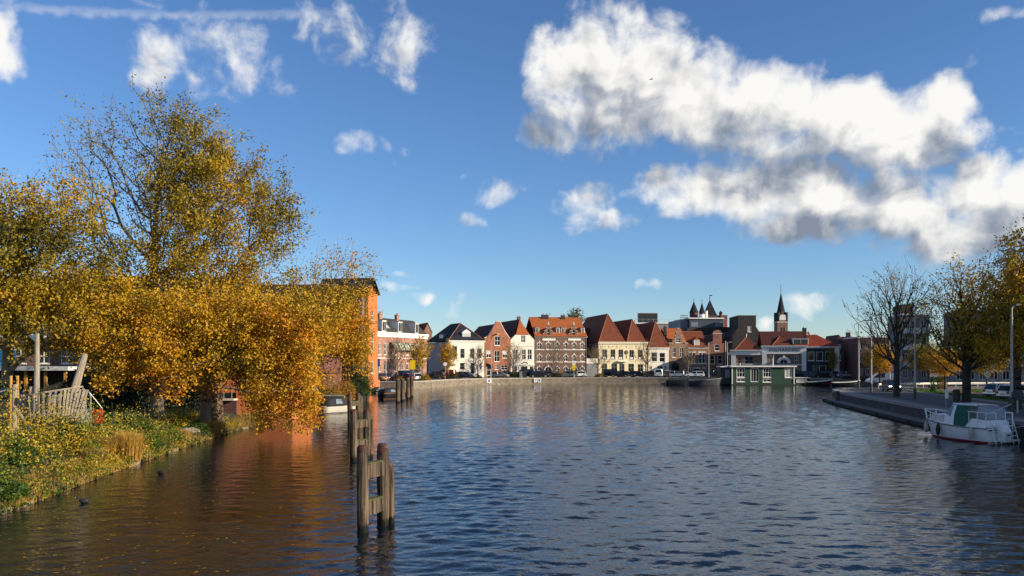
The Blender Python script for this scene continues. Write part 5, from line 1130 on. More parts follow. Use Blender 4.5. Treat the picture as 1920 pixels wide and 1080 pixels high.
ac = prism_y([(.25, H, 1.0), (1.72, H, 1.02), (1.35, H + .56, .9), (.35, H + .50, .88)], .95).build('aft_cabin', BWHITE, rt, bevel=.03)
MB().add([(.45, .955, H + .17), (1.2, .975, H + .17), (1.15, .93, H + .40), (.47, .915, H + .38)], [(0, 1, 2, 3)]).build('cabin_window', GLASSP, ac)
MB().box(-.45, .0, -1.05, 1.05, .18, .26).build('swim_platform', OFFW, rt)
for y in (.62, -.7):
    ld = MB()
    for s in (-.2, .2): ld.tube([(-.5, y + s, .05), (-.06, y + s, H + .45)], .03, 6)
    for k in range(4): ld.tube([(-.42 + k * .1, y - .2, .2 + k * .3), (-.42 + k * .1, y + .2, .2 + k * .3)], .035, 5)
    ld.build('boarding_ladder', OFFW, rt)
om = MB(); om.loft([[(-.55, -.25, .12), (-.05, -.3, .12), (-.05, .32, .12), (-.55, .27, .12)], [(-.6, -.27, .75), (-.05, -.32, .8), (-.05, .34, .8), (-.6, .29, .75)], [(-.4, -.2, 1.15), (-.06, -.24, 1.2), (-.06, .26, 1.2), (-.4, .22, 1.15)]]); om.build('outboard_cowl', BWHITE, rt, bevel=.04)
MB().box(-.62, -.601, -.1, .12, .55, .62).build('cowl_badge', BNAVY, rt)
dk = MB()
for y in (-.85, .95): dk.tube([(-.03, y, H - .12), (-.03, y * .2, H - .12)], .04, 5)
dk.build('stern_trim', BNAVY, rt)
rl = MB()
for s in (1, -1):
    pts = [(5.0, s * .70, H + .75), (5.7, s * .45, H + .85), (6.15, 0, H + .88)]; rl.tube(pts, .03, 6); rl.tube([(3.6, s * 1.02, H + .55), (5.0, s * .70, H + .75)], .03, 6)
    rl.tube([(5.7, s * .45, H + .85), (5.55, s * .4, H + .2)], .03, 6); rl.tube([(4.9, s * .72, H + .72), (4.9, s * .75, H + .15)], .025, 6)
rl.tube([(6.15, 0, H + .88), (6.0, 0, H + .3)], .03, 6); rl.build('bow_rail', BWHITE, rt)
sr = MB()
for s in (1, -1):
    sr.tube([(1.5, s * .98, H + .98), (.1, s * 1.0, H + .95), (-.02, s * .9, H + .95)], .028, 6)
    for x in (.1, .75, 1.4): sr.tube([(x, s * 1.0, H + .02), (x, s * .99, H + .96)], .028, 6)
sr.tube([(-.02, .9, H + .95), (-.02, .35, H + .95)], .028, 6); sr.tube([(-.02, -.9, H + .95), (-.02, -.35, H + .95)], .028, 6)
for y in (.35, -.35, -.9): sr.tube([(-.02, y, H), (-.02, y, H + .95)], .028, 6)
sr.build('stern_rail', BWHITE, rt); MB().tube([(.6, .5, H + .8), (-.9, .1, H + 1.55)], .025, 5).build('flag_staff', OFFW, rt)
hd = prism_y([(.9, H + 1.34, .8), (.35, H + 1.15, .78), (.3, H + .5, .85), (.95, H + .55, .9)], .8).build('spray_hood', mat('clear_hood_vinyl', (.20, .25, .30), .25, .25, 2), rt, bevel=.04)
for x, m_ in ((3.75, BLACK), (.95, FEND), (5.75, FEND)):
    y = 1.0 * B / 2 * (1 - max(0, (x / L - .35) / .65) ** 2.6) + .12; MB().loft([[(x + r_ * math.cos(t), y + r_ * math.sin(t), z) for t in [k * math.pi / 5 for k in range(10)]] for r_, z in ((.03, H + .1), (.10, H - .08), (.14, H - .25), (.14, H - .5), (.09, H - .68), (.02, H - .74))]).build('fender', m_, rt, True)
st_ = MB(); st_.tube([(5.9, .2, H + .3), (7.2, -1.8, 1.5)], .02, 4); st_.tube([(.1, -1.0, H), (-1.5, -2.2, 1.4)], .02, 4); st_.build('mooring_line', OFFW, rt)

# low barges and skiffs at the far quay
def skiff(label, px0, px1, d, H, hm, trim, stripe=None, cover=None):
    a = G(px0, d); L = (px1 - px0) / F * d; rt = thing('flat_barge' if H > 1 else 'rowing_skiff', label, 'boat', (a.x, a.y, 0), R(-3)); rg = hull(L, min(3.2, L * .34), H, .3, .5, 10, 2.0, .45)
    MB().loft(rg, True, False).build('hull', hm, rt, True); deck(rg, .15, .03).build('deck', cover or TEAK, rt); rub_rail(rg, .09).build('rub_rail', trim, rt)
    if stripe:
        b_ = MB()
        for s in (1, -1):
            v = []
            for q in rg: v += [(q[1][0], s * (abs(q[1][1]) + .02), q[1][2]), (q[2][0], s * (abs(q[2][1]) + .03), q[2][2] + .05)]
            b_.add(v, [(2 * k, 2 * k + 1, 2 * k + 3, 2 * k + 2) for k in range(len(rg) // 2, len(rg) - 1)])
        b_.build('bow_panel', stripe, rt)
    if cover: MB().prism([(L * .12, -.8, H + .02), (L * .12, .8, H + .02), (L * .12, 0, H + .55)], (L * .55, 0, 0)).build('tarpaulin', cover, rt)
    return rt
skiff('long black barge low against the quay left of the other barge', 1249, 1290, 181, 1.05, BNAVY, DARKMETAL, cover=CANVAS); skiff('slate grey barge with raised bow just left of the green houseboat', 1292, 1352, 178, 1.15, mat('slate_hull', (.05, .055, .065), .4, .2), GREYP, cover=CANVAS)
skiff('dark skiff with white gunwale and red bow right of the houseboat', 1511, 1559, 178, .75, BNAVY, WHITE, BOTTOM); skiff('dark skiff with white gunwale beside the right-hand embankment tip', 1562, 1612, 174, .7, BNAVY, WHITE)

# ------------------------------------------------------------------ houseboat
f = Facade('houseboat', 'flat-roofed dark green houseboat with white framed windows', 1373, 1489, 178, -3, 'houseboat', 0.0); rt = f.root; w = f.w; HBG = mat('green_cladding', (.022, .062, .035), .55, .15, 1.2, stretch=(6, 1, 1)); P4 = lambda x, y: f.pt(*c4(x, y)); H = P4(800, 800)[1]
hol = rects(f, c4, [(600, 802, 686, 905), (742, 806, 826, 952), (866, 806, 950, 905), (1088, 810, 1165, 908)])
hol = [(h[0], h[1], h[2], min(h[3], H - .15)) for h in hol]
hol2 = rects(f, c4, [(600, 915, 686, 950), (866, 917, 950, 954)])
wall(rt, [(0, .25), (w, .25), (w, H), (0, H)], hol + hol2, HBG, 5.5)
for i, h in enumerate(hol + hol2): window(rt, h, WHITE, GLASSB if i == 3 else GLASS, 3 if i < 3 else 2, 1 if i == 1 else (2 if i < 3 else 1), sill=i != 1, fw=.16, door=i == 1, name='door' if i == 1 else 'window')
box_part(rt, 'roof', WHITE, -.5, w + .5, -.5, 5.8, H + .003, H + .3); box_part(rt, 'pontoon', mat('tarred_pontoon', (.03, .035, .03), .7, .3), -.3, w + .3, -.25, 5.8, -.6, .24)
for x in (-.06, w - .06): box_part(rt, 'corner_post', WHITE, x - .07, x + .14, -.12, -.004, .25, H)
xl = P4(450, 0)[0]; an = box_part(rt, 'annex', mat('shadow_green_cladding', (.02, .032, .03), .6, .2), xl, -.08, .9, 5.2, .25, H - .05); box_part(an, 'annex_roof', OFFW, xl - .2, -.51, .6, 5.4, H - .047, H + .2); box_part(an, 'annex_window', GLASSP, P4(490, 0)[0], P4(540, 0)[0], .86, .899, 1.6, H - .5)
low = box_part(rt, 'low_annex', HBG, w + .32, w + 3.6, .4, 4, -.3, 1.55); box_part(low, 'low_roof', OFFW, w + .31, w + 3.8, .2, 4.2, 1.553, 1.7)
lw = (w + .6, .55, w + 2.9, 1.25); window(low, lw, WHITE, GLASSB, 2, 1, False, .12, y=.33)
for x, y_, hh in ((w * .17, 2.5, .6), (w * .68, 1.2, 1.7), (w * .69, 1.2, 2.4)): MB().tube([(x, y_, H + .3), (x, y_, H + .3 + hh)], .09 if hh < 2 else .04, 6).build('flue', GALV, rt)

# ------------------------------------------------------------------ cars
PAINTS = {}
def paint(n, c, metal=.3):
    if n not in PAINTS: PAINTS[n] = mat('car_paint_' + n, c, .28, .04, 1, metal=metal, coat=.6)
    return PAINTS[n]
LAMP = mat('lamp_lens', (.75, .75, .72), .15, .05); TAIL = mat('tail_lens', (.28, .012, .01), .2, .1); TYRE = BLACK; RIM = mat('wheel_rim', (.36, .36, .37), .35, .15, metal=.6)
SHAPES = {  # length, width, lower body outline (x, z), cabin outline (x, z)
    'hatch': (4.1, 1.74, [(0, .35), (.05, .82), (.35, .90), (2.95, .93), (3.75, .80), (4.05, .62), (4.1, .35)], [(.12, .88), (.45, 1.40), (1.0, 1.48), (2.1, 1.45), (3.0, .92)]),
    'estate': (4.6, 1.78, [(0, .38), (.04, .86), (.3, .94), (3.35, .95), (4.25, .82), (4.55, .62), (4.6, .38)], [(.10, .92), (.40, 1.45), (1.2, 1.52), (2.45, 1.47), (3.4, .94)]),
    'suv': (4.5, 1.85, [(0, .42), (.03, .95), (.3, 1.05), (3.25, 1.06), (4.2, .95), (4.45, .72), (4.5, .42)], [(.08, 1.02), (.35, 1.58), (1.1, 1.68), (2.4, 1.63), (3.35, 1.05)]),
    'van': (4.9, 1.92, [(0, .38), (.02, 1.15), (.1, 1.2), (4.0, 1.15), (4.6, .95), (4.85, .68), (4.9, .38)], [(.06, 1.18), (.14, 1.88), (.5, 1.95), (3.1, 1.92), (4.1, 1.14)])}
def wheel_mesh():
    w = MB(); n = 14; w.loft([[(r_ * math.cos(2 * math.pi * i / n), y, r_ * math.sin(2 * math.pi * i / n)) for i in range(n)] for r_, y in ((.26, -.1), (.31, -.09), (.32, 0), (.31, .09), (.26, .1))]); return w
def build_car(kind, col, lit=False, name=None):
    L, W, low, cab = SHAPES[kind]; rt = thing(name or ('delivery_van' if kind == 'van' else 'parked_car'), '', 'van' if kind == 'van' else 'car'); pm = paint(*col)
    def sect(pts, ys): return [[(x, y, .25 + (z - .25) * kz if z > .5 else z) for x, z in pts] for y, kz in ys]
    n = len(low); h = W / 2
    def lower(y, ins, dz): return [(x + (ins if x < 1 else -ins) * (1 if (x < .1 or x > L - .6) else 0), y, z - dz * (z > .6)) for x, z in low]
    MB().loft([lower(-h, .12, .06), lower(-h + .07, .02, .01), lower(0, 0, 0), lower(h - .07, .02, .01), lower(h, .12, .06)]).build('body', pm, rt, False)
    c = MB(); ring = lambda k, ty: [(x, y * h, z) for (x, z), y in zip(cab, ty)]
    top = [.94, .78, .76, .76, .93]
    c.loft([[(x, -h * t, z) for (x, z), t in zip(cab, top)], [(x, h * t, z) for (x, z), t in zip(cab, top)]]); cabin = c.build('cabin_glass', GLASS, rt)
    r_ = MB(); a, b, d_ = cab[1], cab[2], cab[3]
    r_.loft([[(p[0] + dx, y * h * .80, p[1] + dz) for p, dx, dz in ((a, -.03, -.03), (a, .0, .02), (b, 0, .02), (d_, 0, .02), (d_, .06, -.03))] for y in (-1, 1)]); r_.build('roof', pm, rt)
    pl = MB()
    for s in (-1, 1):
        pl.tube([(cab[0][0] + .02, s * h * .95, cab[0][1]), (a[0], s * h * .80, a[1])], .06, 4); pl.tube([(cab[4][0], s * h * .94, cab[4][1]), (d_[0], s * h * .78, d_[1])], .04, 4)
        xm = (b[0] + d_[0]) / 2; pl.tube([(xm + .1, s * h * .96, cab[0][1]), (xm, s * h * .785, b[1])], .04, 4)
        if kind == 'van': pl.prism([(.1, s * h * .95, 1.18), (2.2, s * h * .96, 1.18), (2.1, s * h * .80, 1.88), (.16, s * h * .79, 1.86)], (0, s * .02, 0))
    pl.build('pillars', pm, rt)
    for x in (.78, L - .82):
        for s in (-1, 1):
            wo_ = wheel_mesh().build('wheel', TYRE, rt, True); wo_.location = (x, s * (h - .08), .32)
            MB().tube([(0, s * .085, 0), (0, s * .115, 0)], .2, 10).build('rim', RIM, wo_)
    for s in (-1, 1):
        MB().box(L - .42, L - .1, s * (h - .34) - .16, s * (h - .34) + .16, low[-2][1] - .06, low[-2][1] + .10).build('headlight', HLIT if lit else LAMP, rt)
        MB().box(-.025, .06, s * (h - .2) - .12, s * (h - .2) + .12, low[1][1] - .28, low[1][1] - .02).build('tail_light', TAIL, rt)
    MB().box(-.03, .0, -.26, .26, .5, .62).build('number_plate', mat('yellow_plate', (.55, .38, .03), .5, .1), rt); MB().box(L - .01, L + .02, -.26, .26, .42, .53).build('number_plate', MATS['yellow_plate'], rt)
    MB().box(L * .02, L * .98, -h + .05, h - .05, .2, .36).build('underbody', BLACK, rt)
    return rt
HL = bpy.data.materials.new('lit_headlamp'); HL.use_nodes = True; HL.node_tree.nodes['Principled BSDF'].inputs['Emission Color'].default_value = (1, .97, .9, 1); HL.node_tree.nodes['Principled BSDF'].inputs['Emission Strength'].default_value = 6.0; HLIT = HL
C = {'black': ('black', (.012, .012, .014)), 'navy': ('navy', (.014, .022, .045)), 'silver': ('silver', (.42, .43, .44), .6), 'grey': ('grey', (.12, .125, .13), .5), 'white': ('white', (.72, .72, .72), 0.0), 'red': ('red', (.22, .015, .012)), 'blue': ('blue', (.03, .08, .2)), 'bronze': ('bronze', (.20, .15, .10), .5), 'bluegrey': ('bluegrey', (.09, .12, .17), .4), 'orange': ('orange', (.4, .13, .03))}
def quay_d(px):
    k = (px - CX) / F; best = 190
    for a, b in zip(far_line[:-1], far_line[1:]):
        fa = a[0] - k * a[1]; fb = b[0] - k * b[1]
        if fa <= 0 < fb and a[1] > 100: t = fa / (fa - fb); best = a[1] + (b[1] - a[1]) * t
    return best
protos = {}
def car(px, off, kind, col, rz, label, d=None, z=QZ, lit=False, group='cars parked along the far quay', name=None):
    key = (kind, col, lit, name)
    if key not in protos: o = build_car(kind, C[col], lit, name); protos[key] = o
    else: o = copy_tree(protos[key])
    dd = d or quay_d(px) + off; q = G(px, dd, z + .012); L = SHAPES[kind][0]; v = Matrix.Rotation(R(rz), 3, 'Z') @ Vector((L / 2, 0, 0))
    o.location = q - v; o.rotation_euler = (0, 0, R(rz)); o['label'] = label
    if group: o['group'] = group
    return o
car(709, 4, 'hatch', 'orange', -35, 'small orange-brown car half hidden by the orange house'); car(722, 5.5, 'hatch', 'black', -40, 'black hatchback beside the orange house, behind the dark sloop'); car(717, 9.5, 'hatch', 'blue', -30, 'blue car at the back, in front of the brick terrace doors')
car(757, 8.5, 'van', 'bluegrey', 150, 'blue-grey van in front of the pink brick terrace'); car(755, 4.0, 'hatch', 'red', 160, 'dark red car behind the four mooring piles'); car(777, 7.5, 'hatch', 'white', 120, 'white car between the grey van and the yellow bush')
car(815, 5.2, 'suv', 'black', 165, 'black off-roader right of the yellow bush'); car(834, 9.5, 'van', 'red', 170, 'dark red van against the blank side wall of the white corner house'); car(874, 4.2, 'estate', 'bluegrey', -20, 'blue-grey car in front of the white corner house')
car(938, 4.0, 'hatch', 'silver', -16, 'silver hatchback in front of the orange brick gable'); car(955, 8.0, 'hatch', 'black', -10, 'black car behind the bush left of the white half-hip house'); car(984, 6.0, 'van', 'navy', 170, 'navy van at the door of the white half-hip house'); car(1010, 4.2, 'estate', 'black', 8, 'black estate car at the left end of the warehouse')
car(1031, 8, 'hatch', 'grey', 6, 'grey car behind the black estate at the warehouse'); car(1064, 4.0, 'estate', 'grey', 188, 'dark grey car at the yellow parking sign'); car(1083, 6.5, 'hatch', 'white', 200, 'white car at the right end of the warehouse')
car(1148, 6.0, 'van', 'black', 8, 'black van at the left door of the cream house'); car(1162, 3.8, 'estate', 'black', -12, 'black saloon-like car in front of the black van'); car(1178, 4.5, 'hatch', 'navy', -30, 'dark navy car in front of the cream house middle'); car(1197, 4.0, 'estate', 'black', -15, 'black car at the right end of the cream house')
car(1221, 4.4, 'estate', 'bronze', 15, 'bronze car left of the white van'); car(1236, 4.0, 'van', 'white', 75, 'small white van seen from behind'); car(1251, 4.4, 'suv', 'grey', 70, 'grey car parked nose-in right of the white van'); car(1268, 4.0, 'estate', 'silver', -10, 'silver estate car in front of the step gable'); car(1286, 4.4, 'hatch', 'silver', -20, 'silver hatchback right of the step gable arch')
car(1302, 4.0, 'estate', 'white', 170, 'white estate car in front of the banded brick house'); car(1321, 4.4, 'hatch', 'black', -14, 'black hatchback left of the narrow gable house'); car(1341, 4.4, 'suv', 'navy', -8, 'navy car left of the houseboat annex')
car(1500, 5.5, 'estate', 'navy', 175, 'dark car just right of the houseboat roof'); car(1523, 5.0, 'hatch', 'bluegrey', -8, 'pale blue car above the red-bowed skiff'); car(1544, 5.0, 'suv', 'black', 172, 'black car in front of the navy house shop window'); car(1570, 5.0, 'estate', 'blue', 10, 'blue car at the white pilaster of the navy house'); car(1588, 4.0, 'estate', 'silver', -6, 'silver car in front of the dark red brick villa')
car(1672, 0, 'hatch', 'navy', -104, 'dark blue car with lit headlights driving on the right bank', 103, RZ + .004, True, None, 'moving_car'); car(1653, 0, 'van', 'white', 172, 'white van behind the guard rail under the orange tree', 136, RZ, False, None)
car(1884, 0, 'hatch', 'silver', 12, 'pale hatchback on the right bank behind the dark tree trunk', 86, RZ + .004, False, None); pc = car(1917, 0, 'estate', 'white', 10, 'white car with blue stripes at the right edge', 80, RZ + .004, False, None, 'striped_car')
st_ = MB()
for s in (-1, 1):
    for k in range(3): st_.prism([(1.0 + k * .55, s * .897, .55), (1.25 + k * .55, s * .897, .55), (1.6 + k * .55, s * .897, .88), (1.35 + k * .55, s * .897, .88)], (0, s * .012, 0))
st_.build('blue_stripes', mat('stripe_blue', (.02, .04, .3), .4), pc)

# ------------------------------------------------------------------ far quay furniture
BUSH = mat_leaf('bush_leaves', [(0, (.012, .022, .006)), (.4, (.035, .06, .012)), (.7, (.20, .15, .02)), (1, (.42, .24, .02))], .2)
def bush(name, label, c, r, n, seed, t, size=.12, m=None, group=None, stems=True, z0=0.0):
    rs = np.random.RandomState(seed); root = thing(name, label, 'bush', c, 0, group)
    d_ = rs.normal(size=(n, 3)); d_ /= np.linalg.norm(d_, axis=1, keepdims=True); q = rs.uniform(.35, 1, n)[:, None] ** .6; p = d_ * q * np.array(r)[None]; p[:, 2] = np.abs(p[:, 2]) * 1.0
    p *= (1 + .28 * vnoise(p * (2.4 / max(r)) * 2, seed))[:, None]; p[:, 2] = np.maximum(p[:, 2], .03)
    lv_ = leaves('foliage', p, size, rs, m or BUSH, root, np.clip(t + .14 * vnoise(p * 3, seed + 1) + .08 * rs.normal(size=n), 0, 1)); lv_['kind'] = 'stuff'
    sm = MB()
    for k in range(9): a = rs.uniform(0, 6.28); sm.tube([(0, 0, -.05), (math.cos(a) * r[0] * .45, math.sin(a) * r[1] * .45, r[2] * .7)], .02, 3)
    s_ = sm.build('stems', BARKD, root); s_['kind'] = 'stuff'; return root
for px, off, rx, rz_, t, lab in ((796, 2.6, 1.5, 1.5, .88, 'yellow bush on the quay between the white car and the black off-roader'), (846, 2.6, 1.5, 1.3, .25, 'dark green bush on the quay at the corner of the white house'), (965, 2.4, 1.4, 1.5, .35, 'green and yellow bush in front of the white half-hip house'), (1044, 2.4, 1.5, 1.2, .18, 'dark bush at the foot of the bare warehouse tree'), (1124, 2.6, 1.3, 1.1, .6, 'brownish bush in front of the grey gate'), (895, 2.6, 1.1, .9, .3, 'small bush at the bare tree by the white corner house'), (750, 3.0, .8, 1.0, .8, 'small orange bush behind the mooring piles')):
    q = G(px, quay_d(px) + off, QZ); bush('quay_bush', lab, q, (rx, 1.0, rz_), 900, int(px), t, .2)
def pole(name, label, px, d, z0, h, r=.06, m=None, cat='pole'):
    q = G(px, d, z0); rt = thing(name, label, cat, q); MB().tube([(0, 0, -.05), (0, 0, h)], [r, r * .7], 8).build('pole', m or GALV, rt); return rt
def sign(rt, z0, z1, w, m, name='sign_board', y=-.08):
    return MB().box(-w / 2, w / 2, y - .03, y, z0, z1).build(name, m, rt)
YEL = mat('yellow_sign', (.75, .52, .01), .5, .05); BLU = mat('blue_sign', (.02, .06, .3), .4, .05)
p = pole('banner_pole', 'yellow banner on a post in front of the pink brick terrace', 774, quay_d(774) + 6, QZ, 4.2, cat='sign'); sign(p, 2.2, 4.0, 1.0, YEL)
p = pole('parking_sign', 'yellow and white sign on a post in front of the warehouse', 1076, quay_d(1076) + 2.5, QZ, 4.2, cat='sign'); sign(p, 1.7, 3.0, .75, YEL); sign(p, 3.05, 3.55, .8, WHITE)
p = pole('blue_sign_post', 'blue board on a post beside the orange house', 708.5, 150, QZ, 4.3, cat='sign'); sign(p, 2.8, 4.3, .8, BLU)
p = pole('round_road_sign', 'round red-rimmed road sign on the blank side wall of the white corner house', 835, quay_d(835) + 4, QZ, 3.6, cat='sign'); dsk = MB().tube([(0, -.08, 3.2), (0, -.12, 3.2)], .42, 16).build('sign_disc', WHITE, p); MB().tube([(0, -.09, 3.2), (0, -.115, 3.2)], .48, 16).build('rim', REDP, p)
for px, lab in ((724, 'thin grey post at the water end of the brick terrace'), (921, 'slim lamp post in front of the orange brick gable'), (1329, 'tall white lamp post at the narrow gable house'), (1364, 'curved lamp post left of the sooty brick building')):
    h = 8.2 if px > 900 else 4.6; p = pole('lamp_post' if px > 900 else 'mooring_sign_post', lab, px, quay_d(px) + 2.2, QZ, h, .07, cat='lamp post' if px > 900 else 'post')
    if px > 900: MB().tube([(0, 0, h), (.5, 0, h + .1)], .05, 5).build('arm', GALV, p); MB().box(.4, 1.0, -.12, .12, h + .03, h + .16).build('lantern', GALV, p)
p = thing('information_board', 'dark tilted information board on two legs at the quay edge', 'sign', G(916, quay_d(916) + 1.5, QZ)); MB().prism([(-.6, -.05, 2.6), (.6, -.4, 2.0), (.6, -.4, 3.0), (-.6, -.05, 3.5)], (0, .06, 0)).build('board', DARKMETAL, p)
for s in (-.4, .4): MB().tube([(s, -.1, 0), (s, -.1, 2.6)], .06, 6).build('leg', GALV, p)
for px, w_, h, m_, lab in ((976.5, .7, 1.4, GREYP, 'grey utility cabinet at the quay in front of the white half-hip house'), (983.5, .8, 1.8, DARKMETAL, 'tall dark cabinet right of the grey utility cabinet')):
    p = thing('utility_cabinet', lab, 'cabinet', G(px, quay_d(px) + 1.4, QZ)); MB().box(-w_ / 2, w_ / 2, -.25, .25, .05, h).build('case', m_, p, bevel=.02); MB().box(-w_ / 2 - .04, w_ / 2 + .04, -.29, .29, h, h + .08).build('lid', m_, p); MB().box(-w_ / 2 + .05, w_ / 2 - .05, -.27, -.252, .15, h - .1).build('door', m_, p)
for px0, px1, lab in ((912.5, 921.5, 'white mooring notice with blue mark low on the quay wall'), (1001, 1007, 'left of two white notices on the quay wall below the warehouse'), (1008, 1014.5, 'right of two white notices on the quay wall, with a blue mark')):
    d_ = quay_d((px0 + px1) / 2) - .35; q = G((px0 + px1) / 2, d_, .45); p = thing('mooring_notice', lab, 'sign', q, R(14 if px0 < 1000 else 6)); w_ = (px1 - px0) / F * d_
    MB().box(-w_ / 2, w_ / 2, -.05, 0, 0, .95).build('board', WHITE, p, bevel=.02); MB().box(-w_ / 2 + .1, -w_ / 2 + .2, 0, .5, .3, .4).build('bracket', GALV, p)
    if px0 < 1000 or px0 > 1007: MB().loft([[(.22 * math.cos(t), y_, .48 + .3 * math.sin(t)) for t in [k * math.pi / 6 for k in range(12)]] for y_ in (-.051, -.058)]).build('blue_mark', BLU, p)
    else: MB().box(-.05, .18, -.058, -.051, .35, .7).build('red_mark', REDP, p)
# bicycle against the warehouse end
p = thing('bicycle', 'bicycle leaning at the right end of the warehouse', 'bicycle', G(1091, quay_d(1091) + 6, QZ), R(10))
for x in (-.52, .52):
    wv_ = MB(); pts = [(x + .33 * math.cos(k * math.pi / 8), 0, .34 + .33 * math.sin(k * math.pi / 8)) for k in range(17)]; wv_.tube(pts, .022, 5); wo_ = wv_.build('wheel', BLACK, p); sp = MB()
    for k in range(6): sp.tube([(x, 0, .34), (x + .32 * math.cos(k * math.pi / 3), 0, .34 + .32 * math.sin(k * math.pi / 3))], .006, 3)
    sp.build('spokes', STEEL, wo_)
fr = MB()
for a, b in (((-.52, 0, .34), (-.08, 0, .32)), ((-.08, 0, .32), (-.2, 0, .85)), ((-.2, 0, .8), (.36, 0, .82)), ((-.08, 0, .32), (.38, 0, .78)), ((-.52, 0, .34), (-.2, 0, .8)), ((.34, 0, .98), (.52, 0, .34))): fr.tube([a, b], .02, 5)
fr.build('frame', DARKMETAL, p); MB().tube([(.3, -.28, 1.02), (.36, -.1, 1.03), (.36, .1, 1.03), (.3, .28, 1.02)], .018, 5).build('handlebar', STEEL, p); MB().box(-.32, -.08, -.07, .07, .88, .94).build('saddle', BLACK, p, bevel=.02)

# ------------------------------------------------------------------ right bank: road, lawn, rail, lamps
def strip(name, o0, o1, m, z, ya, yb):
    ii = [i for i, p_ in enumerate(right_line) if ya <= p_[1] <= yb]; a = offset_line(right_line, -o0); b = offset_line(right_line, -o1)
    return sheet(name, [a[i] for i in ii] + [b[i] for i in ii][::-1], z, m)
strip('road', 1.9, 8.8, ASPH, RZ + .004, 8, 116)
LAWN2 = mat('lawn_right', (.05, .115, .016), .9, .35, 1.5, .7, 40)
strip('lawn_strip', 9.3, 13.4, LAWN2, RZ + .012, 58, 112); strip('cycle_path', 13.5, 16.0, mat('red_asphalt', (.11, .055, .045), .9, .2, 4), RZ + .006, 8, 116); strip('lawn', 16.2, 23.0, LAWN2, RZ + .012, 58, 109)
ka = offset_line(right_line, -9.0); kb_ = offset_line(right_line, -9.28); kz = MB()
for i in [i for i, p_ in enumerate(right_line) if 10 <= p_[1] <= 112]: kz.prism([(*ka[i], RZ), (*ka[i + 1], RZ), (*kb_[i + 1], RZ), (*kb_[i], RZ)], (0, 0, .12))
struct(kz.build('kerb', COPINGD))
rs = np.random.RandomState(77)
def lawn_blades(n, o0, o1, name, label):
    ii = [i for i, p_ in enumerate(right_line) if 58 <= p_[1] <= 110]; a = np.array([right_line[i] for i in ii]); t = rs.uniform(0, len(ii) - 1.001, n); k = t.astype(int); f = (t - k)[:, None]; q = a[k] * (1 - f) + a[k + 1] * f; q[:, 0] += rs.uniform(o0, o1, n) / .97
    V = np.zeros((n, 4, 3)); w = .03; an = rs.uniform(0, 6.28, n); dx = np.cos(an) * w; dy = np.sin(an) * w; h = rs.uniform(.06, .16, n); lx = rs.normal(size=n) * .04
    V[:, 0] = np.c_[q[:, 0] - dx, q[:, 1] - dy, np.full(n, RZ)]; V[:, 1] = np.c_[q[:, 0] + dx, q[:, 1] + dy, np.full(n, RZ)]; V[:, 2] = np.c_[q[:, 0] + dx * .3 + lx, q[:, 1] + dy * .3, RZ + h]; V[:, 3] = np.c_[q[:, 0] - dx * .3 + lx, q[:, 1] - dy * .3, RZ + h]
    stuff(quads(name, V.reshape(-1, 3), np.arange(4 * n).reshape(n, 4), mat_leaf('lawn_blades', [(0, (.03, .08, .01)), (1, (.10, .19, .03))], .3), None, False, np.repeat(rs.uniform(0, 1, n), 4)), label, 'grass')
lawn_blades(9000, 9.4, 13.3, 'lawn_grass', 'short green grass on the strip beside the right-bank road'); lawn_blades(11000, 16.3, 22.8, 'lawn_grass', 'short green grass between the cycle path and the flats on the right')
grl = offset_line(right_line, -.0)
rt = thing('guard_rail', 'pale steel guard rail curving behind the lawn on the right bank', 'guard rail', (0, 0, RZ)); rail = smooth_line([(52, 113.5), (58, 116.5), (66, 119), (78, 120.5), (92, 121)], 6); RAILM = mat('pale_rail', (.50, .46, .40), .5, .15)
for k in range(len(rail) - 1):
    a, b = rail[k], rail[k + 1]; v = Vector((b[0] - a[0], b[1] - a[1], 0)).normalized(); nrm = Vector((v.y, -v.x, 0)) * .06; mb = MB(); mb.prism([(a[0] + nrm.x, a[1] + nrm.y, .45), (b[0] + nrm.x, b[1] + nrm.y, .45), (b[0] + nrm.x * 1.8, b[1] + nrm.y * 1.8, .6), (b[0] + nrm.x, b[1] + nrm.y, .78), (a[0] + nrm.x, a[1] + nrm.y, .78), (a[0] + nrm.x * 1.8, a[1] + nrm.y * 1.8, .6)], (-nrm.x * .6, -nrm.y * .6, 0)); mb.build('beam', RAILM, rt); MB().box(a[0] - .06, a[0] + .06, a[1] - .04, a[1] + .06, -.05, .7).build('post', GALV, rt)
def street_lamp(label, px, d, top, arm):
    h = ZZ(top, d) - RZ; q = G(px, d, RZ); rt = thing('street_lamp', label, 'street lamp', q, 0, 'lamp posts on the right bank')
    MB().tube([(0, 0, -.05), (0, 0, 1.2), (0, 0, h)], [.12, .11, .06], 10).build('pole', mat('pale_lamp_pole', (.38, .37, .33), .5, .15), rt); MB().tube([(0, 0, 0), (0, 0, 1.1)], [.15, .14], 10).build('base', mat('dark_lamp_base', (.05, .055, .05), .6), rt)
    MB().tube([(0, 0, h - .1), (arm * .35, 0, h + .12), (arm * .9, 0, h + .2)], .045, 6).build('arm', MATS['pale_lamp_pole'], rt)
    MB().prism([(arm * .7, -.16, h + .14), (arm * 1.9, -.12, h + .2), (arm * 1.9, .12, h + .2), (arm * .7, .16, h + .14)], (0, 0, .13)).build('lantern', DARKMETAL, rt)
street_lamp('tall lamp post right of the nearly bare tree', 1715.5, 81, 574, .75); street_lamp('lamp post just left of the nearly bare tree', 1633.6, 100, 594, .8); street_lamp('farthest lamp post at the tip of the right embankment', 1610, 115, 604, .9); street_lamp('lamp post beside the thick tree at the right edge', 1897, 60, 577, .35); street_lamp('lamp post seen behind the nearly bare tree trunk', 1668, 128, 628, -.8)
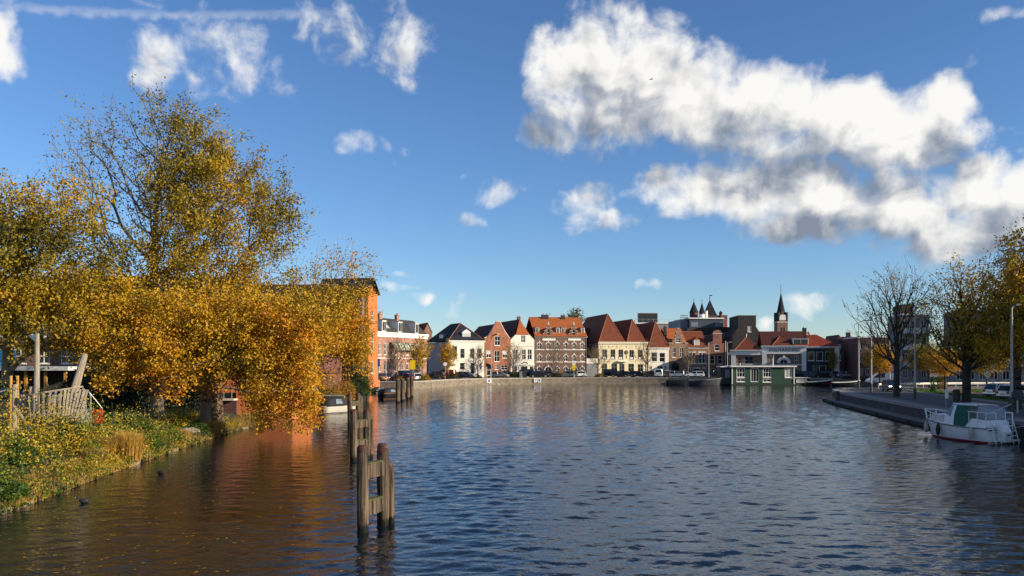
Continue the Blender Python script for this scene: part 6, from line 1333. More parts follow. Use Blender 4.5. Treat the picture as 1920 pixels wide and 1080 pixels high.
q = G(1851, 88, RZ); p = thing('priority_road_sign', 'yellow diamond priority sign on a grey pole by the lawn', 'sign', q); MB().tube([(0, 0, 0), (0, 0, 3.4)], .045, 8).build('pole', GALV, p)
MB().prism([(0, -.06, 1.95), (.42, -.06, 2.37), (0, -.06, 2.79), (-.42, -.06, 2.37)], (0, .03, 0)).build('white_diamond', WHITE, p); MB().prism([(0, -.07, 2.09), (.28, -.07, 2.37), (0, -.07, 2.65), (-.28, -.07, 2.37)], (0, .008, 0)).build('yellow_diamond', YEL, p)
q = G(1862, 90, RZ); p = thing('traffic_sign_pole', 'thin pole with small round sign right of the yellow diamond', 'sign', q); MB().tube([(0, 0, 0), (0, 0, 5.0)], .05, 8).build('pole', GALV, p); MB().tube([(-.2, -.06, 2.3), (-.2, -.09, 2.3)], .25, 14).build('disc', REDP, p)
q = G(1774, 66, RZ); p = thing('mooring_meter', 'white sign post standing on the quay above the cruiser bow', 'sign', q); MB().box(-.06, .06, -.05, .05, 0, 1.55).build('post', GREYP, p); MB().box(-.14, .14, -.09, -.055, .75, 1.5).build('panel', WHITE, p)
q = G(1793, 68, RZ); p = thing('litter_bin', 'dark litter bin on the quay left of the thick tree', 'bin', q); MB().tube([(0, 0, .1), (0, 0, 1.25)], [.26, .3], 12).build('drum', DARKMETAL, p); MB().tube([(0, 0, 1.25), (0, 0, 1.42)], [.32, .2], 12).build('lid', DARKMETAL, p); MB().tube([(0, 0, 0), (0, 0, .1)], .12, 8).build('foot', GALV, p)
q = G(1897, 59, RZ); p = thing('life_ring_box', 'dark round box fixed on the quay beside the right-edge lamp post', 'box', q + Vector((.1, -.4, 0))); MB().tube([(0, -.02, 1.35), (0, -.22, 1.35)], .4, 16).build('case', DARKMETAL, p); MB().tube([(0, -.12, 0), (0, -.12, 1.1)], .06, 8).build('post', GALV, p)
q = G(1749, 100, RZ); bush('young_conifer', 'small bright green conifer on the lawn', q, (.35, .35, 1.7), 700, 5, .45, .14, mat_leaf('conifer_leaves', [(0, (.01, .06, .01)), (1, (.02, .16, .03))], .2))
q = G(1765, 112, RZ); bush('russet_shrub', 'russet shrub between the conifer and the thick tree', q, (.9, .8, 2.6), 1500, 6, .8, .16)
# pontoon walkway along the embankment foot
rt = thing('floating_walkway', 'low grey timber walkway along the foot of the right embankment', 'walkway', (0, 0, 0)); wo0 = offset_line(right_line, .35); wo1 = offset_line(right_line, 1.75); PLK = mat('grey_planks', (.13, .125, .12), .85, .3, 5, .4, 20)
ii = [i for i, p_ in enumerate(right_line) if 55 < p_[1] < 104]
for i in ii[:-1]:
    a, b, c, e = (Vector((*v, 0)) for v in (wo0[i], wo0[i + 1], wo1[i + 1], wo1[i])); n = max(1, int((b - a).length / .62))
    for k in range(n):
        s, t = (k + .02) / n, (k + .98) / n; MB().prism([(v.x, v.y, .34) for v in (a.lerp(b, s), a.lerp(b, t), e.lerp(c, t), e.lerp(c, s))], (0, 0, .06)).build('plank', PLK, rt)
    MB().prism([(v.x, v.y, .06) for v in (e, c, c + (b - c) * .12, e + (a - e) * .12)], (0, 0, .275)).build('edge_beam', mat('tarred_timber', (.028, .026, .024), .8, .3), rt)
for i in ii[::3]: MB().tube([(wo1[i][0], wo1[i][1], -1), (wo1[i][0], wo1[i][1], .33)], .2, 8).build('pile', MATS['tarred_timber'], rt)
q = G(1570.5, 97.5); p = thing('mooring_pile', 'single dark mooring pile at the end of the floating walkway', 'mooring post', (q.x, q.y, 0)); post(p, 0, 0, ZZ(733, 97.5), .42, 0, (0, 0), False, round_=True)

# ------------------------------------------------------------------ left bank: houses behind the trees
f = Facade('orange_house', 'tall orange rendered house rising from the water with blue-grey glazed bay and dark gable', 690.5, 708, 134, 78, z0=0.0); rt = f.root; w = f.w; H = ZZ(548, 134)
hol = [(w * .35, 12.2, w * .55, 13.8), (w * .35, 7.0, w * .55, 10.2), (w * .35, 3.2, w * .55, 5.2)]
wall(rt, [(0, -1), (w, -1), (w, H), (0, H)], hol, PLO, .5, name='front_wall')
for h in hol: window(rt, h, WHITE, GLASS, 1, 2)
BR_OX = mat_brick('oxblood_brick', (.15, .045, .028)); box_part(rt, 'side_wall', BR_OX, .0, w, .502, 9, -1, H); box_part(rt, 'plinth', PLO, -.15, w + .4, -.25, -.003, -1, 2.0)
gable_roof(rt, -.3, w + .3, -.3, 9.3, H, H + 2.6, SLATEN)
MB().add([(-.0, 0.5, H), (w, .5, H), (w / 2, .5, H + 2.4)], [(0, 1, 2)]).build('gable', PLO, rt)
bay = box_part(rt, 'glazed_bay', mat('blue_grey_panel', (.14, .19, .25), .4, .1), -.9, -.003, .7, 2.4, 3, H - .8)
for k in range(4): box_part(bay, 'bay_pane', GLASS, -.93, -.902, .9, 2.2, 3.6 + k * 3.2, 6.0 + k * 3.2)
for k in range(2):
    for z in (4, 7.5, 11): o = box_part(rt, 'window', WHITE, -.06, -.003, 4.0 + k * 2.8, 5.4 + k * 2.8, z, z + 2.0); box_part(o, 'pane', GLASS, -.08, -.062, 4.1 + k * 2.8, 5.3 + k * 2.8, z + .1, z + 1.9)
f = Facade('boat_house', 'low orange rendered boathouse at the water behind the hanging golden twigs', 402, 548, 69.5, -2, 'boathouse', 0.0); rt = f.root; w = f.w
hol = [(.3, .7, w * .28, 2.4)]
wall(rt, [(0, -1), (w, -1), (w, 6.2), (0, 6.2)], hol, PLO, 6, name='wall'); window(rt, hol[0], DARKMETAL, GLASS, 1, 1); box_part(rt, 'dark_plinth', BR_DRED, -.1, w * .3, -.3, -.004, -1, 1.7); box_part(rt, 'deck_edge', STONEW, -.2, w * .3, -.9, -.004, 1.75, 1.9); side_roof(rt, -.3, w + .3, 0, 6, 6.2, 8.4, TILE_D)
for k in range(4): o = box_part(rt, 'window', WHITE, w * .35 + k * 1.15, w * .35 + k * 1.15 + .9, -.05, -.003, 3.4, 5.2); box_part(o, 'pane', GLASS, w * .35 + k * 1.15 + .08, w * .35 + k * 1.15 + .82, -.07, -.052, 3.5, 5.1)
# railing above the deck
rl = MB(); rl.tube([(-.2, -.85, 2.9), (w * .3, -.85, 2.9)], .03, 5)
for k in range(4): rl.tube([(-.2 + k * w * .1, -.85, 1.9), (-.2 + k * w * .1, -.85, 2.9)], .03, 5)
rl.build('railing', GALV, rt)
def left_house(name, label, p0, p1, d, ang, H, m, floors, bays, roof, depth=10, zr=4.0):
    f = Facade(name, label, p0, p1, d, ang, z0=LZ); rt = f.root; w = f.w; hol = []
    for fl in range(floors):
        for b in range(bays): x = w * (b + .22) / bays; hol.append((x, fl * 3.1 + .9, x + w / bays * .5, fl * 3.1 + 2.6))
    wall(rt, [(0, 0), (w, 0), (w, H), (0, H)], hol, m, depth)
    for h in hol: window(rt, h, WHITE, glassy(), 2, 2)
    if roof: side_roof(rt, -.3, w + .3, 0, depth, H, H + zr, roof)
    else: box_part(rt, 'roof_edge', OFFW, -.2, w + .2, -.3, depth + .2, H + .003, H + .3)
    return f
left_house('school_building', 'long dark brick school behind the trees at the left', -330, 235, 92, 0, 10.5, mat_brick('warm_brown_brick', (.14, .07, .045)), 3, 13, TILE_D)
left_house('brick_house', 'oxblood brick house hidden behind the tallest tree', 240, 440, 88, 2, 10.0, BR_OX, 3, 6, SLATE); left_house('waterside_house', 'dark waterside house with blue-grey posts between the golden tree and the sloop', 452, 608, 97, 0, 11, BR_OX, 3, 5, SLATEN, zr=3)
f = Facade('school_pavilion', 'low open pavilion with ochre posts and white roof edge at the left edge', -140, 128, 72, 0, 'pavilion', LZ); rt = f.root; w = f.w; OCH = mat('ochre_boards', (.42, .22, .05), .7, .15)
box_part(rt, 'back_wall', BR_DARK, 0, w, 4, 4.4, 0, 3.4); box_part(rt, 'roof', OFFW, -.4, w + .3, -.6, 5, 3.4, 3.75)
for k in range(8): box_part(rt, 'post', OCH, k * w / 7.2, k * w / 7.2 + .22, -.1, .12, 0, 3.398)
for k in (4, 5, 6): box_part(rt, 'panel', OCH if k % 2 else BLU, k * w / 7.2 + .3, (k + 1) * w / 7.2 - .1, .3, .4, 0, 1.6)
box_part(rt, 'hanging_panel', mat('light_blue_panel', (.08, .38, .60), .5, .1), w * .52, w * .52 + 1.5, -.2, -.05, 3.76, 5.2)

# garden edge at the sloop: shrubs, jetty posts
GARD = mat_leaf('garden_leaves', [(0, (.012, .035, .006)), (.35, (.045, .095, .012)), (.6, (.24, .19, .02)), (1, (.45, .18, .02))], .25)
for px, d, rx, ry, rz_, t, lab, n in ((676, 108, 1.9, 1.6, 5.2, .3, 'tall green shrub at the left side of the orange house', 5200), (648, 96, 1.6, 1.4, 2.8, .82, 'orange shrub above the third dolphin', 2600), (622, 92, 1.7, 1.3, 2.3, .72, 'golden shrub behind the white sloop', 2600), (603, 84, .9, .9, 1.6, .25, 'dark green shrub at the stern of the white sloop', 1200), (634, 87, 1.0, .8, 1.5, .62, 'low yellow shrub above the sloop bow', 1300)):
    q = G(px, d, .5); q.x = min(q.x, -17.2 if d < 90 else -19.5); bush('garden_shrub', lab, q, (rx, ry, rz_), n, int(px), t, .17, GARD)
struct(MB().add([(-34, 80, .5), (-18.4, 80, .5), (-17.6, 86, .5), (-18.6, 100, .5), (-21.8, 122, .5), (-34, 122, .5)], [(0, 1, 2, 3, 4, 5)]).build('garden_ground', EARTH)); struct(curtain('garden_quay', [(-25, 79.9), (-18.4, 80), (-17.6, 86), (-18.6, 100), (-21.8, 122), (-24.9, 128)], -1, .52, mat('tarred_timber', (.03, .028, .025))))
rt = thing('hoist_posts', 'pair of pale blue-grey posts standing at the garden quay left of the sloop', 'post', G(577, 81.5, .5)); BGP = mat('pale_blue_post', (.30, .37, .42), .5, .1)
for x in (-.35, .25): MB().box(x - .13, x + .13, -.13, .13, -.02, 4.6).build('post', BGP, rt, bevel=.015)
MB().box(-.35, .25, -.08, .08, 4.35, 4.55).build('crossbar', BGP, rt)
rt = thing('garden_railing', 'grey railing along the garden quay beside the sloop', 'railing', G(590, 83, .5))
for k in range(5): MB().tube([(k * .7, k * .35, 0), (k * .7, k * .35, 1.05)], .03, 6).build('post', GALV, rt)
MB().tube([(0, 0, 1.05), (2.8, 1.4, 1.05)], .03, 6).build('handrail', GALV, rt); MB().tube([(0, 0, .55), (2.8, 1.4, .55)], .02, 6).build('mid_rail', GALV, rt)

# ------------------------------------------------------------------ playground
PW_ = mat('silvered_robinia', (.30, .25, .19), .8, .25, 4, .5, 18, stretch=(3, 3, .6)); rt = thing('play_ship', 'silvery wooden play ship with slatted sides, flag mast and slanted poles', 'play structure', G(100, 44.5, LZ + .28), R(-8)); rt.scale = (1.22, 1.22, 1.12)
S = 46 / F / 1.22
def sx_(px): return (px - 100) * S
def sz_(py): return ZZ(py, 46) - LZ
# deck outline: stern, near side swelling to the bow on the right, far side back
near = [(-1.35, -.55), (-.9, -.85), (-.3, -1.0), (.3, -.95), (.85, -.6), (1.3, .1)]; far_ = [(1.3, .1), (.8, .9), (.2, 1.25), (-.4, 1.2), (-1.35, .9)]
def slats(line, n, z0, z1, lean, w_=.085):
    L_ = [Vector((*a, 0)) for a in line]; seg = [(b - a).length for a, b in zip(L_[:-1], L_[1:])]; tot = sum(seg)
    for k in range(n):
        s = (k + .5) / n * tot; i = 0
        while i < len(seg) - 1 and s > seg[i]: s -= seg[i]; i += 1
        p_ = L_[i].lerp(L_[i + 1], s / seg[i]); t = (L_[i + 1] - L_[i]).normalized(); nn = Vector((t.y, -t.x, 0)); f_ = k / (n - 1); a = p_ + Vector((0, 0, z0(f_))); b = p_ + nn * lean + Vector((lean * .9, 0, 0)) * f_ + Vector((0, 0, z1(f_) + random.uniform(-.04, .04)))
        mb = MB(); u = t * w_ / 2; v_ = nn * .025; mb.loft([[a + u + v_, a - u + v_, a - u - v_, a + u - v_], [b + u + v_, b - u + v_, b - u - v_, b + u - v_]]); mb.build('slat', PW_, rt)
slats(near[:-1], 12, lambda f_: .75 + .0 * f_, lambda f_: 1.75 + .35 * f_ * f_, .18); slats([near[-2], near[-1]], 7, lambda f_: .8, lambda f_: 2.1, .30, .095); slats(far_, 12, lambda f_: .75, lambda f_: 2.0 - .25 * f_, .15)
for ln in (near, far_):
    MB().tube([(a[0], a[1], .95) for a in ln], .05, 5).build('lower_rail', PW_, rt)
    MB().tube([(a[0] + .1, a[1] * 1.12, 1.62 + .12 * k) for k, a in enumerate(ln if ln is near else ln[::-1])], .045, 5).build('upper_rail', PW_, rt)
hb = MB(); n_ = len(near); hb.add([(a[0], a[1], .76) for a in near] + [(a[0] * .8 + .1, a[1] * .35, .02) for a in near], [(i, i + 1, n_ + i + 1, n_ + i) for i in range(n_ - 1)]); hb.build('hull_boards', PW_, rt)
MB().add([(a[0], a[1], .77) for a in near + far_[1:]], [tuple(range(len(near) + len(far_) - 1))]).build('deck', PW_, rt); MB().loft([[(1.15 + .25 * math.cos(t) * 0, -.62 + .3 * math.cos(t), .55 + .3 * math.sin(t)) for t in [k * math.pi / 8 for k in range(16)]], [(1.2, -.6 + .3 * math.cos(t), .55 + .3 * math.sin(t)) for t in [k * math.pi / 8 for k in range(16)]]]).build('porthole', DARKMETAL, rt)
mst = MB().tube([(sx_(66), 0, .1), (sx_(67), 0, 2.6), (sx_(68), 0, sz_(655))], [.13, .12, .09], 9).build('mast', PW_, rt)
MB().add([(sx_(68), 0, sz_(656)), (sx_(58), -.05, sz_(656)), (sx_(48), .03, sz_(658)), (sx_(56), .04, sz_(664)), (sx_(62), -.03, sz_(667)), (sx_(68), 0, sz_(668))], [(0, 1, 4, 5), (1, 2, 3, 4)]).build('flag', WHITE, rt)
MB().tube([(sx_(128), .5, 1.7), (sx_(146), .6, sz_(690))], .11, 8).build('slanted_pole', PW_, rt); MB().tube([(sx_(142), -.2, 1.9), (sx_(165), -.1, sz_(688))], .11, 8).build('slanted_pole', PW_, rt); MB().tube([(sx_(135), .0, 2.0), (sx_(152), .05, sz_(696))], .03, 6).build('rope', OFFW, rt)
MB().tube([(sx_(52), -.9, 0), (sx_(53), -.9, sz_(737))], .12, 8).build('gangway_post', PW_, rt); MB().tube([(sx_(42), .4, 0), (sx_(43), .4, sz_(742))], .1, 8).build('gangway_post', PW_, rt); MB().tube([(sx_(-30), -.9, sz_(765)), (sx_(10), -.9, sz_(752)), (sx_(53), -.9, sz_(742))], .035, 6).build('gangway_rope', OFFW, rt); MB().tube([(sx_(60), -1.2, sz_(770)), (sx_(105), -1.3, sz_(815))], .06, 6).build('ramp_beam', PW_, rt)
rt = thing('play_tower_post', 'pair of ochre playground posts left of the ship mast', 'play structure', G(25, 49, LZ))
for x in (-.15, .25): MB().tube([(x, 0, 0), (x, 0, 3.3)], .09, 8).build('post', OCH, rt)
MB().tube([(-.15, 0, 1.2), (.25, 0, 1.0)], .05, 6).build('brace', OCH, rt)
q = G(173, 49, LZ); rt = thing('swing_frame', 'bent steel swing frame right of the play ship', 'swing', q); MB().tube([(-.1, 0, 0), (-.1, 0, 2.1), (-.2, 0, 2.3), (-.45, 0, 2.36), (-1.1, 1.6, 2.36), (-1.25, 1.6, 2.1), (-1.25, 1.6, 0)], .045, 8).build('frame', GALV, rt); MB().tube([(-.15, 0, 2.25), (.5, .2, 1.3)], .03, 6).build('brace', GALV, rt)
q = G(183, 50.5, LZ); rt = thing('red_play_panel', 'bright red square play panel with black scrawl', 'play panel', q); MB().box(-.3, .3, -.03, .03, .25, 1.15).build('panel', mat('bright_red_panel', (.62, .025, .012), .5, .1), rt)
for x in (-.27, .27): MB().tube([(x, .05, 0), (x, .05, 1.2)], .03, 6).build('post', GALV, rt)
sc_ = MB()
for a, b in (((-.14, .6), (-.14, .95)), ((-.14, .95), (0, .6)), ((0, .6), (0, .95)), ((.07, .95), (.2, .85)), ((.2, .85), (.08, .76)), ((.08, .76), (.2, .66)), ((.2, .66), (.06, .6))): sc_.tube([(a[0], -.036, a[1]), (b[0], -.036, b[1])], .018, 4)
sc_.build('scrawl', BLACK, rt)
q = G(161, 52, LZ); rt = thing('white_play_panel', 'white play panel with yellow mark left of the red one', 'play panel', q); MB().box(-.32, .32, -.03, .03, .2, 1.1).build('panel', WHITE, rt); MB().prism([(-.15, -.04, .4), (.18, -.04, .4), (.1, -.04, .52), (-.05, -.04, .55)], (0, .008, 0)).build('yellow_mark', YEL, rt)
for x in (-.29, .29): MB().tube([(x, .05, 0), (x, .05, 1.15)], .03, 6).build('post', GALV, rt)
q = G(143, 52, LZ); rt = thing('dark_red_play_box', 'dark red play box behind the ship bow', 'play panel', q); MB().box(-.35, .3, 0, .7, .0, 1.0).build('case', REDP, rt); MB().box(-.38, .33, -.03, .73, 1.0, 1.06).build('lid', BLACK, rt); 

# ------------------------------------------------------------------ bank vegetation
BANKL = mat_leaf('bank_leaves', [(0, (.014, .040, .008)), (.35, (.055, .105, .012)), (.6, (.20, .20, .018)), (.85, (.50, .36, .02)), (1, (.48, .24, .02))], .25)
STRAW = mat_leaf('dry_grass', [(0, (.10, .10, .02)), (.5, (.36, .23, .06)), (1, (.55, .33, .06))], .25)
li = [i for i, p_ in enumerate(left_line) if 14 < p_[1] < 66]
def bank_pts(rs, n, o0, o1, d0=16, d1=64, pw=1.0):
    a = np.array([left_line[i] for i in range(len(left_line))]); L_ = np.concatenate([[0], np.cumsum(np.linalg.norm(np.diff(a, axis=0), axis=1))]); dd = d0 + (d1 - d0) * rs.uniform(0, 1, n) ** pw; s = np.interp(dd, a[:, 1], L_); x = np.interp(s, L_, a[:, 0]); y = np.interp(s, L_, a[:, 1]); o = rs.uniform(o0, o1, n)
    return np.stack([x - o, y], 1), o
def ground_z(o): return np.interp(o, [0, .25, 1.2, 3, 8], vz)
rs = np.random.RandomState(8)
# tangle of weeds: plants of many leaves, taller away from the edge, with hollows between
pc_, o = bank_pts(rs, 2600, -.1, 4.6, 15, 60, 1.25); hh = (.18 + .62 * np.clip(o / 2.2, 0, 1)) * rs.gamma(2.2, .5, len(o)).clip(.3, 2.4); keep = vnoise(np.c_[pc_ * 1.3, np.zeros(len(o))], 12) > -.45 ; pc_, o, hh = pc_[keep], o[keep], hh[keep]
hh *= np.interp(pc_[:, 1], [15, 40, 46, 60], [1.2, 1.1, .6, .45]) * (1 + .75 * np.clip(vnoise(np.c_[pc_ * 1.1, np.ones(len(o))], 21), 0, 1)); tint_p = np.clip(.46 + .34 * vnoise(np.c_[pc_ * 1.4, np.zeros(len(o))], 14) + .20 * rs.normal(size=len(o)), 0, 1)
nl = 40; idx = np.repeat(np.arange(len(o)), nl); f_ = rs.uniform(0, 1, len(idx)) ** .7; c = np.stack([pc_[idx, 0] + rs.normal(size=len(idx)) * .17, pc_[idx, 1] + rs.normal(size=len(idx)) * .17, ground_z(o)[idx] + f_ * hh[idx]], 1)
stuff(leaves('undergrowth', c, .105, rs, BANKL, None, np.clip(tint_p[idx] + .15 * (f_ - .5) + .09 * rs.normal(size=len(idx)), 0, 1)), 'tangle of green and yellow weeds covering the left bank', 'undergrowth')
def blades(name, base, h, lean, w_, tint, m, parent=None):
    n = len(base); a = rs.uniform(0, 6.28, n); dx = np.stack([np.cos(a), np.sin(a), np.zeros(n)], 1); sd_ = np.stack([-np.sin(a), np.cos(a), np.zeros(n)], 1) * w_ / 2; mid = base + dx * (lean * h * .3)[:, None] + np.array([0, 0, 1]) * (h * .6)[:, None]; tip = base + dx * (lean * h)[:, None] + np.array([0, 0, 1]) * h[:, None] * (1 - lean * .25)[:, None]
    V = np.stack([base - sd_, base + sd_, mid + sd_ * .7, mid - sd_ * .7, tip + sd_ * .15, tip - sd_ * .15], 1).reshape(-1, 3); k = np.arange(n)[:, None] * 6; Q = np.concatenate([k + np.array([[0, 1, 2, 3]]), k + np.array([[3, 2, 4, 5]])])
    return quads(name, V, Q, m, parent, False, np.repeat(tint, 6))
pc_, o = bank_pts(rs, 34000, -.12, 1.3, 15, 68, 1.2); b_ = np.c_[pc_, ground_z(o) - .03]; t_ = np.clip(.5 + .3 * vnoise(np.c_[pc_, np.zeros(len(o))], 15) + .15 * rs.normal(size=len(o)), 0, 1)
stuff(blades('edge_grass', b_, rs.uniform(.12, .42, len(o)), rs.uniform(.1, .7, len(o)), .018, t_, STRAW), 'dry straw-coloured grass along the water edge of the left bank', 'grass')
pc_, o = bank_pts(rs, 24000, 1.0, 14, 15, 66, 1.0); b_ = np.c_[pc_, np.where(o < 8, ground_z(o), LZ) - .02]
stuff(blades('lawn_grass', b_, rs.uniform(.08, .22, len(o)), rs.uniform(.1, .5, len(o)), .02, np.clip(.25 + .2 * rs.normal(size=len(o)), 0, 1), mat_leaf('green_grass', [(0, (.02, .045, .008)), (.6, (.06, .10, .015)), (1, (.2, .2, .03))], .25)), 'short green grass of the playground behind the left bank', 'grass')
def tuft(label, px, d, h, r_, n, t):
    q = G(px, d, .25); root = thing('reed_tuft', label, 'grass tuft', q); a = rs.uniform(0, 6.28, n); rr_ = r_ * np.sqrt(rs.uniform(0, 1, n)); b_ = np.stack([np.cos(a) * rr_, np.sin(a) * rr_, np.zeros(n)], 1)
    o_ = blades('blades', b_, rs.uniform(.6, 1.1, n) * h, rs.uniform(.1, .55, n), .022, np.clip(t + .15 * rs.normal(size=n), 0, 1), STRAW, root); o_['kind'] = 'stuff'
tuft('left of two tall orange reed tufts on the bank', 207, 38.5, 1.25, .42, 1500, .75); tuft('right of two tall orange reed tufts, nearest the water', 243, 38.8, 1.45, .5, 1800, .85); tuft('pale dry reed tuft below the play ship', 178, 36.5, .9, .5, 1200, .45); tuft('dry grass tuft at the foot of the weeping tree', 400, 54, .9, .7, 1300, .5); tuft('low straw tuft further along the bank', 335, 49, .7, .7, 1200, .55)
for px, d, rx, rz_, t, n, lab in ((130, 40, .75, 1.15, .22, 2600, 'dark green bush in front of the play ship bow'), (258, 44, .9, 1.25, .22, 3000, 'large green bush right of the reed tufts'), (285, 43, .6, .8, .35, 1600, 'smaller green bush beside the large one'), (365, 51, .8, .8, .2, 1600, 'dark ivy bush at the foot of the weeping tree'), (35, 33, .8, 1.1, .3, 2800, 'green bush with yellow leaves near the left edge'), (55, 38, .6, 1.2, .35, 1800, 'tall leafy weed clump left of the play ship'), (20, 27.5, .7, .55, .25, 2400, 'low ivy clump hanging to the water at the left edge'), (320, 47, .7, .7, .55, 1500, 'yellowing bush on the bank below the fence')):
    q = G(px, d); xl = np.interp(d, [p_[1] for p_ in left_line], [p_[0] for p_ in left_line]); q.x = min(q.x, xl - .5); q.z = float(ground_z(xl - q.x)) - .02; bush('bank_bush', lab, q, (rx, rx, rz_), n, int(px) + 3, t, .11, BANKL)
# timber edging along the foot of the bank
rt = thing('timber_edging', 'weathered timber planks edging the left bank at the waterline', 'edging', (0, 0, 0)); el_ = [p_ for p_ in left_line if 15 < p_[1] < 66]; PE = mat('bleached_plank', (.30, .25, .18), .85, .3, 6, .5, 20)
for a, b in zip(el_[:-1], el_[1:]):
    v = Vector((b[0] - a[0], b[1] - a[1], 0)); n = max(1, round(v.length / 1.6)); nn = Vector((v.y, -v.x, 0)).normalized()
    for k in range(n):
        if random.random() < .55: continue
        s, t = (k + .03) / n, (k + .97) / n; p0 = Vector((*a, 0)) + v * s + nn * .05; p1 = Vector((*a, 0)) + v * t + nn * (.05 + random.uniform(-.03, .03)); h_ = random.uniform(.06, .18); MB().prism([(p0.x, p0.y, -.3), (p1.x, p1.y, -.3), (p1.x, p1.y, h_), (p0.x, p0.y, h_ + random.uniform(-.03, .03))], (-nn.x * .07, -nn.y * .07, 0)).build('plank', PE if random.random() < .5 else TIMBER, rt)
    if n: MB().tube([(a[0] + nn.x * .1, a[1] + nn.y * .1, -.5), (a[0] + nn.x * .1, a[1] + nn.y * .1, random.uniform(.05, .2))], .06, 7).build('stake', TIMBER, rt)
q = G(352, 50.5, .45); rt = thing('bank_log', 'pale rounded log lying on the bank below the fence', 'log', q, R(20)); MB().tube([(-.5, 0, .05), (-.2, 0, .2), (.4, .1, .22), (.75, .15, .12)], [.16, .26, .25, .14], 10).build('log', PE, rt, True)
# wire fence
rt = thing('wire_fence', 'wire mesh fence on thin posts between playground and bank', 'fence', (0, 0, 0)); fl_ = [(np.interp(d_, [p_[1] for p_ in left_line], [p_[0] for p_ in left_line]) - 3.1, d_) for d_ in np.arange(30, 66, 2.4)]; FZ = .83
for x, y in fl_: MB().tube([(x, y, FZ - .2), (x, y, FZ + 1.45)], .03, 6).build('post', DARKMETAL, rt)
for z in (.12, .5, .9, 1.3): MB().tube([(x, y, FZ + z) for x, y in fl_], .008, 4).build('wire', DARKMETAL, rt)
ms = MB()
for (xa, ya), (xb, yb) in zip(fl_[:-1], fl_[1:]):
    for k in range(1, 12): t = k / 12; ms.tube([(xa + (xb - xa) * t, ya + (yb - ya) * t, FZ + .1), (xa + (xb - xa) * t, ya + (yb - ya) * t, FZ + 1.32)], .004, 3)
stuff(ms.build('mesh', DARKMETAL, rt))
# near-black shrubs added to stand in for the deep shade behind the fence
SHADE_FILL = mat_leaf('shade_filler_leaves', [(0, (.006, .012, .004)), (1, (.02, .035, .008))], .15)
for px, d_, rx, rz_, lab in ((215, 68, 2.6, 4.6, 'dark shrub added as deep shade behind the red play panel'), (300, 66, 2.6, 4.4, 'dark shrub added as deep shade behind the trunk of the tallest tree'), (365, 67, 2.2, 4.0, 'dark shrub added as deep shade left of the boathouse'), (150, 70, 2.4, 4.2, 'dark shrub added as deep shade behind the slanted poles of the play ship')): bush('shade_filler_shrub', lab, G(px, d_, LZ), (rx, 1.6, rz_), 5200, px, .4, .22, SHADE_FILL)
# trunks and stump behind the fence
rt = thing('split_stump', 'broad split grey stump beside the weeping tree trunk', 'stump', G(404, 57.5, .75)); MB().loft([[(r_ * math.cos(t) * (1 + .15 * math.sin(3 * t)), r_ * .8 * math.sin(t) * (1 + .1 * math.sin(5 * t)), z) for t in [k * math.pi / 8 for k in range(16)]] for r_, z in ((.62, -.1), (.5, .4), (.46, 1.2), (.44, 1.9), (.3, 2.05))]).build('stump', mat('brown_stump', (.13, .085, .05), .9, .35, 4, .5, 14), rt, True)
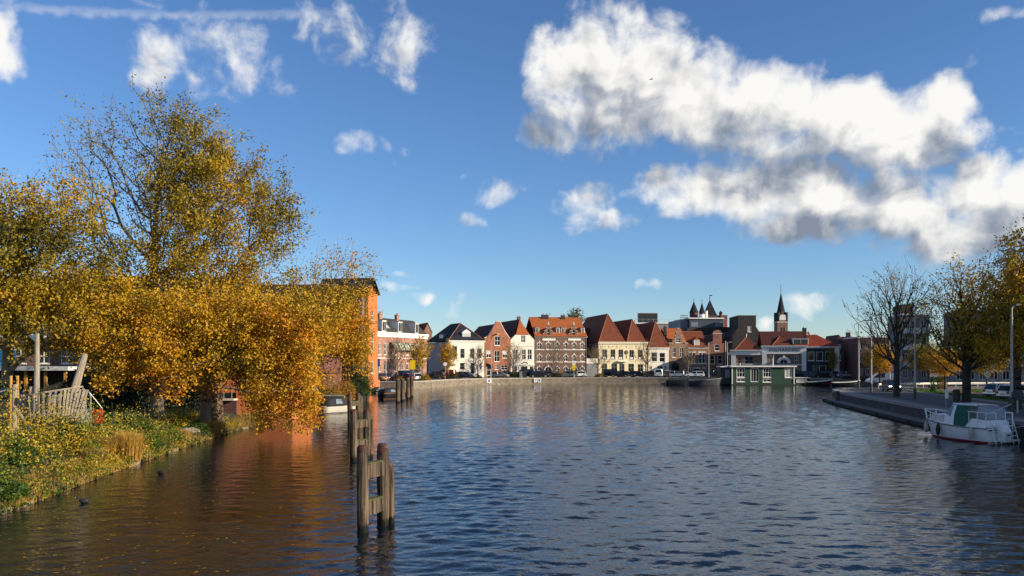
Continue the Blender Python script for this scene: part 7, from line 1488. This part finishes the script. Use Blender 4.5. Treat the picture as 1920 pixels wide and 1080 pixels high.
# water birds
def coot(label, px, py, rz):
    d_ = CH * F / (py - HY); q = G(px, d_); rt = thing('coot', label, 'bird', q, R(rz)); rings = []
    for x, r_, zc in ((-.2, .015, .10), (-.15, .06, .08), (-.05, .095, .06), (.06, .085, .07), (.12, .05, .10), (.145, .04, .15), (.155, .04, .19), (.18, .042, .215), (.21, .03, .22), (.225, .012, .215)): rings.append([(x, r_ * math.cos(t), zc + r_ * math.sin(t)) for t in [k * math.pi / 5 for k in range(10)]])
    MB().loft(rings).build('body', mat('black_plumage', (.012, .012, .014), .6, .3), rt, True); MB().tube([(.215, 0, .215), (.265, 0, .20)], [.016, .004], 6).build('beak', WHITE, rt); return rt
coot('coot swimming nearest the camera at the lower left', 156, 943, 200); coot('coot swimming below the reed tufts', 301, 889, 170)
q = G(412, 57.3); rt = thing('blue_float', 'small blue plastic float at the bank edge below the fence', 'float', q + Vector((.15, -.4, 0))); MB().loft([[(r_ * math.cos(t), r_ * math.sin(t), z) for t in [k * math.pi / 6 for k in range(12)]] for r_, z in ((.1, -.1), (.24, .0), (.26, .15), (.16, .3), (.08, .34))]).build('shell', mat('blue_plastic', (.05, .12, .25), .4, .1), rt, True); MB().tube([(0, 0, .34), (0, 0, .42)], .05, 8).build('handle', BLACK, rt)

# fallen leaves drifting on the sheltered water
n = 420; yy = 19 + 45 * rs.uniform(0, 1, n) ** 1.6; xl_ = np.interp(yy, [p_[1] for p_ in left_line], [p_[0] for p_ in left_line]); xx = xl_ + .3 + rs.gamma(1.5, 2.6, n); ok = xx < -3.5; xx, yy = xx[ok], yy[ok]; n = len(xx)
an = rs.uniform(0, 6.28, n); sz = rs.uniform(.04, .085, n); V = np.zeros((n, 4, 3)); zz = wave_field(xx, yy, np.full(n, .1)) + .012
for k in range(4): V[:, k] = np.c_[xx + np.cos(an + k * 1.571) * sz * (1 if k % 2 else .55), yy + np.sin(an + k * 1.571) * sz * (1 if k % 2 else .55), zz + .006 * (k % 2)]
stuff(quads('floating_leaves', V.reshape(-1, 3), np.arange(4 * n).reshape(n, 4), AUT, None, False, np.repeat(rs.uniform(.5, 1, n), 4)), 'scattered yellow leaves floating on the water below the trees', 'leaves')

# a gull high over the water
rt = thing('gull', 'dark gull gliding in front of the big white cloud', 'bird', G(1221, 150, ZZ(149, 150)), R(25)); gm = mat('grey_plumage', (.10, .10, .11), .7, .2)
MB().loft([[(x, r_ * math.cos(t), r_ * math.sin(t)) for t in [k * math.pi / 4 for k in range(8)]] for x, r_ in ((-.3, .01), (-.2, .05), (0, .08), (.14, .06), (.22, .045), (.3, .01))]).build('body', gm, rt, True)
for s_ in (-1, 1): MB().prism([(.1, s_ * .05, .03), (.12, s_ * .32, .16), (-.05, s_ * .68, .14), (-.12, s_ * .66, .13), (-.06, s_ * .3, .13), (-.1, s_ * .05, .02)], (0, 0, .015)).build('wing', gm, rt)
